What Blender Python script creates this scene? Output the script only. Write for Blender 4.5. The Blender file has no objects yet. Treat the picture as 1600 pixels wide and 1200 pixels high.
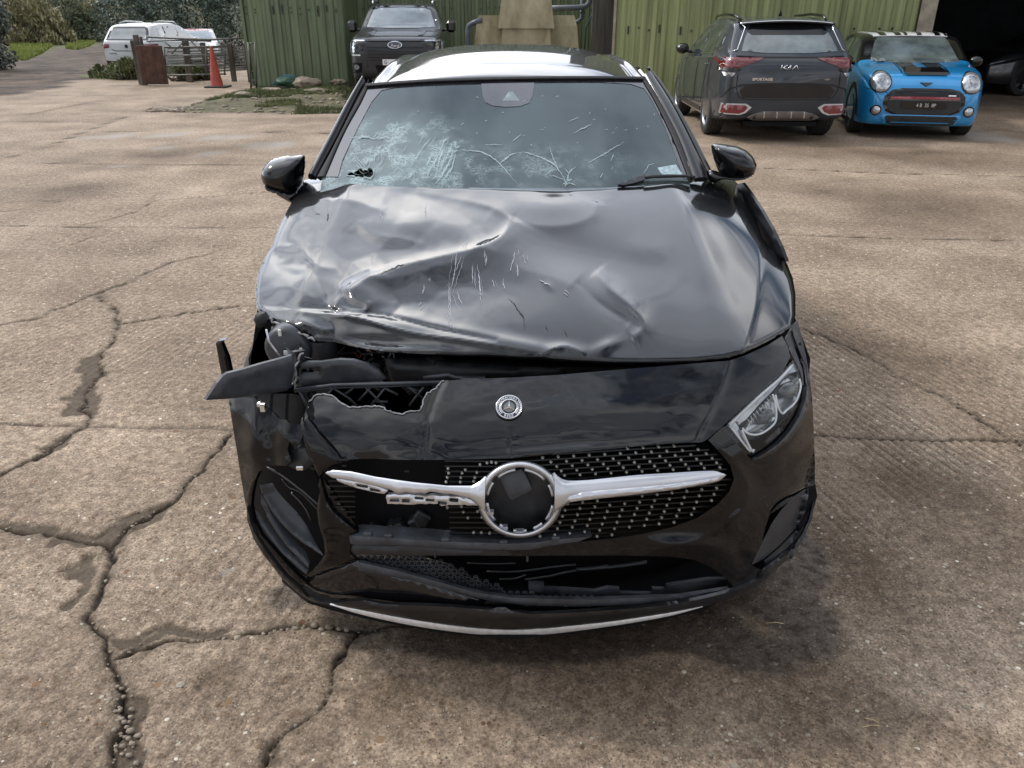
import bpy, math, random
import numpy as np
from mathutils import Vector, Matrix, noise as mnoise
from mathutils.bvhtree import BVHTree
from mathutils.geometry import delaunay_2d_cdt

# ------------------------------------------------------------------ camera
SC = bpy.context.scene
COL = SC.collection
FPX, CU, CV = 1200.0, 800.0, 600.0
PITCH = math.radians(25.4)
CAM = np.array([0.0, -1.535, 1.60])
cd = bpy.data.cameras.new('camera')
cd.sensor_fit = 'HORIZONTAL'; cd.sensor_width = 36.0; cd.lens = 36.0 * FPX / 1600.0
cd.clip_start = 0.05; cd.clip_end = 2000
cam = bpy.data.objects.new('camera', cd); COL.objects.link(cam)
cam.location = CAM; cam.rotation_euler = (math.pi / 2 - PITCH, 0, 0)
SC.camera = cam

# ------------------------------------------------------------------ view, sky and sun
SC.view_settings.view_transform = 'Standard'
SC.view_settings.look = 'None'
SC.view_settings.exposure = 0.0
SC.view_settings.gamma = 1.0
SC.view_settings.use_curve_mapping = False
SUN_EL, SUN_AZ = math.radians(44), math.radians(-66)      # azimuth measured from +Y towards +X
W = bpy.data.worlds.new('World'); SC.world = W; W.use_nodes = True
nt = W.node_tree; nt.nodes.clear()
def wn(t, **k):
    n = nt.nodes.new(t)
    for a, b in k.items(): setattr(n, a, b)
    return n
wo = wn('ShaderNodeOutputWorld'); bg = wn('ShaderNodeBackground'); bg.inputs[1].default_value = 0.1
sky = wn('ShaderNodeTexSky', sky_type='NISHITA', sun_disc=False, sun_elevation=SUN_EL, sun_rotation=SUN_AZ)
sky.air_density = 1.2; sky.dust_density = 2.0
tc = wn('ShaderNodeTexCoord'); sep = wn('ShaderNodeSeparateXYZ'); nt.links.new(tc.outputs['Generated'], sep.inputs[0])
ma = wn('ShaderNodeMath', operation='ADD'); nt.links.new(sep.outputs[2], ma.inputs[0]); ma.inputs[1].default_value = 0.22
mm = wn('ShaderNodeMath', operation='MAXIMUM'); nt.links.new(ma.outputs[0], mm.inputs[0]); mm.inputs[1].default_value = 0.05
dx = wn('ShaderNodeMath', operation='DIVIDE'); dy = wn('ShaderNodeMath', operation='DIVIDE')
nt.links.new(sep.outputs[0], dx.inputs[0]); nt.links.new(mm.outputs[0], dx.inputs[1])
nt.links.new(sep.outputs[1], dy.inputs[0]); nt.links.new(mm.outputs[0], dy.inputs[1])
cmb = wn('ShaderNodeCombineXYZ'); nt.links.new(dx.outputs[0], cmb.inputs[0]); nt.links.new(dy.outputs[0], cmb.inputs[1])
n1 = wn('ShaderNodeTexNoise'); n1.inputs['Scale'].default_value = 1.35; n1.inputs['Detail'].default_value = 7; n1.inputs['Roughness'].default_value = 0.56
n1.inputs['Distortion'].default_value = 0.5
nt.links.new(cmb.outputs[0], n1.inputs['Vector'])
n2 = wn('ShaderNodeTexNoise'); n2.inputs['Scale'].default_value = 0.9; n2.inputs['Detail'].default_value = 6
mp = wn('ShaderNodeMapping'); mp.inputs['Location'].default_value = (4.3, 2.2, 0); nt.links.new(cmb.outputs[0], mp.inputs[0]); nt.links.new(mp.outputs[0], n2.inputs['Vector'])
cr = wn('ShaderNodeValToRGB'); cr.color_ramp.elements[0].position = 0.36; cr.color_ramp.elements[1].position = 0.47
nt.links.new(n1.outputs[0], cr.inputs[0])
cc = wn('ShaderNodeValToRGB'); e = cc.color_ramp.elements
e[0].position = 0.36; e[0].color = (7.6, 8.3, 9.8, 1); e[1].position = 0.66; e[1].color = (24.0, 23.4, 22.8, 1)
em = e.new(0.5); em.color = (12.6, 13.3, 14.8, 1)
nt.links.new(n2.outputs[0], cc.inputs[0])
mx = wn('ShaderNodeMix', data_type='RGBA'); nt.links.new(cr.outputs[0], mx.inputs[0]); nt.links.new(sky.outputs[0], mx.inputs[6]); nt.links.new(cc.outputs[0], mx.inputs[7])
# unseen sky ahead brightened for the bonnet's reflections, apart from the sun
vd = wn('ShaderNodeVectorMath', operation='DOT_PRODUCT'); nt.links.new(tc.outputs['Generated'], vd.inputs[0]); vd.inputs[1].default_value = (-.30, .80, .52)
gr = wn('ShaderNodeMapRange'); gr.interpolation_type = 'SMOOTHSTEP'; gr.inputs[1].default_value = .25; gr.inputs[2].default_value = 1.0; gr.inputs[3].default_value = .72; gr.inputs[4].default_value = 2.1; nt.links.new(vd.outputs['Value'], gr.inputs[0])
vs = wn('ShaderNodeVectorMath', operation='SCALE'); nt.links.new(mx.outputs[2], vs.inputs[0]); nt.links.new(gr.outputs[0], vs.inputs['Scale'])
nt.links.new(vs.outputs[0], bg.inputs[0]); nt.links.new(bg.outputs[0], wo.inputs[0])
sd = bpy.data.lights.new('sun', 'SUN'); sd.energy = 1.9; sd.angle = math.radians(7); sd.color = (1.0, 0.94, 0.85)
sun = bpy.data.objects.new('sun', sd); COL.objects.link(sun)
sdir = Vector((math.sin(SUN_AZ) * math.cos(SUN_EL), math.cos(SUN_AZ) * math.cos(SUN_EL), math.sin(SUN_EL)))
sun.rotation_euler = sdir.to_track_quat('Z', 'Y').to_euler()

# ------------------------------------------------------------------ geometry helpers
_f = np.array([0, math.cos(PITCH), -math.sin(PITCH)]); _u = np.array([0, math.sin(PITCH), math.cos(PITCH)]); _r = np.array([1.0, 0, 0])
def ray(uv):
    uv = np.atleast_2d(np.asarray(uv, float))
    return _f[None] + (uv[:, :1] - CU) / FPX * _r[None] - (uv[:, 1:2] - CV) / FPX * _u[None]
def on_y(uv, y, k=None):
    d = ray(uv); return CAM + d * ((np.asarray(y) - CAM[1]) / d[:, 1])[:, None]
def on_z(uv, z):
    d = ray(uv); return CAM + d * ((np.asarray(z) - CAM[2]) / d[:, 2])[:, None]
def G(u, v): p = on_z([(u, v)], 0.0)[0]; return float(p[0]), float(p[1])
def on_surf(uv, g, t0=0.9, t1=4.2, n=160):
    """first crossing of the implicit surface g(P)=0 along each ray"""
    d = ray(uv); ts = np.linspace(t0, t1, n); m = len(d)
    vals = np.empty((m, n))
    for i, t in enumerate(ts): vals[:, i] = g(CAM + d * t)
    sg = (vals[:, :-1] < 0) & (vals[:, 1:] >= 0)
    hit = sg.any(1); idx = np.where(hit, sg.argmax(1), np.abs(vals[:, :-1]).argmin(1))
    a = ts[idx]; b = ts[np.minimum(idx + 1, n - 1)]
    for _ in range(14):
        c = (a + b) / 2; neg = g(CAM + d * c[:, None]) < 0
        a = np.where(neg & hit, c, a); b = np.where(neg | ~hit, b, c)
    t = np.where(hit, (a + b) / 2, ts[idx])
    if (~hit).any() and hit.any():
        uv = np.atleast_2d(np.asarray(uv, float)); hu, ht = uv[hit], t[hit]
        for i in np.where(~hit)[0]:
            e = ((hu - uv[i]) ** 2).sum(1); k = np.argsort(e)[:6]; w = 1 / (e[k] + 1.0); t[i] = (ht[k] * w).sum() / w.sum() + .0006 * math.sqrt(e[k[0]])
    return t, d
def smooth_interp(xs, ys, s=0.03, n=800):
    xs = np.asarray(xs, float); ys = np.asarray(ys, float)
    pad = (xs[-1] - xs[0]) * 0.3
    g = np.linspace(xs[0] - pad, xs[-1] + pad, n)
    sl0 = (ys[1] - ys[0]) / (xs[1] - xs[0]); sl1 = (ys[-1] - ys[-2]) / (xs[-1] - xs[-2])
    v = np.interp(g, xs, ys); v = np.where(g < xs[0], ys[0] + (g - xs[0]) * sl0, v); v = np.where(g > xs[-1], ys[-1] + (g - xs[-1]) * sl1, v)
    w = s / (g[1] - g[0]); k = np.exp(-0.5 * (np.arange(-int(3 * w) - 1, int(3 * w) + 2) / w) ** 2); k /= k.sum()
    h = len(k) // 2; vp = np.concatenate([v[0] + sl0 * (g[1] - g[0]) * np.arange(-h, 0), v, v[-1] + sl1 * (g[1] - g[0]) * np.arange(1, h + 1)])
    vs = np.convolve(vp, k, 'valid')
    return lambda q: np.interp(q, g, vs)
def resample(poly, step, closed=True):
    P = np.asarray(poly, float); out = []
    n = len(P)
    for i in range(n if closed else n - 1):
        a, b = P[i], P[(i + 1) % n]; k = max(1, int(round(np.linalg.norm(b - a) / step)))
        for j in range(k): out.append(a + (b - a) * j / k)
    if not closed: out.append(P[-1])
    return np.array(out)
def catmull(poly, k=6, closed=True):
    P = np.asarray(poly, float); n = len(P); out = []
    rng = range(n) if closed else range(n - 1)
    for i in rng:
        if closed: a, b, c, d = P[(i - 1) % n], P[i], P[(i + 1) % n], P[(i + 2) % n]
        else: a, b, c, d = P[max(i - 1, 0)], P[i], P[i + 1], P[min(i + 2, n - 1)]
        for j in range(k):
            t = j / k; out.append(0.5 * (2 * b + (c - a) * t + (2 * a - 5 * b + 4 * c - d) * t * t + (3 * b - a - 3 * c + d) * t ** 3))
    if not closed: out.append(P[-1])
    return np.array(out)
def jag(poly, amp, step, seed=0, closed=False):
    r = np.random.RandomState(seed); q = resample(poly, step, closed); e = r.normal(0, amp, q.shape)
    if not closed: e[0] = 0; e[-1] = 0
    return [tuple(a) for a in q + e]
def inside(poly, pts):
    P = np.asarray(poly, float); x, y = pts[:, 0], pts[:, 1]; c = np.zeros(len(pts), bool); j = len(P) - 1
    for i in range(len(P)):
        xi, yi, xj, yj = P[i, 0], P[i, 1], P[j, 0], P[j, 1]
        if yi != yj: c ^= ((yi > y) != (yj > y)) & (x < (xj - xi) * (y - yi) / (yj - yi) + xi)
        j = i
    return c
def seg_dist(pts, line, closed=False):
    """distance to a polyline and the position along it (0..1)"""
    L = np.asarray(line, float)
    if closed: L = np.vstack([L, L[:1]])
    best = np.full(len(pts), 1e9); par = np.zeros(len(pts)); side = np.zeros(len(pts)); n = len(L) - 1
    for i in range(n):
        a, b = L[i], L[i + 1]; ab = b - a; l2 = (ab ** 2).sum() + 1e-12
        t = np.clip(((pts - a) @ ab) / l2, 0, 1); q = pts - (a + t[:, None] * ab); d = np.sqrt((q ** 2).sum(1))
        m = d < best; best[m] = d[m]; par[m] = (i + t[m]) / n; side[m] = np.sign(ab[0] * q[m, 1] - ab[1] * q[m, 0])
    return best, par, side
def mesh2d(outer, holes=(), cell=5.0):
    outer = resample(outer, cell); loops = [outer] + [resample(h, cell) for h in holes]
    lo, hi = outer.min(0), outer.max(0)
    nx = int((hi[0] - lo[0]) / cell) + 2; ny = int((hi[1] - lo[1]) / (cell * .87)) + 2
    gx, gy = np.meshgrid(np.arange(nx), np.arange(ny)); pts = np.stack([lo[0] + (gx + 0.5 * (gy % 2)) * cell, lo[1] + gy * cell * .87], -1).reshape(-1, 2)
    if len(pts):
        m = inside(outer, pts)
        for h in loops[1:]: m &= ~inside(h, pts)
        pts = pts[m]
        if len(pts):
            d = np.min([seg_dist(pts, l, True)[0] for l in loops], 0); pts = pts[d > cell * .45]
    vs = []; es = []; k = 0
    for l in loops:
        for i in range(len(l)): vs.append(Vector(l[i])); es.append((k + i, k + (i + 1) % len(l)))
        k += len(l)
    for p in pts: vs.append(Vector(p))
    r = delaunay_2d_cdt(vs, es, [], 0, 1e-6)
    V = np.array([(v.x, v.y) for v in r[0]]); F = np.array([f for f in r[2] if len(f) == 3])
    c = V[F].mean(1); m = inside(outer, c)
    for h in loops[1:]: m &= ~inside(h, c)
    F = F[m]
    ar = np.cross(V[F[:, 1]] - V[F[:, 0]], V[F[:, 2]] - V[F[:, 0]])
    F = F[np.abs(ar) > 1e-12]; ar = ar[np.abs(ar) > 1e-12]
    F[ar < 0] = F[ar < 0][:, ::-1]
    used = np.unique(F); mp_ = -np.ones(len(V), int); mp_[used] = np.arange(len(used))
    return V[used], mp_[F], loops

def tag(o, label=None, cat=None, group=None, kind=None):
    if label: o['label'] = label
    if cat: o['category'] = cat
    if group: o['group'] = group
    if kind: o['kind'] = kind
    return o
def empty(name, loc=(0, 0, 0), rz=0.0, label=None, cat=None, group=None):
    o = bpy.data.objects.new(name, None); COL.objects.link(o); o.location = loc; o.rotation_euler = (0, 0, rz); o.empty_display_size = 0.2
    return tag(o, label, cat, group)
def mkobj(name, V, F, mats, parent=None, smooth=True, mi=None, local=True):
    me = bpy.data.meshes.new(name); me.from_pydata([tuple(map(float, v)) for v in V], [], [tuple(map(int, f)) for f in F])
    if not isinstance(mats, (list, tuple)): mats = [mats]
    for m in mats: me.materials.append(m)
    if mi is not None: me.polygons.foreach_set('material_index', np.asarray(mi, dtype=np.int32))
    sm = np.full(len(me.polygons), bool(smooth)) if not hasattr(smooth, '__len__') else np.asarray(smooth, bool)
    me.polygons.foreach_set('use_smooth', sm); me.validate(); me.update()
    o = bpy.data.objects.new(name, me); COL.objects.link(o)
    if parent is not None: o.parent = parent
    return o
class MB:
    """collects shapes that end up as one mesh object"""
    def __init__(s): s.V = []; s.F = []; s.M = []; s.S = []
    def add(s, V, F, m=0, smooth=False):
        k = len(s.V); s.V += [tuple(v) for v in V]; s.F += [tuple(i + k for i in f) for f in F]; s.M += [m] * len(F); s.S += [smooth] * len(F); return s
    def box(s, c, size, m=0, rot=None, bev=0.0):
        hx, hy, hz = [a / 2 for a in size]; R = rot if rot is not None else Matrix.Identity(3)
        if bev <= 0:
            V = [Vector((x * hx, y * hy, z * hz)) for x in (-1, 1) for y in (-1, 1) for z in (-1, 1)]
            F = [(0, 1, 3, 2), (4, 6, 7, 5), (0, 4, 5, 1), (2, 3, 7, 6), (0, 2, 6, 4), (1, 5, 7, 3)]
        else:
            b = min(bev, hx * .9, hy * .9, hz * .9); V = []; F = []
            idx = {}
            for sx in (-1, 1):
                for sy in (-1, 1):
                    for sz in (-1, 1):
                        for a in range(3):
                            p = [sx * (hx - b), sy * (hy - b), sz * (hz - b)]; p[a] = (sx * hx, sy * hy, sz * hz)[a]; idx[(sx, sy, sz, a)] = len(V); V.append(Vector(p))
                        F.append((idx[(sx, sy, sz, 0)], idx[(sx, sy, sz, 1)], idx[(sx, sy, sz, 2)]) if sx * sy * sz > 0 else (idx[(sx, sy, sz, 0)], idx[(sx, sy, sz, 2)], idx[(sx, sy, sz, 1)]))
            for a in range(3):
                o1, o2 = [(1, 2), (2, 0), (0, 1)][a]
                for sg in (-1, 1):
                    q = []
                    for s1, s2 in ((-1, -1), (1, -1), (1, 1), (-1, 1)):
                        k = [0, 0, 0]; k[a] = sg; k[o1] = s1; k[o2] = s2; q.append(idx[(k[0], k[1], k[2], a)])
                    F.append(tuple(q) if sg > 0 else tuple(q[::-1]))
                for s1 in (-1, 1):
                    for s2 in (-1, 1):
                        k1 = [0, 0, 0]; k1[a] = -1; k1[o1] = s1; k1[o2] = s2; k2 = list(k1); k2[a] = 1
                        q = (idx[(*k1, o1)], idx[(*k2, o1)], idx[(*k2, o2)], idx[(*k1, o2)])
                        F.append(q if s1 * s2 > 0 else q[::-1])
        return s.add([Vector(c) + R @ v for v in V], F, m)
    def tube(s, pts, r, m=0, n=8, caps=True, smooth=True):
        P = [Vector(p) for p in pts]; V = []; F = []; rs = r if hasattr(r, '__len__') else [r] * len(P)
        prev = None
        for i, p in enumerate(P):
            t = (P[min(i + 1, len(P) - 1)] - P[max(i - 1, 0)]).normalized()
            if prev is None: a = t.orthogonal().normalized()
            else: a = (prev - t * prev.dot(t)).normalized() if (prev - t * prev.dot(t)).length > 1e-6 else t.orthogonal().normalized()
            prev = a; b = t.cross(a)
            for j in range(n):
                an = 2 * math.pi * j / n; V.append(p + (a * math.cos(an) + b * math.sin(an)) * rs[i])
        for i in range(len(P) - 1):
            for j in range(n): F.append((i * n + j, i * n + (j + 1) % n, (i + 1) * n + (j + 1) % n, (i + 1) * n + j))
        if caps: F.append(tuple(range(n))[::-1]); F.append(tuple(range((len(P) - 1) * n, len(P) * n)))
        return s.add(V, F, m, smooth)
    def lathe(s, prof, c, axis='X', m=0, n=40, smooth=True, flip=1):
        """prof: list of (offset along axis, radius)"""
        V = []; F = []
        for a, r in prof:
            for j in range(n):
                an = 2 * math.pi * j / n; q = (a * flip, r * math.cos(an), r * math.sin(an))
                if axis == 'Y': q = (q[1], q[0], q[2])
                if axis == 'Z': q = (q[1], q[2], q[0])
                V.append((c[0] + q[0], c[1] + q[1], c[2] + q[2]))
        for i in range(len(prof) - 1):
            for j in range(n): F.append((i * n + j, i * n + (j + 1) % n, (i + 1) * n + (j + 1) % n, (i + 1) * n + j))
        return s.add(V, F, m, smooth)
    def prism(s, poly, y0, y1, m=0, plane='XZ'):
        """extrude a 2D outline between two depths"""
        n = len(poly)
        def P(a, b, d): return {'XZ': (a, d, b), 'YZ': (d, a, b), 'XY': (a, b, d)}[plane]
        V = [P(a, b, y0) for a, b in poly] + [P(a, b, y1) for a, b in poly]
        F = [tuple(range(n)), tuple(range(2 * n - 1, n - 1, -1))] + [(i, i + n, (i + 1) % n + n, (i + 1) % n) for i in range(n)]
        return s.add(V, F, m)
    def blob(s, c, r, m=0, seed=0, amp=0.25, n=2):
        import bmesh
        bm = bmesh.new(); bmesh.ops.create_icosphere(bm, subdivisions=n, radius=1.0); V = []
        for v in bm.verts:
            k = 1 + amp * mnoise.noise(v.co * 1.7 + Vector((seed * 7.1, seed * 3.3, seed)))
            V.append((c[0] + v.co.x * r[0] * k, c[1] + v.co.y * r[1] * k, c[2] + v.co.z * r[2] * k))
        F = [[w.index for w in f.verts] for f in bm.faces]; bm.free()
        return s.add(V, F, m, True)
    def build(s, name, mats, parent=None):
        import bmesh
        me = bpy.data.meshes.new(name); me.from_pydata(s.V, [], s.F)
        for mt in (mats if isinstance(mats, (list, tuple)) else [mats]): me.materials.append(mt)
        me.polygons.foreach_set('material_index', np.array(s.M, dtype=np.int32)); me.polygons.foreach_set('use_smooth', np.array(s.S, bool))
        bm = bmesh.new(); bm.from_mesh(me); bmesh.ops.recalc_face_normals(bm, faces=bm.faces); bm.to_mesh(me); bm.free(); me.update()
        o = bpy.data.objects.new(name, me); COL.objects.link(o)
        if parent is not None: o.parent = parent
        return o

def sheet(name, parent, V2, F, loops, pos, mats, thick=0.004, toward=None, mi=None, rim_mi=0, pillow=0.0, pilw=1.0):
    """turn a 2D triangulation with 3D positions into a real plate with thickness"""
    P = pos.copy()
    fn = np.cross(P[F[:, 1]] - P[F[:, 0]], P[F[:, 2]] - P[F[:, 0]])
    vn = np.zeros_like(P)
    for i in range(3): np.add.at(vn, F[:, i], fn)
    ref = (CAM - P.mean(0)) if toward is None else np.asarray(toward, float)
    if (vn.sum(0) @ ref) < 0: F = F[:, ::-1]; vn = -vn; fn = -fn
    vn /= (np.linalg.norm(vn, axis=1, keepdims=True) + 1e-12)
    if pillow:
        d = np.min([seg_dist(V2, l, True)[0] for l in loops], 0); k = np.clip(d / pilw, 0, 1); h = np.sqrt(np.clip(1 - (1 - k) ** 2, 0, 1))
        P = P + vn * (h * pillow)[:, None]
    B = pos - vn * thick; n = len(P)
    e = {}
    for f in F:
        for i in range(3):
            a, b = int(f[i]), int(f[(i + 1) % 3])
            if (b, a) in e: del e[(b, a)]
            else: e[(a, b)] = 1
    rims = list(e); rv = []; rf = []; ix = {}
    for a, b in rims:
        for q in (a, b):
            if q not in ix: ix[q] = len(rv); rv += [P[q], B[q]]
    base = 2 * n
    for a, b in rims: rf.append((base + ix[b], base + ix[a], base + ix[a] + 1, base + ix[b] + 1))
    VV = np.vstack([P, B] + ([np.array(rv)] if rv else []))
    FF = [tuple(f) for f in F] + [tuple(f[::-1] + n) for f in F] + rf
    m = (list(mi) if mi is not None else [0] * len(F)) + [0 if mi is None else int(x) for x in (mi if mi is not None else [0] * len(F))] + [rim_mi] * len(rf)
    sm = [True] * (2 * len(F)) + [False] * len(rf)
    return mkobj(name, VV, FF, mats, parent, sm, m)
def band(name, parent, A, B, mapf, m, thick=.012, pillow=.006, n=90, rows=9, mat_i=None, smooth_line=True):
    """long strip between two edge lines with a rounded cross section"""
    def rs(L):
        L = catmull(L, 8, False) if smooth_line else np.asarray(L, float)
        if (np.diff(L[:, 0]) > 0).all(): q = np.linspace(L[0, 0], L[-1, 0], n); return np.stack([q, np.interp(q, L[:, 0], L[:, 1])], -1)
        d = np.concatenate([[0], np.cumsum(np.linalg.norm(np.diff(L, axis=0), axis=1))]); q = np.linspace(0, d[-1], n); return np.stack([np.interp(q, d, L[:, 0]), np.interp(q, d, L[:, 1])], -1)
    a, b2 = rs(A), rs(B); S_ = np.linspace(0, 1, rows); V2 = np.concatenate([a * (1 - s) + b2 * s for s in S_]); P = mapf(V2); F = []
    for j in range(rows - 1):
        for i in range(n - 1): k = j * n + i; F += [(k, k + 1, k + n + 1), (k, k + n + 1, k + n)]
    F = np.array(F); vn = np.zeros_like(P); fn = np.cross(P[F[:, 1]] - P[F[:, 0]], P[F[:, 2]] - P[F[:, 0]])
    for i in range(3): np.add.at(vn, F[:, i], fn)
    if vn.sum(0) @ (CAM - P.mean(0)) < 0: vn = -vn
    vn /= np.linalg.norm(vn, axis=1, keepdims=True) + 1e-12; h = np.sqrt(np.clip(1 - (2 * np.repeat(S_, n) - 1) ** 2, 0, 1)); wd = np.linalg.norm(a - b2, axis=1); cn = vn.reshape(rows, n, 3)[rows // 2].copy(); ker = np.ones(7) / 7
    cn = np.stack([np.convolve(np.pad(cn[:, i], 3, 'edge'), ker, 'valid') for i in range(3)], -1); good = np.where(wd > wd.max() * .25)[0]; gi = good[np.abs(np.arange(n)[:, None] - good[None]).argmin(1)]; vn = np.tile(cn[gi], (rows, 1)); vn /= np.linalg.norm(vn, axis=1, keepdims=True) + 1e-12; h = h * np.tile(np.clip(wd / (wd.max() + 1e-9) * 1.6, 0, 1), rows)
    loop = np.vstack([a, b2[::-1]]); return sheet(name, parent, V2, F, [loop], P + vn * (h * pillow)[:, None], [m], thick)
def panel(name, parent, poly, mapf, mats, holes=(), cell=6.0, thick=0.004, pillow=0.0, pilw=8.0, rim_mi=0, mif=None):
    V2, F, loops = mesh2d(poly, holes, cell)
    pos = mapf(V2)
    mi = mif(V2[F].mean(1)) if mif else None
    return sheet(name, parent, V2, F, loops, pos, mats, thick, None, mi, rim_mi, pillow, pilw)

# 2D value noise
def vnoise(x, y, seed=0):
    xi = np.floor(x).astype(np.int64); yi = np.floor(y).astype(np.int64); fx = x - xi; fy = y - yi
    fx = fx * fx * (3 - 2 * fx); fy = fy * fy * (3 - 2 * fy)
    def h(a, b):
        n = (a * 374761393 + b * 668265263 + seed * 982451653) & 0x7fffffff; n = ((n ^ (n >> 13)) * 1274126177) & 0x7fffffff
        return ((n ^ (n >> 16)) & 0xffff) / 65535.0
    return (h(xi, yi) * (1 - fx) + h(xi + 1, yi) * fx) * (1 - fy) + (h(xi, yi + 1) * (1 - fx) + h(xi + 1, yi + 1) * fx) * fy
def fbm(x, y, o=4, seed=0, g=0.5):
    s = 0; a = 1; t = 0
    for i in range(o): s = s + a * vnoise(x * 2 ** i + i * 17.3, y * 2 ** i - i * 9.1, seed + i); t += a; a *= g
    return s / t

# ------------------------------------------------------------------ materials
def lin(c): return tuple(((x / 255) / 12.92 if x / 255 <= 0.04045 else ((x / 255 + 0.055) / 1.055) ** 2.4) for x in c)
def mat(name, col, rough=0.5, metal=0.0, coat=0.0, var=0.0, vscale=8.0, rvar=0.0, bump=0.0, bscale=40.0, spec=0.5, coat_r=0.03, stretch=(1, 1, 1), col2=None, vpos=(0.35, 0.65), emit=None, trans=0.0, alpha=1.0, detail=5, coat_ior=1.5, streak=0.0):
    m = bpy.data.materials.new(name); m.use_nodes = True; t = m.node_tree; b = t.nodes['Principled BSDF']
    b.inputs['Base Color'].default_value = (*col, 1); b.inputs['Roughness'].default_value = rough; b.inputs['Metallic'].default_value = metal
    b.inputs['Coat Weight'].default_value = coat; b.inputs['Coat IOR'].default_value = coat_ior; b.inputs['Coat Roughness'].default_value = coat_r; b.inputs['Specular IOR Level'].default_value = spec
    b.inputs['Transmission Weight'].default_value = trans; b.inputs['Alpha'].default_value = alpha
    if emit: b.inputs['Emission Color'].default_value = (*emit[0], 1); b.inputs['Emission Strength'].default_value = emit[1]
    tcn = t.nodes.new('ShaderNodeTexCoord'); mp_ = t.nodes.new('ShaderNodeMapping'); mp_.inputs['Scale'].default_value = stretch
    t.links.new(tcn.outputs['Object'], mp_.inputs[0])
    if var or col2 or rvar:
        n = t.nodes.new('ShaderNodeTexNoise'); n.inputs['Scale'].default_value = vscale; n.inputs['Detail'].default_value = detail; n.inputs['Roughness'].default_value = 0.6
        t.links.new(mp_.outputs[0], n.inputs['Vector'])
        r = t.nodes.new('ShaderNodeValToRGB'); r.color_ramp.elements[0].position = vpos[0]; r.color_ramp.elements[1].position = vpos[1]
        c2 = col2 if col2 else tuple(min(1, c * (1 + var)) for c in col); c1 = col if col2 else tuple(c * (1 - var) for c in col)
        r.color_ramp.elements[0].color = (*c1, 1); r.color_ramp.elements[1].color = (*c2, 1)
        t.links.new(n.outputs[0], r.inputs[0]); t.links.new(r.outputs[0], b.inputs['Base Color'])
        if streak:
            m3 = t.nodes.new('ShaderNodeMapping'); m3.inputs['Scale'].default_value = (7, 7, .22); t.links.new(tcn.outputs['Object'], m3.inputs[0]); n3 = t.nodes.new('ShaderNodeTexNoise'); n3.inputs['Scale'].default_value = 1.0; n3.inputs['Detail'].default_value = 7; n3.inputs['Roughness'].default_value = .7; t.links.new(m3.outputs[0], n3.inputs[0])
            r3 = t.nodes.new('ShaderNodeValToRGB'); r3.color_ramp.elements[0].position = .36; r3.color_ramp.elements[1].position = .58; q3 = 1 - streak; r3.color_ramp.elements[0].color = (q3, q3 * .97, q3 * .95, 1); r3.color_ramp.elements[1].color = (1, 1, 1, 1); t.links.new(n3.outputs[0], r3.inputs[0])
            x3 = t.nodes.new('ShaderNodeMix'); x3.data_type = 'RGBA'; x3.blend_type = 'MULTIPLY'; x3.inputs[0].default_value = 1; t.links.new(r.outputs[0], x3.inputs[6]); t.links.new(r3.outputs[0], x3.inputs[7]); t.links.new(x3.outputs[2], b.inputs['Base Color'])
        if rvar:
            mr = t.nodes.new('ShaderNodeMapRange'); mr.inputs[1].default_value = 0.3; mr.inputs[2].default_value = 0.7; mr.inputs[3].default_value = max(0, rough - rvar); mr.inputs[4].default_value = min(1, rough + rvar)
            t.links.new(n.outputs[0], mr.inputs[0]); t.links.new(mr.outputs[0], b.inputs['Roughness'])
            if coat:
                mr2 = t.nodes.new('ShaderNodeMapRange'); mr2.inputs[1].default_value = 0.35; mr2.inputs[2].default_value = 0.75; mr2.inputs[3].default_value = coat_r; mr2.inputs[4].default_value = coat_r + rvar * .6
                t.links.new(n.outputs[0], mr2.inputs[0]); t.links.new(mr2.outputs[0], b.inputs['Coat Roughness'])
    if bump:
        n2_ = t.nodes.new('ShaderNodeTexNoise'); n2_.inputs['Scale'].default_value = bscale; n2_.inputs['Detail'].default_value = 6
        t.links.new(mp_.outputs[0], n2_.inputs['Vector'])
        bp = t.nodes.new('ShaderNodeBump'); bp.inputs['Distance'].default_value = bump; bp.inputs['Strength'].default_value = 1.0
        t.links.new(n2_.outputs[0], bp.inputs['Height']); t.links.new(bp.outputs[0], b.inputs['Normal'])
    return m
M = {}
M['paint'] = mat('black_paint', (0.0018, 0.002, 0.003), 0.5, coat=1.0, coat_r=0.03, col2=(0.0045, 0.0048, 0.006), vscale=3.0, rvar=0.09, spec=0.05, bump=0.0001, bscale=14, coat_ior=1.47)
M['bumper_paint'] = mat('black_bumper_paint', (0.0018, 0.002, 0.003), 0.5, coat=1.0, coat_r=0.03, col2=(0.004, 0.0042, 0.005), vscale=3.0, rvar=0.06, spec=0.05, bump=0.0001, bscale=14, coat_ior=1.36)
M['paint_flat'] = mat('dusty_black_paint', (0.004, 0.0045, 0.006), 0.5, spec=.15, coat=0.8, coat_r=0.08, col2=(0.011, 0.011, 0.012), vscale=5.0, rvar=0.08)
M['plastic'] = mat('black_plastic', (0.016, 0.017, 0.019), 0.45, var=0.4, vscale=20, rvar=0.1, bump=0.0004, bscale=120)
M['plastic_grey'] = mat('grey_black_plastic', (0.035, 0.038, 0.045), 0.42, var=0.35, vscale=14, rvar=0.12, bump=0.0004, bscale=90)
M['gloss_black'] = mat('gloss_black', (0.006, 0.006, 0.007), 0.08, rvar=0.05, spec=0.6)
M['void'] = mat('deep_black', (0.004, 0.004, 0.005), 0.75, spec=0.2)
M['silver'] = mat('satin_silver', (0.58, 0.59, 0.62), 0.30, metal=0.85, var=0.04, vscale=12, rvar=0.03)
M['chrome'] = mat('chrome', (0.75, 0.76, 0.78), 0.12, metal=1.0, rvar=0.05)
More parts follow.
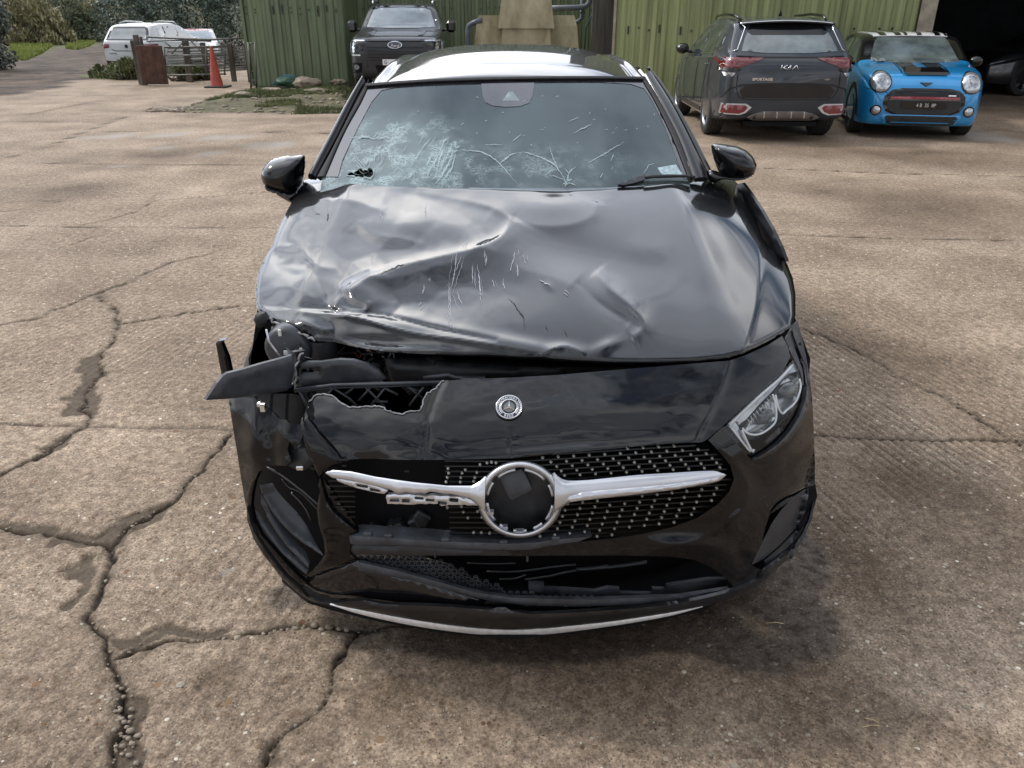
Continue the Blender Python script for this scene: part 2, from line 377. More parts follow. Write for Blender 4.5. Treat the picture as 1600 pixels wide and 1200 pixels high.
M['white_strip'] = mat('chipped_silver_strip', (0.72, 0.72, 0.72), 0.38, metal=0.35, var=0.12, vscale=60)
M['rubber'] = mat('rubber', (0.014, 0.014, 0.015), 0.7, var=0.3, vscale=30, bump=0.001, bscale=60)
M['tyre'] = mat('tyre_rubber', (0.022, 0.021, 0.020), 0.8, var=0.35, vscale=12, bump=0.001, bscale=50)
M['rim'] = mat('alloy_rim', (0.32, 0.33, 0.35), 0.35, metal=0.8, var=0.15)
M['rim_black'] = mat('black_rim', (0.015, 0.015, 0.016), 0.3, metal=0.2)
M['torn'] = mat('torn_plastic_edge', (0.17, 0.17, 0.18), 0.6, var=0.3, vscale=90)
M['lamp_white'] = mat('lamp_reflector', (0.48, 0.50, 0.52), 0.12, metal=0.7, var=0.25, vscale=18)
M['lamp_red'] = mat('red_lamp', (0.13, 0.008, 0.010), 0.12, coat=1.0, var=0.3, vscale=20)
M['glass_dark'] = mat('tinted_car_glass', (0.030, 0.042, 0.045), 0.04, spec=0.9, coat=0.6, var=0.4, vscale=2.0, rvar=0.02)
M['glass_light'] = mat('reflecting_car_glass', (0.10, 0.13, 0.14), 0.05, spec=1.0, coat=1.0, var=0.45, vscale=2.5, rvar=0.02)

# ================================================================== GROUND
def Xat(u, D, z=0.0): return (u - CU) / FPX * (D * math.cos(PITCH) + (CAM[2] - z) * math.sin(PITCH))
def Zat(v, D): return CAM[2] - D * math.tan(PITCH - math.atan((CV - v) / FPX))
def gpt(u, v): return G(u, v)
def gline(pts): return [gpt(*p) for p in pts]
JOINTS = [[(0, 190), (175, 190)], [(226, 172), (160, 195), (125, 208), (60, 235), (-60, 262)], [(165, 205), (400, 206), (520, 208)], [(45, 254), (200, 257), (450, 258)],
          [(-200, 350), (0, 352), (120, 354), (360, 356), (430, 356), (900, 362), (1205, 366), (1400, 373), (1600, 376), (1800, 380)],
          [(-200, 658), (0, 662), (80, 665), (130, 667), (355, 672), (900, 676), (1290, 680), (1440, 686), (1600, 688), (1750, 690)],
          [(1000, 258), (1180, 262), (1400, 270), (1600, 275), (1800, 282)], [(1480, 187), (1540, 188), (1600, 190), (1700, 192)]]
CRACKS = [([(120, 353), (170, 342), (215, 330), (235, 312), (245, 300)], 5), ([(160, 311), (245, 313), (330, 306), (420, 300)], 3),
          ([(0, 508), (60, 495), (100, 478), (150, 458), (200, 440), (280, 405), (330, 395)], 8), ([(152, 462), (180, 480), (190, 505), (180, 520), (165, 552), (155, 585), (130, 620), (141, 650), (130, 668)], 11),
          ([(190, 505), (250, 495), (330, 482), (400, 475)], 7), ([(130, 668), (90, 690), (40, 720), (-40, 765)], 13),
          ([(357, 678), (340, 700), (318, 722), (315, 735), (290, 755), (272, 785), (235, 803), (200, 825), (165, 855)], 12),
          ([(165, 855), (168, 880), (152, 930), (143, 965), (152, 985), (160, 1000), (172, 1025), (190, 1060), (186, 1110), (190, 1150), (176, 1200), (180, 1240)], 14),
          ([(-40, 822), (50, 838), (100, 838), (165, 858)], 11), ([(172, 1025), (200, 1020), (260, 1012), (320, 1005), (380, 998), (440, 985), (480, 978), (545, 984), (640, 970)], 11),
          ([(548, 984), (525, 1020), (505, 1080), (470, 1120), (440, 1155), (410, 1200)], 7), ([(1243, 508), (1300, 530), (1340, 548), (1385, 575), (1400, 590), (1480, 620), (1520, 645), (1560, 672), (1600, 700)], 9),
          ([(60, 405), (90, 388), (140, 372), (170, 360)], 3), ([(0, 330), (30, 326)], 2),
          ([(0, 300), (40, 290), (110, 284), (135, 280)], 5), ([(0, 318), (60, 312), (95, 316)], 4)]
SPALL = [([(245, 800), (200, 822), (165, 850), (120, 842)], 0.055), ([(118, 880), (120, 915), (110, 940)], 0.03), ([(205, 1100), (210, 1150), (215, 1230)], 0.05), ([(145, 560), (140, 600), (135, 640)], 0.07),
         ([(110, 680), (60, 705)], 0.04), ([(20, 830), (80, 838)], 0.03), ([(200, 1020), (230, 1000), (280, 1000), (340, 990)], 0.03), ([(180, 985), (215, 990)], 0.03), ([(430, 1180), (450, 1160)], 0.03)]
def build_ground():
    def axis(parts):
        a = [parts[0][0]]
        for s, e, d0, d1 in parts:
            x = s
            while x < e - 1e-6:
                k = (x - s) / (e - s); x += d0 + (d1 - d0) * k; a.append(min(x, e))
        return np.array(a)
    xp = axis([(0, 1.7, .006, .0075), (1.7, 3.2, .0075, .02), (3.2, 9, .02, .14), (9, 30, .14, 1.2), (30, 400, 1.2, 40)])
    xs = np.concatenate([-xp[::-1], xp[1:]])
    ys = axis([(-60, -4, 12, 1), (-4, -.45, .4, .02), (-.45, 1.2, .0062, .0068), (1.2, 3.0, .007, .018), (3.0, 8, .018, .06), (8, 25, .06, .35), (25, 60, .35, 1.5), (60, 600, 1.5, 60)])
    X, Y = np.meshgrid(xs, ys); sh = X.shape; P = np.stack([X.ravel(), Y.ravel()], -1)
    near = (np.abs(P[:, 0]) < 9) & (P[:, 1] > -.6) & (P[:, 1] < 20)
    q = P[near]; qx, qy = q[:, 0], q[:, 1]
    wob = np.stack([fbm(qx * 9, qy * 9, 4, 5) - .5, fbm(qx * 9, qy * 9, 4, 9) - .5], -1)
    z = (fbm(qx * .8, qy * .8, 4, 1) - .5) * .018 + (fbm(qx * 5, qy * 5, 4, 3) - .5) * .007 + (fbm(qx * 42, qy * 42, 3, 4) - .5) * .0042
    # tamped grooves running roughly away from the camera
    br = qx + np.where(qx > 0, .27, -.18) * qy + .11 * (fbm(qx * 1.5, qy * .6, 3, 12) - .5)
    gm = np.clip((fbm(qx * 1.1, qy * .8, 3, 13) - .44 + .16 * (qx > 0)) * 6, 0, 1) * np.clip((np.abs(qx) - .4) * 3, 0, 1) * np.clip(.35 + 1.4 * fbm(qx * 6, qy * 2.5, 3, 15) - .3, 0, 1.2) * np.clip((4.2 - qy) / 2.0, 0, 1) * np.clip((3.4 - np.abs(qx)) / .8, 0, 1)
    gro = np.sin(br * 2 * math.pi / .042) * .5 + .5
    z -= gm * (gro ** 2) * np.where(qx > 0, .0105, .0040)
    crack = np.zeros(len(q)); dirt = gm * gro ** 3 * np.where(qx > 0, .85, .45)
    for i, J in enumerate(JOINTS):
        L = np.array(gline(J)); ok = (np.abs(q[:, 1] - L[:, 1].mean()) < 2.5)
        d = np.full(len(q), 9.); dd, _, _ = seg_dist(q[ok] + wob[ok] * .03, L); d[ok] = dd
        w = (.008 + .008 * fbm(qx * 3, qy * 3, 2, 30 + i)) * (1 + .12 * np.clip(qy - 2, 0, 12))
        c = np.clip(1 - d / w, 0, 1); crack = np.maximum(crack, c * (.45 + .55 * (fbm(qx * 2.2, qy * 2.2, 3, 33 + i) > .42))); dirt = np.maximum(dirt, np.clip(1 - d / .05, 0, 1) * .6 * fbm(qx * 7, qy * 7, 3, 8))
    for i, (Cc, w) in enumerate(CRACKS):
        L = np.array(gline(Cc)); lo, hi = L.min(0) - .5, L.max(0) + .5
        ok = (q[:, 0] > lo[0]) & (q[:, 0] < hi[0]) & (q[:, 1] > lo[1]) & (q[:, 1] < hi[1])
        if not ok.any(): continue
        d = np.full(len(q), 9.); dd, _, _ = seg_dist(q[ok] + wob[ok] * .09, L); d[ok] = dd
        ww = w * .00048 * (.35 + 1.5 * fbm(qx * 11, qy * 11, 3, 50 + i))
        c = np.clip(1.25 - d / ww, 0, 1); crack = np.maximum(crack, c); dirt = np.maximum(dirt, np.clip(1 - d / (ww * 6 + .012), 0, 1) * (.25 + .75 * fbm(qx * 13, qy * 13, 3, 60 + i)))
        z -= np.clip(1 - d / .035, 0, 1) ** 2 * .004
    for L_, r in SPALL:
        L = np.array(gline(L_)); d, _, _ = seg_dist(q + wob * .16, L); s = np.clip((r - d) / .012, 0, 1)
        dirt = np.maximum(dirt, s * .95); z -= s * .008 * (.6 + .8 * fbm(qx * 30, qy * 30, 2, 3))
    z -= crack * .014
    # pixel-shaped stains, painted car shade and sheen, converted once to ground coordinates
    def ell(cu, cv, ru, rv, soft=1.0):
        c = np.array(gpt(cu, cv)); a = np.array(gpt(cu + ru, cv)) - c; b = np.array(gpt(cu, cv - rv)) - c
        e = P - c; k = np.sqrt(((e @ a) / (a @ a)) ** 2 + ((e @ b) / (b @ b)) ** 2)
        return np.clip((1.15 - k) / (.5 * soft), 0, 1)
    NX, NY = P[:, 0], P[:, 1]
    wn_ = fbm(NX * 3.2, NY * 3.2, 5, 71)
    wet = np.zeros(len(P))  # damp patches, with the car's shade painted in before the bumper
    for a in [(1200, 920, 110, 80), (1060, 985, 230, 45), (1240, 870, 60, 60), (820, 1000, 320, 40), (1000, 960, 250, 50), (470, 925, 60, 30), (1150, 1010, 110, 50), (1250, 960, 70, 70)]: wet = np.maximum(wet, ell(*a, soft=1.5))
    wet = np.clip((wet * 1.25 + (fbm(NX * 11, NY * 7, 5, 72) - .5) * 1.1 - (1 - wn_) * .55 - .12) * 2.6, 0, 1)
    dark = np.zeros(len(P))  # darker patches; those before the bumper paint in the car's shade
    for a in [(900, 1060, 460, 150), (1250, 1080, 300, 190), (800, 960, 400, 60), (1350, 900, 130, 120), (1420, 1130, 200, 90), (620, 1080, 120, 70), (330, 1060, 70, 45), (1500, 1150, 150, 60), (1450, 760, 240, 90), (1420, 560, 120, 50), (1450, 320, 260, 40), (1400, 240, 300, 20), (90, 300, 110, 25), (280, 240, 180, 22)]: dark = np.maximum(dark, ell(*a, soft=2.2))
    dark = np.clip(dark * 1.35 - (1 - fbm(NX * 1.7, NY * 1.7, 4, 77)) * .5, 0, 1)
    pale = np.zeros(len(P))  # pale patches, mostly a wet sheen painted as colour
    for a in [(170, 213, 62, 5), (270, 210, 45, 5), (255, 231, 30, 3), (350, 215, 60, 5), (420, 226, 60, 8), (185, 260, 28, 2), (330, 240, 40, 5), (355, 893, 18, 8), (1520, 212, 70, 10)]: pale = np.maximum(pale, ell(*a, soft=1.6))
    pale = np.clip(pale * 1.4 - (1 - fbm(NX * 4, NY * 2, 5, 81)) * .95, 0, 1)
    def gpoly(pts): return np.array([gpt(*p) for p in pts])
    wv = P + np.stack([fbm(NX * .9, NY * .9, 3, 91) - .5, fbm(NX * .9, NY * .9, 3, 92) - .5], -1) * 1.6
    soil = inside(gpoly([(-900, 190), (0, 152), (70, 141), (112, 137), (88, 128), (140, 124), (172, 125), (182, 118), (240, 118), (262, 112), (398, 106), (395, 44), (0, 36), (-900, 60)]), wv).astype(float)
    soil = np.maximum(soil, (NY > 34) * 1.0)
    grass = np.zeros(len(P))
    for pl in ([(20, 78), (60, 60), (85, 52), (125, 46), (132, 52), (112, 58), (75, 70), (60, 80), (30, 92)], [(100, 74), (120, 62), (150, 55), (172, 52), (150, 62), (140, 72), (120, 77)], [(138, 120), (175, 108), (260, 100), (262, 118), (200, 124), (150, 122)]):
        grass = np.maximum(grass, inside(gpoly(pl), wv).astype(float))
    pp = P + (wv - P) * .25
    mudp = inside(gpoly([(285, 172), (310, 160), (350, 150), (398, 137), (560, 132), (720, 132), (720, 178), (540, 178), (400, 176)]), pp).astype(float)
    mudp = np.maximum(mudp, inside(gpoly([(225, 173), (250, 168), (300, 166), (300, 176), (230, 176)]), pp) * 1.0)
    Z = np.zeros(len(P)); Z[near] = z
    Z += soil * (fbm(NX * .7, NY * .7, 4, 95) - .4) * .09
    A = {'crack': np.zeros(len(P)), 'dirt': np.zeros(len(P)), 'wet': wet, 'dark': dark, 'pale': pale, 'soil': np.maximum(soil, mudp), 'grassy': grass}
    A['crack'][near] = crack; A['dirt'][near] = dirt
    ny, nx = sh; idx = np.arange(ny * nx).reshape(sh)
    Fq = np.stack([idx[:-1, :-1], idx[:-1, 1:], idx[1:, 1:], idx[1:, :-1]], -1).reshape(-1, 4)
    me = bpy.data.meshes.new('ground'); me.vertices.add(len(P)); me.vertices.foreach_set('co', np.stack([P[:, 0], P[:, 1], Z], -1).astype(np.float32).ravel())
    me.loops.add(Fq.size); me.loops.foreach_set('vertex_index', Fq.ravel().astype(np.int32)); me.polygons.add(len(Fq))
    me.polygons.foreach_set('loop_start', np.arange(0, Fq.size, 4, dtype=np.int32)); me.polygons.foreach_set('loop_total', np.full(len(Fq), 4, np.int32))
    me.polygons.foreach_set('use_smooth', np.ones(len(Fq), bool)); me.update(calc_edges=True)
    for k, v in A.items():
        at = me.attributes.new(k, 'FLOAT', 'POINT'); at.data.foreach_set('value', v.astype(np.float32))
    o = bpy.data.objects.new('ground', me); COL.objects.link(o); tag(o, kind='structure')
    # material
    m = bpy.data.materials.new('weathered_concrete'); m.use_nodes = True; t = m.node_tree; b = t.nodes['Principled BSDF']; me.materials.append(m)
    N = t.nodes.new; LK = t.links.new
    tcn = N('ShaderNodeTexCoord')
    def noise(sc, det=5, ro=.6, st=None):
        n = N('ShaderNodeTexNoise'); n.inputs['Scale'].default_value = sc; n.inputs['Detail'].default_value = det; n.inputs['Roughness'].default_value = ro
        if st:
            mp_ = N('ShaderNodeMapping'); mp_.inputs['Scale'].default_value = st; LK(tcn.outputs['Object'], mp_.inputs[0]); LK(mp_.outputs[0], n.inputs['Vector'])
        else: LK(tcn.outputs['Object'], n.inputs['Vector'])
        return n.outputs[0]
    def ramp(src, stops):
        r = N('ShaderNodeValToRGB'); el = r.color_ramp.elements
        el[0].position, el[0].color = stops[0][0], (*stops[0][1], 1); el[1].position, el[1].color = stops[-1][0], (*stops[-1][1], 1)
        for p, c in stops[1:-1]: x = el.new(p); x.color = (*c, 1)
        LK(src, r.inputs[0]); return r.outputs[0]
    def mixc(f, a, c2, mode='MIX'):
        x = N('ShaderNodeMix'); x.data_type = 'RGBA'; x.blend_type = mode
        for s, k in ((f, 0), (a, 6), (c2, 7)):
            if hasattr(s, 'links'): LK(s, x.inputs[k])
            elif isinstance(s, tuple): x.inputs[k].default_value = (*s, 1)
            else: x.inputs[k].default_value = s
        return x.outputs[2]
    def mth(op, a, c2=0.0, cl=False):
        x = N('ShaderNodeMath'); x.operation = op; x.use_clamp = cl
        for s, k in ((a, 0), (c2, 1)):
            if hasattr(s, 'links'): LK(s, x.inputs[k])
            else: x.inputs[k].default_value = s
        return x.outputs[0]
    def attr(n): a = N('ShaderNodeAttribute'); a.attribute_name = n; return a.outputs['Fac']
    base = ramp(noise(1.3, 8, .62), [(.3, (.175, .138, .104)), (.5, (.250, .204, .158)), (.7, (.335, .279, .222))])
    base = mixc(.8, base, ramp(noise(26, 6, .7), [(.30, (.20, .17, .14)), (.5, (.52, .50, .48)), (.70, (.92, .88, .84))]), 'OVERLAY')
    base = mixc(.75, base, ramp(noise(120, 4, .75), [(.32, (.16, .14, .12)), (.5, (.5, .49, .48)), (.68, (.90, .87, .83))]), 'OVERLAY')
    base = mixc(.35, base, ramp(noise(.33, 7, .68), [(.36, (.28, .26, .25)), (.5, (.5, .49, .48)), (.66, (.74, .71, .67))]), 'OVERLAY')
    wetm = mth('MULTIPLY', attr('wet'), ramp(noise(26, 5, .7), [(.42, (.12, .12, .12)), (.56, (1, 1, 1))]))
    # exposed aggregate
    def stones(scale, thr, size):
        v = N('ShaderNodeTexVoronoi'); v.inputs['Scale'].default_value = scale; v.inputs['Randomness'].default_value = 1.0; LK(tcn.outputs['Object'], v.inputs['Vector'])
        s = N('ShaderNodeSeparateColor'); LK(v.outputs['Color'], s.inputs[0])
        pick = mth('GREATER_THAN', s.outputs[0], thr); rad = mth('MULTIPLY', s.outputs[1], size); edge = mth('LESS_THAN', v.outputs['Distance'], rad)
        return mth('MULTIPLY', pick, edge), s.outputs[2], v.outputs['Distance']
    s1, c1, d1 = stones(70, .70, .50); s2, c2, d2 = stones(150, .58, .54); s3, c3, d3 = stones(34, .955, .40)
    stc = ramp(c1, [(0, (.15, .09, .05)), (.35, (.27, .20, .13)), (.75, (.38, .32, .235)), (.9, (.42, .37, .28)), (1, (.78, .72, .6))])
    stc2 = ramp(c2, [(0, (.07, .05, .035)), (.45, (.24, .185, .13)), (1, (.50, .44, .34))])
    stc3 = ramp(c3, [(0, (.20, .10, .05)), (.5, (.32, .25, .17)), (1, (.42, .38, .31))])
    col = mixc(s2, base, stc2); col = mixc(s1, col, stc); col = mixc(s3, col, stc3)
    pits = N('ShaderNodeTexVoronoi'); pits.inputs['Scale'].default_value = 95; LK(tcn.outputs['Object'], pits.inputs['Vector'])
    pit = ramp(pits.outputs['Distance'], [(.10, (.35, .35, .35)), (.3, (1, 1, 1))]); pm = ramp(noise(14, 4), [(.45, (0, 0, 0)), (.6, (1, 1, 1))])
    col = mixc(pm, col, mixc(1.0, col, pit, 'MULTIPLY'))
    soilc = mixc(ramp(noise(.9, 9, .78), [(.40, (0, 0, 0)), (.60, (1, 1, 1))]), (.020, .014, .010), (.125, .088, .060))
    col = mixc(attr('soil'), col, soilc); col = mixc(attr('grassy'), col, (.10, .14, .035))
    col = mixc(mth('MULTIPLY', attr('pale'), .8), col, (.33, .30, .265))
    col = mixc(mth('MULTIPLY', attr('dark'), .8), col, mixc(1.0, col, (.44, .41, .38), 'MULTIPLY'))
    col = mixc(mth('MULTIPLY', attr('dirt'), .92), col, mixc(noise(60, 5, .7), (.040, .030, .021), (.125, .096, .068)))
    col = mixc(attr('crack'), col, (.016, .012, .009))
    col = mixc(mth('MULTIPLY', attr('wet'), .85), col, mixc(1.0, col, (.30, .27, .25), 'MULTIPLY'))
    LK(col, b.inputs['Base Color'])
    rg = N('ShaderNodeMapRange'); LK(wetm, rg.inputs[0]); rg.inputs[3].default_value = .86; rg.inputs[4].default_value = .22; LK(rg.outputs[0], b.inputs['Roughness']); rs_ = N('ShaderNodeMapRange'); LK(wetm, rs_.inputs[0]); rs_.inputs[3].default_value = .22; rs_.inputs[4].default_value = .6; LK(rs_.outputs[0], b.inputs['Specular IOR Level'])
    h = mth('ADD', mth('MULTIPLY', noise(48, 7, .76), .0075), mth('MULTIPLY', mth('SUBTRACT', .5, d1), mth('MULTIPLY', s1, .005)))
    h = mth('ADD', h, mth('MULTIPLY', mth('SUBTRACT', .5, d2), mth('MULTIPLY', s2, .0022))); h = mth('ADD', h, mth('MULTIPLY', noise(160, 4, .7), .0034))
    bp = N('ShaderNodeBump'); bp.inputs['Distance'].default_value = 1.0; bp.inputs['Strength'].default_value = .9; LK(h, bp.inputs['Height']); LK(bp.outputs[0], b.inputs['Normal'])
    return o
build_ground()

# loose stones lying in and along the cracks
M['pebble'] = mat('pebble', (.10, .075, .05), .8, col2=(.32, .27, .205), vscale=35, vpos=(.3, .7), bump=.001, bscale=80)
def build_pebbles():
    R = np.random.RandomState(4); mb = MB(); n = 0
    spots = []
    for Cc, w in CRACKS:
        L = resample(np.array(gline(Cc)), .012, False)
        for p in L:
            if p[1] < 3 and R.rand() < .10 + .01 * w: spots.append((p + R.normal(0, .010, 2), R.uniform(.0025, .0065)))
    for p in resample(np.array(gline([(310, 1003), (400, 992), (440, 985), (490, 978), (545, 984)])), .011, False): (R.rand() < .6) and spots.append((p + R.normal(0, .007, 2), R.uniform(.003, .012)))
    for p in resample(np.array(gline([(190, 1060), (190, 1120), (205, 1200)])), .008, False): spots.append((p + R.normal(0, .016, 2), R.uniform(.003, .009)))
    for _ in range(900):
        u, v = R.uniform(0, 1600), R.uniform(520, 1195); spots.append((np.array(gpt(u, v)), R.uniform(.0018, .0045) * (1.7 if R.rand() < .06 else 1)))
    for p, r in spots:
        import random as _r
        z = -.004; mb.blob((p[0], p[1], z + r * .5), (r * R.uniform(.9, 1.5), r * R.uniform(.8, 1.2), r * R.uniform(.5, .8)), 0, n, .35, 1); n += 1
    tag(mb.build('loose_stones', M['pebble']), kind='stuff')
build_pebbles()
M['straw'] = mat('straw', (.42, .32, .17), .7, var=.3, vscale=50)
for (u, v, a, l), lb in zip([(1210, 976, .05, .055), (1362, 1128, .5, .03), (1360, 1137, -.1, .045)], ['longest dry straw stalk on the wet concrete by the wreck', 'short upper straw of the pair near the bottom right corner', 'brown lower straw of the pair near the bottom right corner']):
    x, y = gpt(u, v); mb = MB(); mb.tube([(x - l / 2, y + a * l / 2, .004), (x, y, .009), (x + l / 2, y - a * l / 2, .005)], .0011, n=5); tag(mb.build('straw_stalk', M['straw']), lb, 'straw', 'straws on the concrete')

# ================================================================== SHEDS
M['sheet_green'] = mat('green_corrugated_sheet', (.115, .155, .085), .55, col2=(.185, .225, .125), vscale=1.6, vpos=(.3, .7), rvar=.1, streak=.42, stretch=(1, 1, .35), bump=.003, bscale=3)
M['sheet_green_light'] = mat('yellow_green_corrugated_sheet', (.20, .235, .095), .55, col2=(.30, .33, .15), vscale=1.2, vpos=(.3, .7), rvar=.1, streak=.42, stretch=(1.5, 1, .3), bump=.004, bscale=2.5)
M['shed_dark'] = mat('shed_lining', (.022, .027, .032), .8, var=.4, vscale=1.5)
M['concrete_post'] = mat('concrete_post', (.27, .24, .18), .85, var=.25, vscale=5, bump=.004, bscale=20)
M['roof_sheet'] = mat('fibre_roof', (.22, .22, .21), .8, var=.2, vscale=1)
M['hopper'] = mat('mossy_concrete', (.20, .17, .10), .9, col2=(.40, .36, .24), vscale=2.2, vpos=(.32, .68), bump=.006, bscale=18, stretch=(1.6, 1.6, .7))
M['pipe'] = mat('grey_pipe', (.085, .10, .12), .45, var=.25, vscale=5)
M['stain'] = mat('dark_lettering', (.03, .028, .022), .9, var=.3)
M['fix'] = mat('roof_screw', (.03, .03, .028), .6)
def corrugated(name, parent, a, b2, z0, z1, pitch, depth, m, rise=None, streaks=True, fixrow=None):
    a = np.array(a); b2 = np.array(b2); L = np.linalg.norm(b2 - a); t = (b2 - a) / L; nrm = np.array([t[1], -t[0]]); prof = [(0, 0), (.36, 0), (.46, 1), (.86, 1), (1.0, 0)]
    V = []; F = []; n = int(L / pitch); R = np.random.RandomState(int(L * 100)); pts = []
    for i in range(n):
        for k, h in prof[:-1]: pts.append(((i + k) * L / n, h * depth + R.uniform(-.004, .004)))
    pts.append((L, 0)); zs = np.linspace(z0, z1, 9)
    for s, h in pts:
        for j, z in enumerate(zs):
            wob = .012 * math.sin(z * 1.7 + s * .9); p = a + t * s + nrm * (h + wob); V.append((p[0], p[1], z))
    m_ = len(zs)
    for i in range(len(pts) - 1):
        for j in range(m_ - 1): F.append((i * m_ + j, (i + 1) * m_ + j, (i + 1) * m_ + j + 1, i * m_ + j + 1))
    mb = MB(); mb.add(V, F)
    for rz in (fixrow or []):
        for i in range(n):
            if R.rand() < .75:
                p = a + t * ((i + .2) * L / n) + nrm * .012; mb.box((p[0], p[1], rz + R.uniform(-.03, .03)), (.03, .02, .03 + (.12 if R.rand() < .25 else 0)), 1)
    return mb.build(name, [m, M['fix']], parent)
def slab(name, parent, m, c, s, bev=0.0): mb = MB(); mb.box(c, s, 0, bev=bev); return mb.build(name, m, parent)
Dl = 21.6; yl = Dl + CAM[1]; xl0, xl1 = Xat(398, Dl), Xat(546, Dl)
rt = empty('shed', (xl0, yl, 0), label='green corrugated shed with its end by the gate, behind the rubble strip', cat='shed')
def rel(o): return o
corrugated('wall', rt, (0, 0), (xl1 - xl0, 0), .02, 5.5, .215, .035, M['sheet_green'], fixrow=[1.85, .75 + 1.0])
corrugated('wall', rt, (0, 9), (0, 0), .02, 5.5, .215, .035, M['sheet_green'])
slab('wall', rt, M['sheet_green'], (xl1 - xl0 - .03, 4.5, 2.7), (.06, 8.9, 5.4))
slab('corner_flashing', rt, M['sheet_green'], (-.05, -.02, 2.75), (.07, .12, 5.45))
slab('roof', rt, M['roof_sheet'], ((xl1 - xl0) / 2, 4.5, 5.62), (xl1 - xl0 + .5, 9.6, .14))
Dm = 23.5; ym = Dm + CAM[1]; xm0, xm1 = Xat(540, Dm), Xat(962, Dm)
rt = empty('shed', (xm0, ym, 0), label='dark green recessed shed wall behind the pickup and the concrete block', cat='shed')
corrugated('wall', rt, (0, 0), (xm1 - xm0, 0), .02, 5.6, .2, .03, M['sheet_green'], fixrow=[1.86])
slab('wall', rt, M['sheet_green'], ((xm1 - xm0) / 2, 4, 2.7), (xm1 - xm0, 7.5, 5.3)); slab('roof', rt, M['roof_sheet'], ((xm1 - xm0) / 2, 3.9, 5.72), (xm1 - xm0, 8.4, .14))
Dr0, Dr1 = 17.6, 15.4; A0 = np.array([Xat(957, Dr0), Dr0 + CAM[1]]); A1 = np.array([Xat(1404, Dr1), Dr1 + CAM[1]]); tr_ = (A1 - A0) / np.linalg.norm(A1 - A0); nr_ = np.array([-tr_[1], tr_[0]])
rt = empty('open_shed', (A0[0], A0[1], 0), label='yellowish green corrugated shed with a concrete post and dark open bay', cat='shed')
def loc(p): return (p[0] - A0[0], p[1] - A0[1])
corrugated('wall', rt, (0, 0), loc(A1), .05, 5.8, .21, .038, M['sheet_green_light'], fixrow=[1.42, 2.9])
def obox(name, m, s0, s1, d0, d1, z0, z1, bev=0.0):
    """box along the shed front: s along the wall, d into the shed"""
    V = []
    for s in (s0, s1):
        for d in (d0, d1):
            for z in (z0, z1):
                p = tr_ * s + nr_ * d; V.append((p[0], p[1], z))
    mb = MB(); mb.add(V, [(0, 1, 3, 2), (4, 6, 7, 5), (0, 4, 5, 1), (2, 3, 7, 6), (0, 2, 6, 4), (1, 5, 7, 3)]); return mb.build(name, m, rt)
LW = float(np.linalg.norm(A1 - A0))
obox('post', M['concrete_post'], LW + .01, LW + .27, -.16, .2, 0, 5.8)
obox('edge_flashing', M['concrete_post'], -.06, -.005, -.05, .12, 0, 5.8)
obox('lintel', M['sheet_green_light'], LW + .01, LW + 9, -.05, .15, 4.0, 5.8)
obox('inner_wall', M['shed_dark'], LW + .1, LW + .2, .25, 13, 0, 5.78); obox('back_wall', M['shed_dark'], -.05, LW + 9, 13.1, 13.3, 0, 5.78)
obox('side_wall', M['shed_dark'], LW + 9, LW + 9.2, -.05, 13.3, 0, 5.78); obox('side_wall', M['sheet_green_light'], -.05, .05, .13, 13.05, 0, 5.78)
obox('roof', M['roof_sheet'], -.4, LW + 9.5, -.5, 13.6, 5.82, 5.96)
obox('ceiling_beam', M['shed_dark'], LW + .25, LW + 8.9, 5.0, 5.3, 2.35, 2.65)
# concrete block with lettering, pipes, cable
Dh = 18.6; yh = Dh + CAM[1]
def xh(u, z=1.5, D=Dh): return Xat(u, D, z)
def tapered(mb, c, w0, w1, d0, d1, z0, z1, m=0):
    V = []
    for w, d, z in ((w0, d0, z0), (w1, d1, z1)): V += [(c[0] - w / 2, c[1] - d / 2, z), (c[0] + w / 2, c[1] - d / 2, z), (c[0] + w / 2, c[1] + d / 2, z), (c[0] - w / 2, c[1] + d / 2, z)]
    mb.add(V, [(0, 3, 2, 1), (4, 5, 6, 7), (0, 1, 5, 4), (1, 2, 6, 5), (2, 3, 7, 6), (3, 0, 4, 7)], m)
xc = xh(822); rt = empty('concrete_hopper', (xc, yh, 0), label='mossy concrete block with a stencilled tapering top behind the wrecked roof', cat='concrete block')
zb_ = Zat(24, Dh); mb = MB(); tapered(mb, (0, 0), xh(908, .5) - xh(734, .5), xh(899) - xh(746), 1.3, 1.2, 0, zb_ - .22); tapered(mb, (0, 0), xh(899) - xh(746), xh(896) - xh(752), 1.2, 1.1, zb_ - .218, zb_); o = mb.build('base_block', M['hopper'], rt)
mb = MB(); tapered(mb, (xh(821) - xc, -.75), xh(862) - xh(779), xh(856) - xh(785), .5, .4, .1, zb_ - .25); tapered(mb, (xh(821) - xc, -.55), xh(862) - xh(779), xh(854) - xh(787), .9, .6, zb_ - .249, Zat(-30, Dh)); mb.build('tapered_top', M['hopper'], rt)
def text_obj(name, s, size, m, parent, loc, rot, ext=.003, xs=1.0, align='CENTER', shear=0.0, bold=0.0):
    cu = bpy.data.curves.new(name, 'FONT'); cu.body = s; cu.size = size; cu.extrude = ext; cu.align_x = align; cu.align_y = 'CENTER'; cu.shear = shear; cu.offset = bold; cu.resolution_u = 3
    tmp = bpy.data.objects.new(name, cu); me = bpy.data.meshes.new_from_object(tmp); bpy.data.objects.remove(tmp); bpy.data.curves.remove(cu)
    me.materials.clear(); me.materials.append(m); me.name = name
    o = bpy.data.objects.new(name, me); COL.objects.link(o); o.location = loc; o.rotation_euler = rot; o.scale = (xs, 1, 1)
    if parent is not None: o.parent = parent
    return o
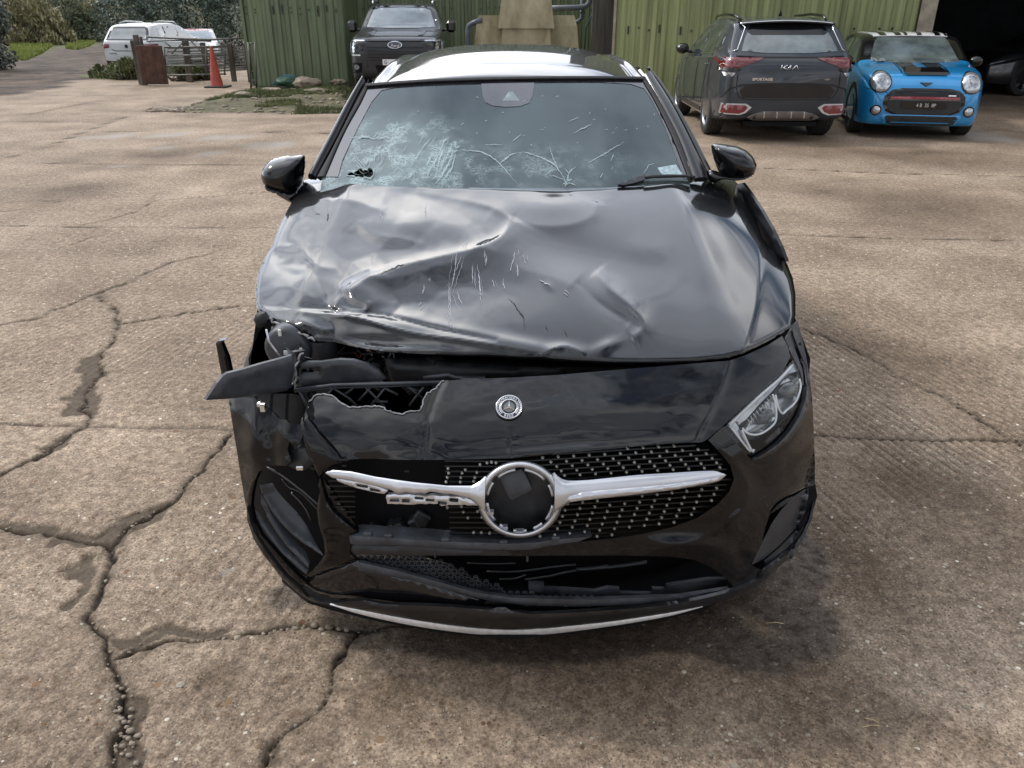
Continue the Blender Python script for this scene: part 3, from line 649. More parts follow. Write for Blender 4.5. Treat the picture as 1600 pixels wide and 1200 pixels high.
text_obj('stencilled_lettering', 'MARTIN KNOCK   B', .125, M['stain'], rt, (xh(820) - xc, -.93, Zat(14, Dh - .8)), (math.pi / 2 - .07, 0, 0), .004)
rt = empty('drain_pipe', (xh(925), yh + .6, 0), label='grey drain pipes and elbows on the wall right of the concrete block', cat='pipe')
x9 = xh(925, D=Dh + .6); Dp = Dh + .6
mb = MB(); mb.tube([(xh(858, D=Dp) - x9, 0, Zat(13, Dp)), (xh(905, D=Dp) - x9, 0, Zat(12, Dp)), (xh(918, D=Dp) - x9, 0, Zat(10, Dp)), (xh(924, D=Dp) - x9, 0, Zat(4, Dp)), (xh(927, D=Dp) - x9, 0, Zat(-60, Dp))], .062, n=12); mb.build('upper_pipe', M['pipe'], rt)
mb = MB(); mb.tube([(xh(914, D=Dp) - x9, .12, 4.8), (xh(914, D=Dp) - x9, .12, Zat(28, Dp)), (xh(908, D=Dp) - x9, .12, Zat(34, Dp)), (xh(903, D=Dp) - x9, .12, Zat(36, Dp))], .055, n=12); mb.tube([(xh(914, D=Dp) - x9, .12, Zat(20, Dp)), (xh(914, D=Dp) - x9, .12, Zat(17, Dp))], .068, n=12); mb.build('down_pipe', M['pipe'], rt)
mb = MB(); mb.tube([(xh(758, D=Dh) - x9, -1.2, Zat(31, Dh - .5)), (xh(745, D=Dh) - x9, -1.1, Zat(36, Dh - .5)), (xh(738, D=Dh) - x9, -1.0, Zat(40, Dh - .5)), (xh(736, D=Dh) - x9, -1.0, Zat(48, Dh - .5)), (xh(736, D=Dh) - x9, -1.0, .1)], .055, n=12); mb.build('elbow_pipe', M['pipe'], rt)
mb = MB(); mb.tube([(xh(948, D=Dp) - x9, -.1, Zat(-6, Dp)), (xh(936, D=Dp) - x9, -.12, Zat(10, Dp)), (xh(925, D=Dp) - x9, -.15, Zat(28, Dp)), (xh(919, D=Dp) - x9, -.15, Zat(45, Dp)), (xh(918, D=Dp) - x9, -.15, Zat(70, Dp)), (xh(918, D=Dp) - x9, -.15, .05)], .016, n=6); o = mb.build('hose', mat('blue_hose', (.02, .07, .10), .4), rt)
slab('wooden_boards', None, mat('dark_boards', (.03, .032, .036), .8, col2=(.085, .075, .06), vscale=3, stretch=(8, 8, .4)), (xh(944, D=17.9), 17.9 + CAM[1] + .3, 2.7), (xh(955, D=17.9) - xh(921, D=17.9), .18, 5.4))
tag(bpy.data.objects['wooden_boards'], 'tall dark boards closing the gap beside the yellow green shed', 'boards')

# ================================================================== GATE, FENCE, CONE
M['galv'] = mat('galvanised_tube', (.12, .12, .11), .5, metal=.5, var=.35, vscale=8)
M['old_wood'] = mat('weathered_wood', (.055, .045, .036), .85, col2=(.15, .125, .10), vscale=6, stretch=(1, 1, .25), bump=.003)
M['rust_sheet'] = mat('rusty_sheet', (.040, .020, .015), .8, col2=(.105, .05, .032), vscale=5, bump=.003)
def P3(u, v, D): return Vector((Xat(u, D, Zat(v, D)), D + CAM[1], Zat(v, D)))
g0 = P3(258, 118, 22.6)
rt = empty('field_gate', (g0.x, g0.y, 0), label='galvanised tubular field gate with diagonal braces behind the traffic cone', cat='gate')
mb = MB()
def gp(u, v, D=22.6): p = P3(u, v, D); return (p.x - g0.x, p.y - g0.y, p.z)
for v0, v1 in ((74, 72.5), (87, 86), (103, 102), (118, 115.5)): mb.tube([gp(256, v0), gp(353, v1)], .021, n=7)
for u in (257, 322, 351): mb.tube([gp(u, 73), gp(u, 117.5)], .021, n=7)
mb.build('tubular_frame', M['galv'], rt)
mb = MB(); mb.tube([gp(229, 57.5), gp(292, 61), gp(330, 62), gp(396, 59)], .026, n=7); mb.tube([gp(229, 64.5), gp(290, 63), gp(330, 64.5)], .018, n=7)
mb.tube([gp(289, 63), gp(268, 84)], .016, n=6); mb.tube([gp(258, 66), gp(268, 74)], .016, n=6); mb.tube([gp(298, 64), gp(318, 84)], .016, n=6); mb.build('top_rail', M['galv'], rt)
g1 = P3(262, 115, 25)
rt = empty('slatted_fence', (g1.x, g1.y, 0), label='old wooden fence of thin slats running behind the tubular gate', cat='fence')
mb = MB()
for i in range(9):
    a = P3(262, 76 + i * 4.9, 25); b2 = P3(402, 73 + i * 4.3, 23); c = (a + b2) / 2; d = b2 - a
    mb.box((c.x - g1.x, c.y - g1.y, c.z), (d.length, .025, .045), 0, rot=Matrix.Rotation(math.atan2(d.y, d.x), 3, 'Z') @ Matrix.Rotation(-math.asin(d.z / d.length), 3, 'Y'))
mb.build('slats', mat('pale_slats', (.06, .062, .055), .8, col2=(.17, .17, .155), vscale=6), rt)
for u in (297, 323, 364, 388):
    k = (u - 262) / 140; D = 25 - 2 * k; p = P3(u, 110, D - .08); mb = MB(); mb.box((p.x - g1.x, p.y - g1.y, .5), (.14 if u != 388 else .07, .08, 1.0), bev=.01); mb.build('post', M['old_wood'], rt)
for i, (u, v0, v1, w, D, lb) in enumerate([(218, 63, 118, .11, 22.3, 'shorter leaning wooden gate post left of the rusty sheet'), (224, 54, 120, .12, 22.1, 'tall split wooden gate post behind the rusty sheet'), (230, 57, 116, .07, 22.5, 'thin wooden post touching the gate rail'), (296, 62, 112, .15, 23.2, 'thick dark wooden post in the middle of the gate')]):
    p = P3(u, v1, D); zt = Zat(v0, D); mb = MB(); mb.box((0, 0, zt / 2), (w, w, zt), bev=.015, rot=Matrix.Rotation(.02 * (i - 1), 3, 'Y')); o = mb.build('gate_post', M['old_wood']); o.location = (p.x, p.y, 0); tag(o, lb, 'post', 'gate posts')
p = P3(242, 122, 21.9); zt = Zat(71, 21.9); mb = MB()
mb.box((0, 0, zt / 2 + .02), (.66, .05, zt - .04), bev=.008)
for k in (-.2, .08, .25): mb.box((k, -.028, zt / 2), (.012, .012, zt - .1))
o = mb.build('rusty_sheet', M['rust_sheet']); o.location = (p.x, p.y, 0); o.rotation_euler = (.05, .01, .06); tag(o, 'upright rusty brown metal sheet standing against the gate posts', 'metal sheet')
p = P3(337, 119, 21.4); h = Zat(72, 21.4)
rt = empty('traffic_cone', (p.x, p.y, 0), label='tall faded orange traffic cone on a black base by the gate', cat='traffic cone')
mb = MB(); mb.lathe([(.04, .165), (.06, .155), (h * .97, .035), (h, .03), (h, .001)], (0, 0, 0), 'Z', n=24); mb.build('cone_body', mat('faded_orange', (.33, .05, .03), .6, var=.25, vscale=6), rt)
mb = MB(); mb.box((.02, 0, .02), (.56, .5, .04), bev=.01); mb.build('base', M['rubber'], rt)
# small tubular hurdle at the shed corner
rt = empty('metal_hurdle', (P3(391, 140, 19).x, 19 + CAM[1], 0), label='narrow rusty tubular hurdle at the corner of the green shed', cat='hurdle')
q0 = P3(391, 140, 19); mb = MB()
def hp(u, v): q = P3(u, v, 19); return (q.x - q0.x, 0, q.z)
mb.tube([hp(388, 66), hp(392.5, 141)], .022, n=7); mb.tube([hp(398.5, 66), hp(401, 139)], .02, n=7)
for v in (68, 112, 126, 134): mb.tube([hp(388 + (v - 66) * .06, v), hp(399.5, v - .6)], .015, n=6)
mb.build('tubular_frame', M['galv'], rt)

# rubble, slabs and sheeting on the strip in front of the shed
M['rubble'] = mat('rubble_stone', (.17, .13, .095), .9, col2=(.36, .30, .24), vscale=9, bump=.006, bscale=30)
M['turf'] = mat('rough_turf_soil', (.05, .05, .022), .95, col2=(.135, .115, .06), vscale=5, bump=.02, bscale=14)
def mound():
    mb = MB(); R = np.random.RandomState(3)
    V2, F, loops = mesh2d([(282, 176), (300, 163), (350, 152), (400, 140), (545, 134), (548, 176), (470, 178), (380, 177)], (), 3.0)
    d = seg_dist(V2, loops[0], True)[0]; P = on_z(V2, 0.0); P[:, 2] = np.clip(d / 14, 0, 1) * (.05 + .17 * fbm(P[:, 0] * 1.6, P[:, 1] * 1.6, 4, 3)) - .006
    o = mkobj('earth_strip', P, F, M['turf'], None, True); tag(o, kind='structure'); return P
MP = mound()
R = np.random.RandomState(11)
for (u, v, rx, ry, rz), lb in zip([(480, 139, .34, .25, .13), (495, 152, .30, .22, .05), (423, 152, .26, .2, .07), (383, 158, .20, .16, .05), (530, 137, .22, .2, .07)],
        ['biggest lump of pinkish rubble by the shed wall', 'flat pale stone on the turf strip, left of the wrecked car', 'low brown stone in the middle of the turf strip', 'flat stone at the left end of the turf strip', 'small rubble lump beside the pickup tyre']):
    D = G(u, v)[1] - CAM[1]; x = Xat(u, D); mb = MB(); mb.blob((0, 0, 0), (rx, ry, rz), 0, int(u), .5, 3); o = mb.build('rubble_stone', M['rubble']); o.location = (x, D + CAM[1], .14); tag(o, lb, 'stone', 'rubble on the turf strip')
mb = MB()
for i in range(240):
    k = R.randint(len(MP)); s = R.uniform(.015, .06); mb.blob((MP[k, 0], MP[k, 1], MP[k, 2] + s * .2), (s, s * .8, s * .5), 0, i, .5, 1)
for i in range(110):
    x, y = gpt(R.uniform(232, 290), R.uniform(169, 175)); s = R.uniform(.01, .05); mb.blob((x, y, s * .3), (s * 1.6, s, s * .6), 0, i, .5, 1)
tag(mb.build('rubble_bits', M['rubble']), kind='stuff')
x, y = gpt(451, 138); mb = MB()
mb.tube([(-.42, 0, .03), (-.3, .05, .16), (-.1, .05, .25), (.12, .03, .24), (.3, .0, .14), (.42, -.02, .04)], .025, n=6)
mb.blob((0, .05, .1), (.38, .18, .13), 1, 3, .4, 3); o = mb.build('sheeting_heap', [mat('blue_hoop', (.04, .13, .20), .5), mat('green_sheeting', (.03, .09, .055), .6, var=.4)]); o.location = (x, y + .1, .05); tag(o, 'small heap of green sheeting with a blue hose hoop against the green shed', 'heap')
# grass blades
def blades(name, spots, n, h, w, m, seed):
    R = np.random.RandomState(seed); V = []; F = []
    for i in range(n):
        x, y, z = spots(R); a = R.uniform(0, math.pi); hh = h * R.uniform(.4, 1.2); lx, ly = R.normal(0, .35, 2) * hh; c, s = math.cos(a) * w, math.sin(a) * w
        k = len(V); V += [(x - c, y - s, z), (x + c, y + s, z), (x + lx, y + ly, z + hh)]; F.append((k, k + 1, k + 2))
    o = mkobj(name, V, F, m, None, False); tag(o, kind='stuff')
M['grass'] = mat('grass_blades', (.062, .082, .028), .7, col2=(.17, .185, .07), vscale=1.2, vpos=(.3, .7))
M['grass_light'] = mat('sunlit_grass', (.13, .17, .03), .7, col2=(.30, .33, .07), vscale=.5, vpos=(.3, .7))
def sp_strip(R):
    while True:
        k = R.randint(len(MP)); x, y = MP[k, 0] + R.normal(0, .06), MP[k, 1] + R.normal(0, .06)
        if vnoise(np.array([x * 1.1]), np.array([y * 2.2]), 7)[0] > .5 or y < 12.6 + .4 * math.sin(x * 3): return x, y, MP[k, 2] - .01
blades('strip_grass', sp_strip, 15000, .085, .008, M['grass'], 1)
def poly_sampler(polys):
    tris = []
    for pl in polys:
        lo = np.min(pl, 0); hi = np.max(pl, 0); tris.append((np.array(pl, float), lo, hi))
    def f(R):
        while True:
            pl, lo, hi = tris[R.randint(len(tris))]; q = R.uniform(lo, hi)
            if inside(pl, q[None])[0]: x, y = G(*q); return x, y, 0.0
    return f
blades('verge_grass', poly_sampler([[(14, 92), (18, 66), (40, 54), (92, 45), (125, 43), (134, 50), (116, 58), (84, 71), (66, 84), (40, 96)], [(103, 76), (120, 63), (150, 56), (172, 53), (155, 63), (140, 73), (120, 78)], [(100, 50), (170, 47), (172, 50), (120, 54)]]), 42000, .20, .035, M['grass_light'], 2)
blades('gate_weeds', poly_sampler([[(140, 122), (175, 108), (222, 106), (222, 124), (170, 124)], [(260, 100), (300, 98), (325, 112), (322, 118), (262, 119)]]), 4200, .26, .03, M['grass'], 3)

# ================================================================== VEGETATION
def leafmat(name, c1, c2, sc=1.5): 
    m = mat(name, c1, .55, col2=c2, vscale=sc, vpos=(.3, .7)); return m
M['bark'] = mat('bark', (.05, .042, .034), .9, col2=(.11, .095, .075), vscale=8)
def plant(name, base, lobes, nleaf, leaf, mleaf, label, cat, group=None, stems=7, seed=0, droop=0.0, stem_h=None):
    """stems and a crown of leaf-sized faces spread through several uneven lobes"""
    R = np.random.RandomState(seed); rt = empty(name, base, label=label, cat=cat, group=group)
    mb = MB(); tot = sum(l[1][0] * l[1][1] * l[1][2] for l in lobes)
    for i in range(stems):
        l = lobes[R.randint(len(lobes))]; c = np.array(l[0]); e = c + np.array(l[1]) * R.uniform(-.6, .6, 3); s = np.array([c[0] * .4 + R.normal(0, .15), c[1] * .3, 0]); mid = (s + e) / 2 + R.normal(0, .12, 3)
        mb.tube([s, mid, e], [.05, .035, .012], n=5)
    mb.build('stems', M['bark'], rt)
    Vs = []; n_all = 0
    for c, r in lobes:
        n = int(nleaf * (r[0] * r[1] * r[2]) ** .7 / sum((l[1][0] * l[1][1] * l[1][2]) ** .7 for l in lobes)); d = R.normal(0, 1, (n, 3)); d /= np.linalg.norm(d, axis=1, keepdims=True)
        rad = R.uniform(.45, 1.05, n) ** .6; p = np.array(c) + d * rad[:, None] * np.array(r)
        k = vnoise(p[:, 0] * 2.1 + 9, p[:, 2] * 2.1 + p[:, 1] * 1.3, seed) > .33; p = p[k]; p = p[p[:, 2] > .02]
        a = R.normal(0, 1, p.shape); a /= np.linalg.norm(a, axis=1, keepdims=True); b2 = np.cross(a, R.normal(0, 1, p.shape)); b2 /= np.linalg.norm(b2, axis=1, keepdims=True)
        s = leaf * R.uniform(.5, 1.3, (len(p), 1)); a[:, 2] -= droop
        Vs.append(np.stack([p - a * s, p + b2 * s * .45, p + a * s, p - b2 * s * .45], 1))
    Q = np.concatenate(Vs).reshape(-1, 3); F = np.arange(len(Q)).reshape(-1, 4)
    mkobj('foliage', Q, F, mleaf, rt, False)
    return rt
LF = {'dark': leafmat('dark_bramble_leaf', (.030, .042, .030), (.16, .19, .15), 4), 'ivy': leafmat('ivy_leaf', (.038, .060, .045), (.15, .20, .155), 3.0), 'yellow': leafmat('yellowing_leaf', (.13, .13, .065), (.40, .36, .19), 1.2),
      'olive': leafmat('olive_leaf', (.12, .135, .065), (.34, .35, .19), .8), 'brown': leafmat('dry_brown_stem', (.14, .11, .08), (.34, .28, .20), 1.0), 'mid': leafmat('mid_leaf', (.085, .11, .065), (.24, .27, .165), 1.0)}
def B(u, D): return (Xat(u, D), D + CAM[1], 0)
plant('bramble_bush', B(6, 29), [((-.9, 0, 1.1), (1.2, 1.2, 1.2)), ((-.35, .2, 1.7), (.75, 1.0, .9)), ((-.1, -.2, .6), (.65, 1, .7)), ((-1.6, .4, 2.6), (1.6, 1.4, 1.6))], 12000, .085, LF['dark'], 'dark bramble bush at the left edge of the track', 'bush', seed=1)
plant('ivy_thicket', B(298, 46), [((-3.2, 0, 1.5), (1.7, 1.5, 2.0)), ((-1.3, -.5, 1.2), (1.6, 1.3, 1.6)), ((.8, 0, 1.8), (1.7, 1.5, 2.1)), ((2.9, -.3, 1.6), (1.8, 1.5, 1.9)), ((-2, .4, 3.4), (2.4, 1.6, 1.6)), ((1.4, .4, 3.8), (2.6, 1.6, 1.7)), ((4.6, .2, 2.6), (1.6, 1.5, 2.6))], 30000, .10, LF['ivy'], 'big dark ivy thicket behind the white and red cars', 'thicket', seed=2)
for i, (u, D, s, k, lb) in enumerate([(30, 62, 1.5, 'brown', 'dry brown reed-like scrub at the far left of the verge'), (62, 58, 1.15, 'yellow', 'pale yellow arching shrub above the left verge'), (90, 70, 1.7, 'brown', 'tall brown leafless scrub behind the pale yellow shrub'),
        (118, 66, 1.2, 'mid', 'grey green scrub where the track bends'), (150, 68, 1.5, 'yellow', 'yellow leaved sapling thicket left of the white car roof'), (176, 74, 2.0, 'olive', 'olive scrub just behind the white car'), (205, 78, 2.4, 'olive', 'tall olive thicket left of the dark ivy'), (10, 80, 2.6, 'mid', 'tall grey green scrub at the far left corner'), (135, 84, 2.4, 'olive', 'distant olive trees over the bend in the track'), (60, 84, 2.4, 'mid', 'distant grey green trees behind the yellow shrub'), (372, 30, .38, 'mid', 'small weeds growing through the fence near the shed corner')]):
    plant('scrub', B(u, D), [((-1.2 * s, 0, .7 * s), (1.1 * s, .9 * s, .9 * s)), ((.7 * s, .2, 1.0 * s), (1.2 * s, .9 * s, 1.1 * s)), ((-.2 * s, 0, 2.0 * s), (1.4 * s, 1 * s, 1.1 * s)), ((1.3 * s, .1, .5 * s), (.9 * s, .8 * s, .6 * s))], 7000 if s > 1 else 1200, .14 if s > 1 else .05, LF[k], lb, 'scrub', 'scrub beside the track', seed=20 + i, droop=.8 if k in ('brown', 'yellow') else 0, stems=22)
for i, (u, D, s, lb) in enumerate([(205, 24.2, .42, 'biggest leafy weed clump below the rear bumper of the white SUV'), (186, 24.6, .30, 'small weed clump under the left rear lamp of the white SUV'), (160, 25, .26, 'low weeds at the left end by the track edge'), (285, 23.6, .30, 'weeds growing through the bottom bars of the gate'), (308, 24, .26, 'weeds between the gate bars near the traffic cone')]):
    plant('weed_clump', B(u, D), [((-.7 * s, 0, .45 * s), (.8 * s, .6 * s, .5 * s)), ((.5 * s, .1, .6 * s), (.9 * s, .6 * s, .7 * s)), ((0, -.1, 1.0 * s), (.6 * s, .5 * s, .5 * s))], 1500, .055, M['grass'], lb, 'weeds', 'weed clumps by the gate', seed=60 + i, stems=8)
# wooded bank that closes the view
def bank():
    xs = np.linspace(-75, 10, 90); V = []; F = []; rows = [(86, 0), (92, 2.2), (99, 4.6), (110, 8), (130, 10), (160, 9)]
    for y, z in rows:
        for x in xs: V.append((x, y + 3 * math.sin(x * .13), z * (1 + .25 * math.sin(x * .21 + y)) - .3))
    n = len(xs)
    for j in range(len(rows) - 1):
        for i in range(n - 1): F.append((j * n + i, j * n + i + 1, (j + 1) * n + i + 1, (j + 1) * n + i))
    tag(mkobj('hill', V, F, mat('scrubby_slope', (.05, .055, .03), .95, col2=(.17, .15, .09), vscale=.5, bump=.2, bscale=1), None, True), kind='structure')
bank()
def wood():
    R = np.random.RandomState(8); n = 42000; x = R.uniform(-72, 6, n); y = R.uniform(84, 104, n); z = R.uniform(0, 7.5, n) * (.75 + .4 * vnoise(x * .25, y * .2, 3)); k = vnoise(x * .5, z * .6 + y * .15, 5) > .36
    p = np.stack([x, y, z], -1)[k]; a = R.normal(0, 1, p.shape); a /= np.linalg.norm(a, axis=1, keepdims=True); b2 = np.cross(a, R.normal(0, 1, p.shape)); b2 /= np.linalg.norm(b2, axis=1, keepdims=True); s = R.uniform(.1, .3, (len(p), 1))
    Q = np.stack([p - a * s, p + b2 * s * .5, p + a * s, p - b2 * s * .5], 1).reshape(-1, 3); tag(mkobj('far_wood', Q, np.arange(len(Q)).reshape(-1, 4), LF['olive'], None, False), kind='stuff')
wood()

# ================================================================== THE WRECKED CAR
HERO = empty('wrecked_hatchback', (0, 2.2, 0), label='black hatchback in the foreground with a crushed bonnet, torn bumper and cracked windscreen', cat='car')
HOFF = Vector((0, -2.2, 0))
def hp_(o, par=None):
    """attach a world-space mesh to the car"""
    p = par or HERO; o.parent = p
    if p is HERO: o.location = HOFF
    return o
_prof = smooth_interp([.10, .16, .22, .30, .45, .56, .66, .72, .76, .80, .84, .88], [.05, .02, .01, .0, .0, .0, .03, .07, .12, .18, .26, .36], .018)
_plan_x = np.linspace(0, .935, 400); _plan_y = .62 * (1 - np.sqrt(np.clip(1 - (_plan_x / .935) ** 2.4, 0, 1)))
def Ffront(x, z):
    ax = np.abs(x); return np.where(ax < .935, np.interp(ax, _plan_x, _plan_y), .62 + (ax - .935) * 8) + _prof(z)
def front(off=0.0, dent=None):
    def f(uv):
        t, d = on_surf(uv, lambda P: P[:, 1] - (Ffront(P[:, 0], P[:, 2]) - off))
        if dent is not None: t = t - dent(np.asarray(uv, float))
        return CAM + d * t[:, None]
    return f
_hz = smooth_interp([.05, .2, .3, .5, .8, 1.1, 1.3, 1.5], [.745, .795, .835, .885, .95, 1.012, 1.052, 1.09], .05)
def Hhood(x, y):
    ax = np.abs(x - .0); c = np.clip(ax - .52, 0, 1)
    return _hz(y) + .005 * np.exp(-((ax - .60) / .05) ** 2) - .020 * (ax / .6) ** 2 - .35 * c ** 2
def plane(p0, n):
    p0 = np.array(p0, float); n = np.array(n, float)
    def f(uv):
        d = ray(uv); t = ((p0 - CAM) @ n) / (d @ n); return CAM + d * t[:, None]
    return f
def aty(y, tilt=0.0, z0=.6):
    """upright plane y + tilt*(z-z0)"""
    return plane((0, y, z0), (0, 1, -tilt))

# ---------------- bonnet
def sd(P, c, r, ang=0.0):
    e = P - np.array(c); ca, sa = math.cos(math.radians(ang)), math.sin(math.radians(ang)); x = e[:, 0] * ca + e[:, 1] * sa; y = -e[:, 0] * sa + e[:, 1] * ca
    return np.sqrt((x / r[0]) ** 2 + (y / r[1]) ** 2)
def bumpf(k, p=2.0): return np.exp(-np.abs(k) ** p)
def ridge(P, line, w, h, w2=None, taper=True):
    """a crease: w is the width on the left side of the line, w2 on the right side"""
    d, par, side = seg_dist(P, catmull(line, 5, False)); ww = np.where(side > 0, w, w2 if w2 else w)
    e = np.clip(np.sin(np.clip(par, 0, 1) * math.pi), 0, 1) ** .45 if taper else 1.0
    return h * (.55 * np.exp(-(d / ww) ** 1.5) + .45 * np.exp(-(d / ww) ** 1.0 * 1.3)) * e
def facets(P, H, step=34, seed=4):
    """piecewise flat version of a height field: the planes and creases of crumpled sheet"""
    R = np.random.RandomState(seed); gx, gy = np.meshgrid(np.arange(360, 1300, step), np.arange(230, 620, step * .62)); C = np.stack([gx.ravel(), gy.ravel()], -1) + R.uniform(-.45, .45, (gx.size, 2)) * np.array([step, step * .62])
    hv = H(C); r = delaunay_2d_cdt([Vector(c) for c in C], [], [], 0, 1e-6); Vt = np.array([(v.x, v.y) for v in r[0]]); om = [o_[0] for o_ in r[3]]; T = [f for f in r[2]]; hv = hv[om]; out = np.zeros(len(P)); done = np.zeros(len(P), bool)
    for f in T:
        a, b2, c = Vt[list(f)[:3]]; lo = np.minimum(np.minimum(a, b2), c); hi = np.maximum(np.maximum(a, b2), c); k = np.where(~done & (P[:, 0] >= lo[0]) & (P[:, 0] <= hi[0]) & (P[:, 1] >= lo[1]) & (P[:, 1] <= hi[1]))[0]
        if not len(k): continue
        M_ = np.array([b2 - a, c - a]).T
        if abs(np.linalg.det(M_)) < 1e-9: continue
        w = np.linalg.solve(M_, (P[k] - a).T); ins = (w[0] >= -1e-6) & (w[1] >= -1e-6) & (w.sum(0) <= 1 + 1e-6); kk = k[ins]; out[kk] = hv[f[0]] + w[0][ins] * (hv[f[1]] - hv[f[0]]) + w[1][ins] * (hv[f[2]] - hv[f[0]]); done[kk] = True
    return np.where(done, out, H(P))
def hood_dent(P):
    base = hood_smooth(P); m = np.clip((860 - P[:, 0]) / 160, 0, 1) * np.clip((P[:, 1] - 285) / 20, 0, 1) * np.clip((480 - P[:, 1]) / 20, 0, 1)
    f = sum(facets(P + np.array(o_), hood_smooth, 40, 4) for o_ in ((0, 0), (2.2, 0), (-2.2, 0), (0, 1.8), (0, -1.8))) / 5; g = sum(facets(P + np.array(o_), lambda q: .006 * (fbm(q[:, 0] / 33, q[:, 1] / 22, 2, 61) - .5), 22, 9) for o_ in ((0, 0), (1.5, 1), (-1.5, -1))) / 3
    return base * (1 - .6 * m) + f * .6 * m + g * m * 1.2
def hood_smooth(P):
    u, v = P[:, 0], P[:, 1]; h = np.zeros(len(P))
    m = np.clip((900 - u) / 300, 0, 1); m = m * m * (3 - 2 * m)
    # broad buckling of the struck side
    h += .020 * bumpf(sd(P, (520, 375), (105, 55), -8)) * -1.5
    h += -.034 * bumpf(sd(P, (690, 455), (135, 42), -6))
    h += .022 * bumpf(sd(P, (640, 350), (100, 26), 5))
    h += -.012 * bumpf(sd(P, (700, 310), (75, 16), 8))
    h += .016 * bumpf(sd(P, (470, 445), (42, 30)))
    h += -.014 * bumpf(sd(P, (455, 415), (26, 12), 15))
    h += .020 * bumpf(sd(P, (565, 462), (30, 17), 20), 3)
    h += .010 * bumpf(sd(P, (860, 320), (60, 20)))
    h += -.020 * bumpf(sd(P, (900, 395), (110, 34), 15))
    h += -.010 * bumpf(sd(P, (1010, 395), (88, 44), 5), 2.6) + .007 * bumpf(sd(P, (1008, 388), (38, 20), 10))
    h += .008 * bumpf(sd(P, (1110, 330), (60, 26), 30)) - .006 * bumpf(sd(P, (1120, 450), (50, 50)))
    # creases
    h += ridge(P, [(802, 340), (785, 368), (752, 385), (700, 398), (640, 412), (600, 425), (560, 438), (538, 455), (520, 482)], 9, .040, 26)
    h += ridge(P, [(802, 342), (840, 352), (885, 352), (925, 338), (935, 315)], 12, .009, 20)
    h += ridge(P, [(802, 342), (770, 325), (720, 312), (650, 300)], 14, .012, 8)
    h += ridge(P, [(488, 322), (520, 312), (560, 316), (585, 326), (602, 330)], 7, .013, 11)
    h += ridge(P, [(425, 386), (468, 388), (480, 402), (500, 418), (528, 420)], 6, .014, 13)
    h += ridge(P, [(560, 345), (580, 365), (620, 372), (665, 382)], 12, .012, 6)
    h += -ridge(P, [(478, 405), (500, 440), (512, 472)], 8, .010, 8)
    h += ridge(P, [(574, 470), (573, 484), (560, 487), (530, 482)], 5, .010, 7)
    h += -ridge(P, [(610, 455), (625, 475), (605, 497)], 8, .007, 8)
    h += ridge(P, [(930, 425), (955, 452), (985, 478), (1003, 498), (1004, 515), (985, 528)], 9, .014, 16)
    h += -ridge(P, [(900, 440), (940, 475), (985, 505)], 12, .010, 12)
    h += ridge(P, [(800, 415), (880, 440), (940, 470), (990, 500)], 20, .006, 20)
    h += .011 * bumpf(sd(P, (950, 540), (22, 9), -20)) + .003 * bumpf(sd(P, (858, 447), (9, 5), 40), 2)
    # folded front edge
    edge = np.interp(u, [395, 410, 440, 500, 560, 640, 740, 850, 935, 960, 1000, 1100, 1240], [487, 492, 500, 497, 493, 502, 523, 545, 553, 556, 560, 560, 540])
    k = (v - edge)
    wgt = np.clip((1000 - u) / 160, 0, 1)
    h += wgt * .011 * np.exp(-(k / np.where(k > 0, 16, 10)) ** 2)
    h -= wgt * .006 * np.clip((k - 4) / 40, 0, 1) ** 1.2
    h += ridge(P, [(405, 484), (470, 488), (520, 492), (560, 498), (640, 520), (730, 533), (850, 553)], 4, .012, 6)
    h -= ridge(P, [(470, 480), (540, 487), (600, 493), (690, 515), (780, 532)], 5, .012, 5)
    h += ridge(P, [(842, 560), (862, 546), (885, 541), (915, 552)], 5, .008, 6)
    h += ridge(P, [(465, 500), (500, 515), (520, 515)], 6, .012, 8) - .02 * bumpf(sd(P, (590, 535), (60, 10), 4)) * 1
    h += m * .006 * (fbm(u / 42, v / 26, 3, 5) - .5) + m * .0006 * (fbm(u / 12, v / 10, 2, 6) - .5) - m * .010 * np.abs(fbm(u / 70, v / 40, 2, 16) - .5) * 2 * (fbm(u / 90, v / 60, 2, 17)) + .004 * (fbm(u / 120, v / 70, 2, 9) - .5)
    h -= .010 * np.exp(-((v - 300) / 14) ** 2) * np.clip((1100 - u) / 200, 0, 1) * .4
    # power crease on the sound side
    h += ridge(P, [(1188, 370), (1187, 420), (1180, 480), (1160, 555)], 26, .004, 5, taper=False)
    return h * 1.3
HOOD_L = [(476, 281), (462, 305), (447, 332), (432, 365), (425, 385), (415, 400), (403, 428), (399, 455), (400, 476)]
HOOD_F = [(400, 476)] + jag([(404, 484), (418, 492), (432, 503), (450, 508), (470, 517), (488, 526), (497, 533)], 1.0, 5, 3) + [(520, 534), (560, 543), (600, 549), (640, 552), (700, 555), (760, 557), (830, 562), (900, 566), (960, 568), (1020, 568), (1080, 566), (1130, 561), (1160, 553), (1195, 536), (1220, 522), (1238, 510)]
HOOD_R = [(1243, 492), (1243, 460), (1239, 435), (1228, 407), (1205, 388), (1191, 372), (1184, 350), (1172, 318), (1160, 296), (1148, 282)]
HOOD_B = [(1130, 277), (1080, 279), (1040, 281), (1000, 286), (940, 291), (880, 292.5), (800, 291.5), (720, 289), (640, 286), (560, 281), (500, 279)]
hood_poly = HOOD_L[:-1] + HOOD_F + HOOD_R + HOOD_B
V2, F, loops = mesh2d(hood_poly, (), 3.2)
t, d = on_surf(V2, lambda P: Hhood(P[:, 0], P[:, 1]) - P[:, 2])
bd = seg_dist(V2, loops[0], True)[0]
t = t - hood_dent(V2) + .012 * np.clip(1 - bd / 7, 0, 1) ** 2
HP = CAM + d * t[:, None]
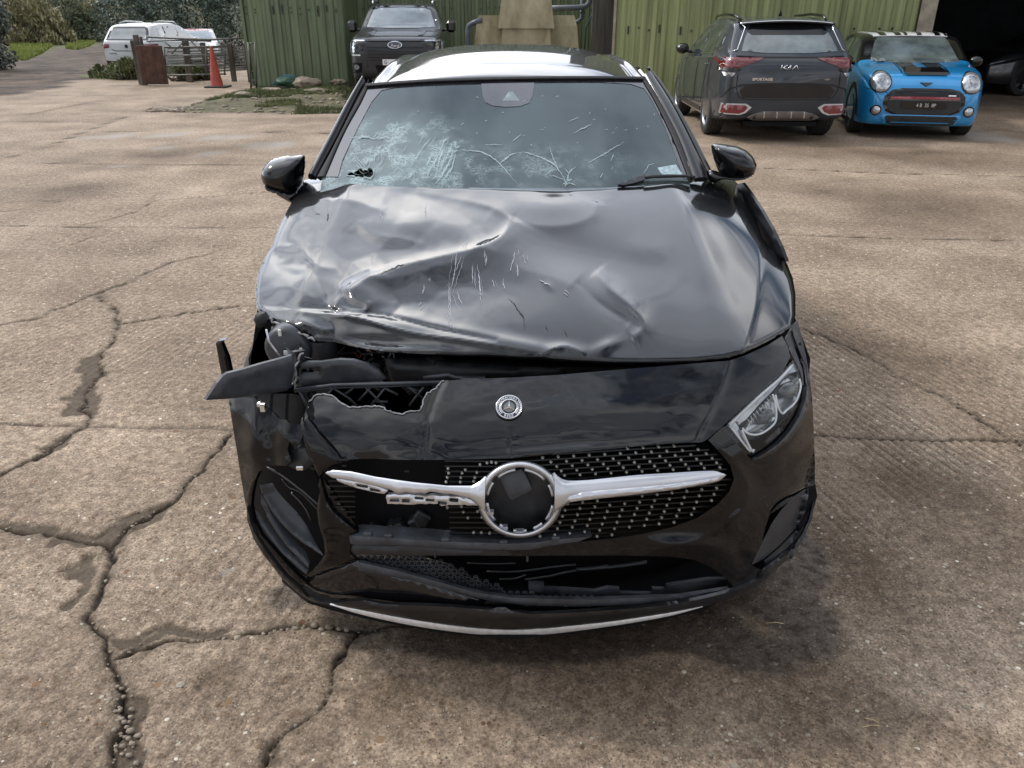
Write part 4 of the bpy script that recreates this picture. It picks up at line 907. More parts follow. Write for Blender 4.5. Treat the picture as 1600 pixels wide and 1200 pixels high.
bonnet = hp_(sheet('bonnet', None, V2, F, loops, HP, [M['paint']], .012))
def on_mesh_lookup(V2, P):
    """depth of an already built panel under given picture points"""
    def f(uv):
        uv = np.asarray(uv, float); out = np.empty(len(uv))
        for i, q in enumerate(uv):
            e = ((V2 - q) ** 2).sum(1); k = np.argpartition(e, 4)[:4]; w = 1 / (e[k] + .3); out[i] = (t_all[k] * w).sum() / w.sum()
        d = ray(uv); return CAM + d * (out - .004)[:, None]
    t_all = ((P - CAM) @ _f); return f
hood_at = on_mesh_lookup(V2, HP)
# scratches and chips on the bonnet
M['scratch'] = mat('bare_scratch', (.30, .31, .34), .5, var=.3, vscale=200)
M['scratch_dark'] = mat('dark_scratch', (.003, .003, .004), .6)
def ribbons(name, parent, lines, mapf, m, widths, seed=0, wob=0.6):
    R = np.random.RandomState(seed); V = []; F = []
    for ln, w in zip(lines, widths):
        L = resample(catmull(ln, 4, False), 3.0, False); L[1:-1] += R.normal(0, wob, L[1:-1].shape)
        t_ = np.gradient(L, axis=0); t_ /= np.linalg.norm(t_, axis=1, keepdims=True) + 1e-9; n_ = np.stack([-t_[:, 1], t_[:, 0]], -1)
        ww = w * np.sin(np.linspace(.12, math.pi - .12, len(L)))[:, None] * R.uniform(.5, 1.2, (len(L), 1)); P = mapf(np.vstack([L + n_ * ww / 2, L - n_ * ww / 2])); k = len(V); n = len(L)
        V += list(P); F += [(k + i, k + i + 1, k + n + i + 1, k + n + i) for i in range(n - 1)]
    return mkobj(name, V, F, m, parent, False)
R = np.random.RandomState(5); lines = []; ws = []
for a, b2 in [((712, 395), (706, 440)), ((722, 398), (704, 455)), ((741, 412), (745, 460)), ((748, 430), (752, 475)), ((738, 415), (740, 445)), ((753, 395), (757, 415)), ((805, 395), (798, 422)), ((811, 392), (810, 402)), ((806, 412), (808, 432)), ((820, 398), (822, 412)), ((664, 445), (660, 458)), ((600, 325), (599, 340)), ((664, 316), (665, 334)), ((787, 440), (790, 455)), ((710, 455), (718, 478)), ((701, 440), (703, 500)), ((702, 492), (708, 515)), ((660, 475), (655, 480)), ((770, 440), (774, 452)), ((845, 438), (860, 446)), ((880, 455), (888, 462)), ((725, 392), (730, 378)), ((670, 440), (672, 434))]:
    for k in range(2):
        o_ = R.normal(0, 2.2, 2); lines.append([tuple(np.array(a) + o_), tuple((np.array(a) + b2) / 2 + o_ + R.normal(0, .7, 2)), tuple(np.array(b2) + o_)]); ws.append(R.uniform(.4, 1.4))
hp_(ribbons('scratches', None, lines, hood_at, M['scratch'], ws, 3))
hp_(ribbons('scratches', None, [[(792, 463), (806, 478), (818, 498), (819, 514)], [(852, 508), (855, 516)], [(882, 514), (887, 525)], [(514, 333), (511, 345)], [(592, 428), (620, 416), (640, 410)], [(492, 333), (500, 335)]], hood_at, M['scratch_dark'], [1.6, 1.2, 1.2, 1.6, 1.4, 1.2], 4))
# torn metal edge of the bonnet lip
mb = MB(); L = jag([(402, 478), (408, 488), (425, 502), (445, 510), (468, 520), (492, 533)], 1.6, 4, 9)
Lp = [Vector(p) for p in hood_at(np.array(L))]
mb.tube(Lp, [.0022 + .0012 * (i % 3) for i in range(len(Lp))], n=6); hp_(mb.build('torn_edge', M['torn']))
hp_(panel('folded_lip', None, [(400, 480), (412, 492), (432, 505), (452, 512), (474, 524), (497, 535), (515, 534), (505, 526), (488, 510), (470, 506), (452, 497), (430, 494)], lambda q: hood_at(q) + np.array([0, .02, -.008]), M['paint'], cell=5, pillow=.006))

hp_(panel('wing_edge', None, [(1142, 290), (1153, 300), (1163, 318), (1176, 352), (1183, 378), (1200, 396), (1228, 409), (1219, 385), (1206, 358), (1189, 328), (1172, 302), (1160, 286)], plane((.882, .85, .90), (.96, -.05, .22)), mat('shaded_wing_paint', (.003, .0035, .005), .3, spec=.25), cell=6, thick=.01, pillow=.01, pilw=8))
# ---------------- windscreen
def gw(P): return P[:, 1] - (1.33 + (P[:, 2] - 1.07) / .31 * .535 + .22 * P[:, 0] ** 2)
def wsurf(off=0.0):
    def f(uv):
        t, d = on_surf(uv, lambda P: gw(P) + off, 1.5, 4.5); return CAM + d * t[:, None]
    return f
def glass_mat():
    m = bpy.data.materials.new('windscreen_glass'); m.use_nodes = True; t = m.node_tree; t.nodes.clear(); N = t.nodes.new
    o = N('ShaderNodeOutputMaterial'); tr = N('ShaderNodeBsdfTransparent'); tr.inputs[0].default_value = (.44, .51, .51, 1); gl = N('ShaderNodeBsdfGlossy'); gl.inputs[1].default_value = .02; gl.inputs[0].default_value = (.85, .95, 1, 1)
    df = N('ShaderNodeBsdfDiffuse'); df.inputs[0].default_value = (.21, .27, .265, 1)
    fr = N('ShaderNodeFresnel'); fr.inputs[0].default_value = 1.58
    a = N('ShaderNodeMixShader'); b2 = N('ShaderNodeMixShader'); tcn = N('ShaderNodeTexCoord'); n = N('ShaderNodeTexNoise'); n.inputs['Scale'].default_value = 2.2; n.inputs['Detail'].default_value = 3; n.inputs['Roughness'].default_value = .5
    mp_ = N('ShaderNodeMapping'); mp_.inputs['Scale'].default_value = (1, .5, 2.0); t.links.new(tcn.outputs['Object'], mp_.inputs[0]); t.links.new(mp_.outputs[0], n.inputs[0])
    mr = N('ShaderNodeMapRange'); mr.inputs[1].default_value = .3; mr.inputs[2].default_value = .75; mr.inputs[3].default_value = .05; mr.inputs[4].default_value = .30; t.links.new(n.outputs[0], mr.inputs[0])
    at = N('ShaderNodeAttribute'); at.attribute_name = 'shatter'; ad = N('ShaderNodeMath'); ad.operation = 'MULTIPLY_ADD'; t.links.new(at.outputs['Fac'], ad.inputs[0]); ad.inputs[1].default_value = .26; t.links.new(mr.outputs[0], ad.inputs[2])
    t.links.new(ad.outputs[0], a.inputs[0]); t.links.new(tr.outputs[0], a.inputs[1]); t.links.new(df.outputs[0], a.inputs[2])
    v = N('ShaderNodeTexVoronoi'); v.inputs['Scale'].default_value = 55; v.feature = 'DISTANCE_TO_EDGE'; t.links.new(tcn.outputs['Object'], v.inputs[0])
    bp = N('ShaderNodeBump'); bp.inputs['Distance'].default_value = .0012; ms = N('ShaderNodeMath'); ms.operation = 'MULTIPLY'; t.links.new(v.outputs[0], ms.inputs[0]); t.links.new(at.outputs['Fac'], ms.inputs[1]); t.links.new(ms.outputs[0], bp.inputs['Height'])
    
    vv = N('ShaderNodeMapping'); vv.inputs['Rotation'].default_value = (0, math.radians(38), 0); vv.inputs['Scale'].default_value = (.38, .6, 1.2); t.links.new(tcn.outputs['Object'], vv.inputs[0]); masks = []
    for sc_, w_, src in ((80, .045, vv), (150, .06, vv), (34, .022, None)):
        q = N('ShaderNodeTexVoronoi'); q.feature = 'DISTANCE_TO_EDGE'; q.inputs['Scale'].default_value = sc_; t.links.new((src.outputs[0] if src else tcn.outputs['Object']), q.inputs[0]); r = N('ShaderNodeMapRange'); r.inputs[1].default_value = 0; r.inputs[2].default_value = w_ * 2; r.inputs[3].default_value = 1; r.inputs[4].default_value = 0; t.links.new(q.outputs[0], r.inputs[0]); masks.append(r.outputs[0])
    mxm = N('ShaderNodeMath'); mxm.operation = 'MAXIMUM'; t.links.new(masks[0], mxm.inputs[0]); t.links.new(masks[1], mxm.inputs[1]); mx3 = N('ShaderNodeMath'); mx3.operation = 'MAXIMUM'; t.links.new(mxm.outputs[0], mx3.inputs[0]); t.links.new(masks[2], mx3.inputs[1])
    nz = N('ShaderNodeTexNoise'); nz.inputs['Scale'].default_value = 14; nz.inputs['Detail'].default_value = 3; t.links.new(tcn.outputs['Object'], nz.inputs[0]); nr = N('ShaderNodeMapRange'); nr.inputs[1].default_value = .45; nr.inputs[2].default_value = .60; t.links.new(nz.outputs[0], nr.inputs[0])
    cm = N('ShaderNodeMath'); cm.operation = 'MULTIPLY'; t.links.new(mx3.outputs[0], cm.inputs[0]); t.links.new(nr.outputs[0], cm.inputs[1]); cm2 = N('ShaderNodeMath'); cm2.operation = 'MULTIPLY'; cm2.use_clamp = True; t.links.new(cm.outputs[0], cm2.inputs[0]); at2 = N('ShaderNodeAttribute'); at2.attribute_name = 'cracks'; t.links.new(at2.outputs['Fac'], cm2.inputs[1])
    dc = N('ShaderNodeBsdfDiffuse'); dc.inputs[0].default_value = (.40, .50, .495, 1); a3 = N('ShaderNodeMixShader'); t.links.new(cm2.outputs[0], a3.inputs[0]); t.links.new(a.outputs[0], a3.inputs[1]); t.links.new(dc.outputs[0], a3.inputs[2]); a = a3
    t.links.new(fr.outputs[0], b2.inputs[0]); t.links.new(a.outputs[0], b2.inputs[1]); t.links.new(gl.outputs[0], b2.inputs[2]); t.links.new(b2.outputs[0], o.inputs[0])
    return m
M['screen'] = glass_mat()
ws_out = [(574, 133), (650, 127), (720, 124), (800, 122), (880, 121), (950, 121), (1002, 122), (1025, 160), (1050, 212), (1066, 250), (1078, 284), (1078, 300), (800, 305), (500, 300), (504, 276), (516, 250), (530, 220), (545, 190), (562, 158)]
hole = jag([(542, 274), (549, 268), (556, 267), (562, 264), (570, 265), (577, 264), (584, 266), (583, 274), (579, 278), (566, 276), (553, 274.5)], .8, 3, 12, True)
V2g, Fg, lg = mesh2d(ws_out, [hole], 9.0); Pg = wsurf()(V2g)
sh_ = np.clip(1.25 - sd(V2g, (600, 245), (115, 58), -12), 0, 1) + .6 * np.clip(1 - sd(V2g, (700, 262), (45, 50), 35), 0, 1); sh_ = np.clip(sh_ * 1.3, 0, 1)
dim = np.clip(1.2 - sd(V2g, (598, 232), (58, 30), -5), 0, 1)
Pg[:, 1] += .014 * np.clip(1 - sd(V2g, (640, 262), (130, 60)), 0, 1)
screen = sheet('windscreen', None, V2g, Fg, lg, Pg, [M['screen']], .004); hp_(screen)
nv = len(screen.data.vertices); av = np.zeros(nv); n0 = len(V2g); c_ = np.clip(sh_ * 1.0 + .35 * np.clip(1.3 - sd(V2g, (780, 262), (230, 38)), 0, 1), 0, .7); s_ = np.clip(sh_ - .55 * dim, 0, 1); av[:n0] = s_; av[n0:2 * n0] = s_
av2 = np.zeros(nv); av2[:n0] = c_; av2[n0:2 * n0] = c_; at_ = screen.data.attributes.new('cracks', 'FLOAT', 'POINT'); at_.data.foreach_set('value', av2.astype(np.float32))
at_ = screen.data.attributes.new('shatter', 'FLOAT', 'POINT'); at_.data.foreach_set('value', av.astype(np.float32))
M['frit'] = mat('glass_border', (.020, .018, .022), .18, coat=1.0, var=.3, vscale=60)
wso = wsurf(.004)
hp_(panel('glass_border', None, [(574, 133), (650, 127), (720, 124), (800, 122), (880, 121), (950, 121), (1002, 122), (1025, 160), (1050, 212), (1066, 250), (1075, 279), (1069, 279), (1055, 242), (1040, 200), (1018, 155), (1006, 138), (985, 131), (940, 128.5), (835, 128), (832, 150), (826, 161), (812, 166), (790, 167), (770, 165), (759, 160), (754, 148), (752, 130), (690, 131), (620, 136), (596, 141), (580, 160), (563, 192), (548, 222), (535, 250), (528, 276), (504, 276), (516, 250), (530, 220), (545, 190), (562, 158)], wso, M['frit'], holes=[[(795, 143), (801, 143), (812, 157), (785, 157)]], cell=8, thick=.002), screen)
screen.children[0].location = (0, 0, 0)
hp_(panel('sensor_window', None, [(795, 143), (801, 143), (812, 157), (785, 157)], wso, mat('sensor_glass', (.16, .2, .2), .2), cell=6, thick=.002))
# cracks: thin raised fracture lines in the glass
M['crackline'] = mat('fractured_glass', (.42, .53, .53), .4, spec=.5, alpha=.6)
R = np.random.RandomState(21); lines = []; ws_ = []
def curve(a, b2, bend, w):
    a = np.array(a, float); b2 = np.array(b2, float); n_ = np.array([-(b2 - a)[1], (b2 - a)[0]]); lines.append([tuple(a), tuple(a + (b2 - a) * .33 + n_ * bend), tuple(a + (b2 - a) * .66 + n_ * bend * .8), tuple(b2)]); ws_.append(w)
main = [([(711, 234), (745, 236), (765, 243), (781, 256), (797, 274), (808, 287)], 1.7), ([(781, 256), (795, 244), (806, 239)], 2.6), ([(806, 239), (820, 238), (845, 246), (865, 256), (873, 265), (882, 280), (886, 290)], 1.8), ([(858, 227), (864, 246), (872, 262)], 1.5),
        ([(886, 288), (888, 272), (900, 259)], 2.0), ([(884, 282), (868, 276), (856, 272)], 1.2), ([(917, 255), (930, 248), (948, 238), (975, 222)], 1.5), ([(954, 252), (959, 241)], 1.5), ([(800, 221), (815, 209)], 1.6), ([(758, 226), (785, 226)], 1.2), ([(895, 209), (925, 193)], 1.5), ([(888, 190), (905, 183)], 1.2),
        ([(710, 234), (703, 250), (690, 275), (680, 287)], 2.4), ([(696, 228), (688, 245), (684, 262)], 2.6), ([(712, 238), (706, 262), (690, 285)], 1.8), ([(865, 264), (852, 274)], 1.0), ([(1005, 272), (1015, 258), (1023, 255)], 1.2), ([(938, 278), (942, 270)], 1.5), ([(900, 290), (889, 284)], 1.4), ([(882, 262), (889, 272)], 1.4)]
for a, w in main: lines.append(a); ws_.append(w)
for i in range(14):
    a = R.uniform(0, 2 * math.pi); r1 = R.uniform(4, 14); curve((709 + 3 * math.cos(a), 233 + 3 * math.sin(a)), (709 + r1 * math.cos(a), 233 + r1 * math.sin(a)), .1, R.uniform(.8, 1.6))
    curve((886 + 2 * math.cos(a), 284 + 2 * math.sin(a)), (886 + r1 * .8 * math.cos(a), 284 + r1 * .8 * math.sin(a)), .1, R.uniform(.7, 1.3))
for i in range(34):      # long arcs fanning out of the impact near the lower corner
    a = math.radians(R.uniform(-172, -8)); r0 = R.uniform(8, 45); r1 = r0 + R.uniform(12, 60); c = (575 + R.normal(0, 6), 277)
    p, q = (c[0] + r0 * math.cos(a), c[1] + r0 * .8 * math.sin(a)), (c[0] + r1 * math.cos(a + R.normal(0, .1)), c[1] + r1 * .72 * math.sin(a + R.normal(0, .1)))
    if q[0] < 512 + (290 - q[1]) * .42 or q[1] < 205: continue
    curve(p, q, R.normal(0, .14), R.uniform(.3, .9))
for i in range(20):
    x, y = R.normal(600, 48), R.normal(256, 17)
    if x < 516 + (290 - y) * .42 or y > 284 or y < 212: continue
    a = R.uniform(0, math.pi) if R.rand() < .4 else math.radians(-35 + R.normal(0, 12)); l = R.uniform(4, 20); curve((x, y), (x + l * math.cos(a), y + l * math.sin(a) * .7), R.normal(0, .2), R.uniform(.4, 1.2))
for i in range(26):
    x, y = R.uniform(625, 700), R.uniform(215, 284); l = R.uniform(8, 34); a = math.radians(-58 + R.normal(0, 9)); curve((x, y), (x + l * math.cos(a), max(212, y + l * math.sin(a))), R.normal(0, .06), R.uniform(.5, 1.8))
for i in range(26):
    a = R.uniform(0, 1); curve((545 + 75 * a, 214 + R.normal(0, 1.2)), (545 + 75 * a + R.uniform(5, 14), 214 + R.normal(0, 2)), .1, 1.0)
for i in range(40):
    x, y = R.uniform(560, 1060), R.uniform(150, 285); l = R.uniform(2, 7); a = math.radians(-30 + R.normal(0, 30)); curve((x, y), (x + l * math.cos(a), y + l * math.sin(a)), 0, R.uniform(.3, .7))
ck = ribbons('crack_lines', None, lines, wsurf(.006), M['crackline'], ws_, 2, .45); hp_(ck, screen); ck.location = (0, 0, 0)
hp_(panel('hole_edge', None, [(541, 274.5), (548, 267.5), (556, 265.5), (570, 263.5), (584.5, 265), (584, 273.5), (579, 279), (566, 276.5), (550, 275.5)], wsurf(.003), M['crackline'], holes=[hole], cell=4, thick=.003))
hp_(panel('parking_sticker', None, [(1027, 262), (1056, 257), (1063, 268), (1070, 274), (1042, 276), (1034, 272)], wsurf(.003), mat('glass_sticker', (.30, .40, .42), .4, var=.3, vscale=80), cell=8, thick=.001))
# ---------------- roof, pillars
_rz = smooth_interp([1.7, 1.865, 2.1, 2.5, 2.9, 3.3, 3.7, 4.1], [1.30, 1.378, 1.425, 1.468, 1.484, 1.478, 1.45, 1.39], .06)
def roof_mesh():
    V = []; F = []; ny, nx = 60, 40; ys = np.linspace(1.865, 3.95, ny)
    for j, y in enumerate(ys):
        hw = np.interp(y, [1.865, 2.1, 2.5, 3.2, 3.95], [.548, .555, .55, .535, .50])
        for i in range(nx + 1):
            s = -1 + 2 * i / nx; x = s * hw; yy = y + .22 * x * x * max(0, 1 - (y - 1.865) / .5)
            V.append((x - .008, yy, float(_rz(yy)) - .055 * abs(s) ** 2.2 - .02 * abs(s) ** 8 - (.012 if j == 0 else 0)))
    n = nx + 1
    for j in range(ny - 1):
        for i in range(nx): F.append((j * n + i, j * n + i + 1, (j + 1) * n + i + 1, (j + 1) * n + i))
    return hp_(mkobj('roof', V, F, M['paint'], None, True))
roof_mesh()
def gside(sgn, off=0.0):
    """greenhouse side surface that leans inwards towards the roof"""
    def g(P): return P[:, 1] - (1.20 + (P[:, 2] - 1.0) * 1.70 + .1 + off)
    return g
def pillar_map(off): 
    def f(uv):
        t, d = on_surf(uv, lambda P: gw(P) + off, 1.5, 4.5); return CAM + d * t[:, None]
    return f
hp_(band('windscreen_seal', None, [(570, 132), (550, 170), (530, 210), (515, 240), (494, 277)], [(575, 134), (563, 160), (546, 190), (531, 220), (507, 276)], pillar_map(.012), M['rubber'], .02, .004))
hp_(band('windscreen_seal', None, [(1001, 120), (1025, 160), (1050, 212), (1070, 262), (1077, 281)], [(1009, 120), (1037, 170), (1062, 220), (1083, 281)], pillar_map(.012), M['rubber'], .02, .004))
hp_(band('windscreen_seal', None, [(570, 130.5), (650, 124.5), (720, 121.5), (800, 119.5), (880, 118.5), (950, 118.5), (1006, 119.5)], [(572, 134.5), (650, 128.5), (720, 125.5), (800, 123.5), (880, 122.5), (950, 122.5), (1005, 123.5)], pillar_map(.022), M['rubber'], .03, .002))
hp_(band('door_pillar', None, [(566, 124), (540, 168), (517, 212), (498, 247), (482, 279)], [(572, 130), (551, 170), (531, 210), (515, 241), (495, 279)], pillar_map(.0), M['paint'], .03, .024))
hp_(band('door_pillar', None, [(1008, 116), (1037, 170), (1062, 220), (1084, 280)], [(1017, 112), (1036, 140), (1057, 175), (1083, 226), (1108, 280)], pillar_map(.0), M['paint_flat'], .02, .010))
hp_(band('door_frame', None, [(1016, 112), (1036, 140), (1057, 175), (1083, 226), (1107, 276)], [(1013, 105), (1030, 124), (1056, 163), (1082, 208), (1112, 268)], pillar_map(-.03), M['paint_flat'], .012, .008))
for sgn in (-1, 1):
    V = []; F = []; ys = np.linspace(1.84, 4.0, 40)
    for j, y in enumerate(ys):
        hw = np.interp(y, [1.865, 2.1, 2.5, 3.2, 3.95], [.548, .555, .55, .535, .50]); yy = y + .22 * hw * hw * max(0, 1 - (y - 1.865) / .5)
        for k, (dx_, dz_) in enumerate([(-.004, -.075), (.004, -.068), (.012, -.078), (.020, -.060), (.036, -.060), (.052, -.072), (.062, -.095), (.066, -.13)]): V.append((sgn * (hw + dx_) - .008, yy, float(_rz(yy)) + dz_))
    for j in range(len(ys) - 1):
        for k in range(7): F.append((j * 8 + k, j * 8 + k + 1, (j + 1) * 8 + k + 1, (j + 1) * 8 + k))
    hp_(mkobj('roof_rail', V, F, M['paint'], None, True))
# lower body: doors, wings, tail
def shell_points(top, bot, hwf, beltf, tuck=.38, y0=0, y1=4.4, n=70, tumble=True, left_in=None):
    pass
def build_shell(name, parent, L, top, bot, hw, belt, tum, mats, wheels=None, wr=.36, n=64, y0=0.0, rimw=.26, endr=.05, sm_=.06, x_mod=None):
    """closed body from cross sections; wheels = list of y centres where arches are cut"""
    ft, fb, fh, fbl = [smooth_interp(*zip(*k), sm_) for k in (top, bot, hw, belt)]
    ys = np.unique(np.concatenate([np.linspace(y0, L, n), y0 + np.array([.0, .012, .03, .06, .1]), L - np.array([.012, .03, .06, .1])]))
    V = []; F = []; rows = 0
    for y in ys:
        e = min(y - y0, L - y); k = math.sqrt(max(0, 1 - (1 - min(e / endr, 1)) ** 2)); inset = endr * .8 * (1 - k)
        zt, zb, h, bl = float(ft(y)) - inset, float(fb(y)) + inset * .8, float(fh(y)) - inset, float(fbl(y)); bl = min(bl, zt - .07); up = max(zt - bl, .02); wu = h * .955 - max(0, up - .07) * tum
        mid = zb + (bl - zb) * .55
        half = [(0, zb), (h * .6, zb), (h * .93, zb + .012), (h * .985, zb + .07), (h, zb + (bl - zb) * .35), (h * 1.0, mid), (h * .992, bl - (bl - zb) * .18), (h * .978, bl - .02), (h * .955, bl), (h * .955 - (h * .955 - wu) * .5, bl + (up - .05) * .5), (wu, zt - min(.075, up * .6)), (wu - .03, zt - min(.03, up * .3)), (wu * .78, zt - .008), (wu * .4, zt), (0, zt + .004)]
        half = catmull(half, 2, False); ring = [(x, z) for x, z in half] + [(-x, z) for x, z in half[-2:0:-1]]
        rows = len(ring)
        for x, z in ring:
            if x_mod: x = x_mod(x, y, z)
            V.append((x, y, z))
    m = len(ys)
    for j in range(m - 1):
        for i in range(rows): F.append((j * rows + i, j * rows + (i + 1) % rows, (j + 1) * rows + (i + 1) % rows, (j + 1) * rows + i))
    F.append(tuple(range(rows))[::-1]); F.append(tuple(range((m - 1) * rows, m * rows)))
    o = mkobj(name, V, F, mats, parent, True)
    import bmesh
    def recalc(me):
        bm = bmesh.new(); bm.from_mesh(me); bmesh.ops.recalc_face_normals(bm, faces=bm.faces); bm.to_mesh(me); bm.free()
    recalc(o.data)
    if wheels:
        mb = MB(); W_ = max(k[1] for k in hw)
        for wy, wz in wheels:
            for s in (-1, 1): mb.lathe([(W_ - rimw, .001), (W_ - rimw, wr), (W_ + .3, wr), (W_ + .3, .001)], (0, wy, wz), 'X', 1, 48, True, s)
        c = mb.build('cut', mats); mo = o.modifiers.new('b', 'BOOLEAN'); mo.object = c; mo.operation = 'DIFFERENCE'; mo.solver = 'EXACT'
        dg = bpy.context.evaluated_depsgraph_get(); me = bpy.data.meshes.new_from_object(o.evaluated_get(dg)); o.modifiers.clear(); old = o.data; o.data = me; bpy.data.meshes.remove(old)
        cm = c.data; bpy.data.objects.remove(c); bpy.data.meshes.remove(cm)
        o.data.name = name
    me = o.data; bm = bmesh.new(); bm.from_mesh(me)
    for e in bm.edges:
        if len(e.link_faces) == 2 and e.calc_face_angle(0) > math.radians(38): e.smooth = False
    bm.to_mesh(me); bm.free()
    return o
def make_wheel(parent, c, r, w, s, spokes=5, black=False, name='wheel', twin=True):
    """tyre and spoked alloy as sub-parts of a hub"""
    mb = MB(); mb.lathe([(-.02, .001), (-.02, .15), (.02, .15), (.02, .001)], (0, 0, 0), 'X', n=24, flip=s); hub = mb.build(name, M['rim_black'], parent); hub.location = c
    mb = MB(); ri = r * .68
    mb.lathe([(-w / 2, ri), (-w / 2, r * .93), (-w * .42, r * .985), (-w * .3, r), (w * .3, r), (w * .42, r * .985), (w / 2, r * .93), (w / 2 + .006, r * .82), (w / 2, ri)], (0, 0, 0), 'X', n=48, flip=s)
    for g in (-.22, 0, .22): mb.lathe([(w * g - .004, r + .0012), (w * g + .004, r + .0012)], (0, 0, 0), 'X', 1, n=48)
    mb.build('tyre', [M['tyre'], M['void']], hub)
    mb = MB(); mb.lathe([(w / 2 - .004, ri + .006), (w / 2 - .004, ri - .02), (w / 2 - .05, ri - .03), (-w / 2, ri - .02)], (0, 0, 0), 'X', 0, n=48, flip=s); mb.lathe([(w / 2 - .03, .001), (w / 2 - .03, .055), (w / 2 - .06, .07)], (0, 0, 0), 'X', 0, n=20, flip=s)
    for k in range(spokes):
        for dd in ((-.13, .13) if twin else (0,)):
            a = 2 * math.pi * k / spokes; a2 = a + dd; x1 = (w / 2 - .035) * s; x2 = (w / 2 - .02) * s
            p0 = Vector((x1, .045 * math.cos(a), .045 * math.sin(a))); p1 = Vector((x2, (ri - .015) * math.cos(a2), (ri - .015) * math.sin(a2))); dr = (p1 - p0).normalized(); sd_ = Vector((1, 0, 0)).cross(dr).normalized(); ww = .018 if twin else .03
            mb.add([p0 + sd_ * ww, p0 - sd_ * ww, p1 - sd_ * ww * .8, p1 + sd_ * ww * .8, p0 + sd_ * ww - Vector((.03 * s, 0, 0)), p0 - sd_ * ww - Vector((.03 * s, 0, 0)), p1 - sd_ * ww * .8 - Vector((.03 * s, 0, 0)), p1 + sd_ * ww * .8 - Vector((.03 * s, 0, 0))], [(0, 1, 2, 3), (0, 4, 5, 1), (1, 5, 6, 2), (2, 6, 7, 3), (3, 7, 4, 0), (7, 6, 5, 4)], 0)
    mb.build('rim', M['rim_black'] if black else M['rim'], hub)
    return hub
def crush(x, y, z):
    if x < 0: x += .085 * max(0, 1 - max(0, y - .7) / .75)
    return x
HB = build_shell('body_shell', HERO, 4.4, [(.55, .80), (.9, .885), (1.2, .955), (1.5, .985), (2.2, .99), (3.3, 1.02), (4.1, 1.05), (4.4, .98)], [(.5, .30), (.9, .18), (2, .16), (3.5, .17), (4.4, .30)],
                 [(.55, .885), (.9, .90), (1.4, .893), (2.4, .898), (3.4, .905), (4.0, .87), (4.4, .76)], [(.5, .74), (1.0, .84), (1.4, .91), (2, .93), (4.4, .97)], .38, [M['paint'], M['void']], [(.86, .33), (3.59, .33)], .36, y0=.62, x_mod=crush)
HB.location = HOFF
for y, z in ((.86, .325), (3.59, .325)):
    for s in (-1, 1): make_wheel(HERO, (s * (.80 - (.05 if s < 0 and y < 1 else 0)), y - 2.2, z), .325, .225, s, 5, True)
# tail, side glass, rear glass
def quad_panel(name, pts, m, nrm, th=.012, sub=6, par=None):
    """plate through four corners (bilinear)"""
    a, b2, c, d_ = [np.array(p, float) for p in pts]; V2 = []; 
    P = []
    for j in range(sub + 1):
        for i in range(sub + 1):
            s, t_ = i / sub, j / sub; P.append((1 - s) * (1 - t_) * a + s * (1 - t_) * b2 + s * t_ * c + (1 - s) * t_ * d_); V2.append((s, t_))
    F = []
    for j in range(sub):
        for i in range(sub): k = j * (sub + 1) + i; F += [(k, k + 1, k + sub + 2), (k, k + sub + 2, k + sub + 1)]
    o = sheet(name, None, np.array(V2), np.array(F), [np.array([(0, 0), (1, 0), (1, 1), (0, 1)], float)], np.array(P), [m], th, toward=nrm); return hp_(o, par) if par is None else o
for s in (-1, 1):
    quad_panel('side_window', [(s * .845, 1.75, .985), (s * .85, 2.62, 1.0), (s * .635, 2.60, 1.38), (s * .62, 2.1, 1.345)], M['glass_dark'], (s, 0, 0))
    quad_panel('side_window', [(s * .85, 2.68, 1.0), (s * .84, 3.45, 1.04), (s * .62, 3.35, 1.37), (s * .635, 2.66, 1.38)], M['glass_dark'], (s, 0, 0))
    quad_panel('rear_pillar', [(s * .84, 3.47, 1.04), (s * .74, 4.33, 1.03), (s * .56, 3.98, 1.34), (s * .615, 3.37, 1.37)], M['paint'], (s, 0, 0), .03)
    quad_panel('door_pillar', [(s * .85, 2.615, 1.0), (s * .85, 2.685, 1.0), (s * .635, 2.665, 1.385), (s * .635, 2.595, 1.385)], M['gloss_black'], (s, 0, 0), .02)
    quad_panel('rear_lamp', [(s * .45, 4.405, .90), (s * .80, 4.27, .92), (s * .80, 4.27, .80), (s * .45, 4.40, .79)], M['lamp_red'], (0, 1, 0), .02)
quad_panel('rear_window', [(-.70, 4.33, 1.02), (.70, 4.33, 1.02), (.52, 3.97, 1.345), (-.52, 3.97, 1.345)], M['glass_dark'], (0, 1, .4))
# ---------------- wing mirrors
def pillow_shape(name, poly, y, m, fr=.05, bk=.07, cell=4.0, tilt=0.0, w=None):
    V2, F, loops = mesh2d(catmull(poly, 5), (), cell); d = seg_dist(V2, loops[0], True)[0]; k = np.clip(d / (w or d.max()), 0, 1); h = np.sqrt(1 - (1 - k) ** 2)
    P0 = aty(y)(V2); P = P0.copy(); P[:, 1] -= h * fr + tilt * (V2[:, 0] - V2[:, 0].mean()); B_ = P0.copy(); B_[:, 1] += h * bk - tilt * 0
    n = len(P); o = mkobj(name, np.vstack([P, B_]), [tuple(f[::-1]) for f in F] + [tuple(f + n) for f in F], m, None, True)
    import bmesh
    bm = bmesh.new(); bm.from_mesh(o.data); bmesh.ops.remove_doubles(bm, verts=bm.verts, dist=.0008); bmesh.ops.recalc_face_normals(bm, faces=bm.faces); bm.to_mesh(o.data); bm.free()
    return hp_(o)
ml = [(410, 276), (412, 262), (424, 250), (445, 244), (464, 242), (474, 244), (476, 256), (474, 276), (470, 290), (463, 301), (456, 303), (438, 301), (418, 293)]
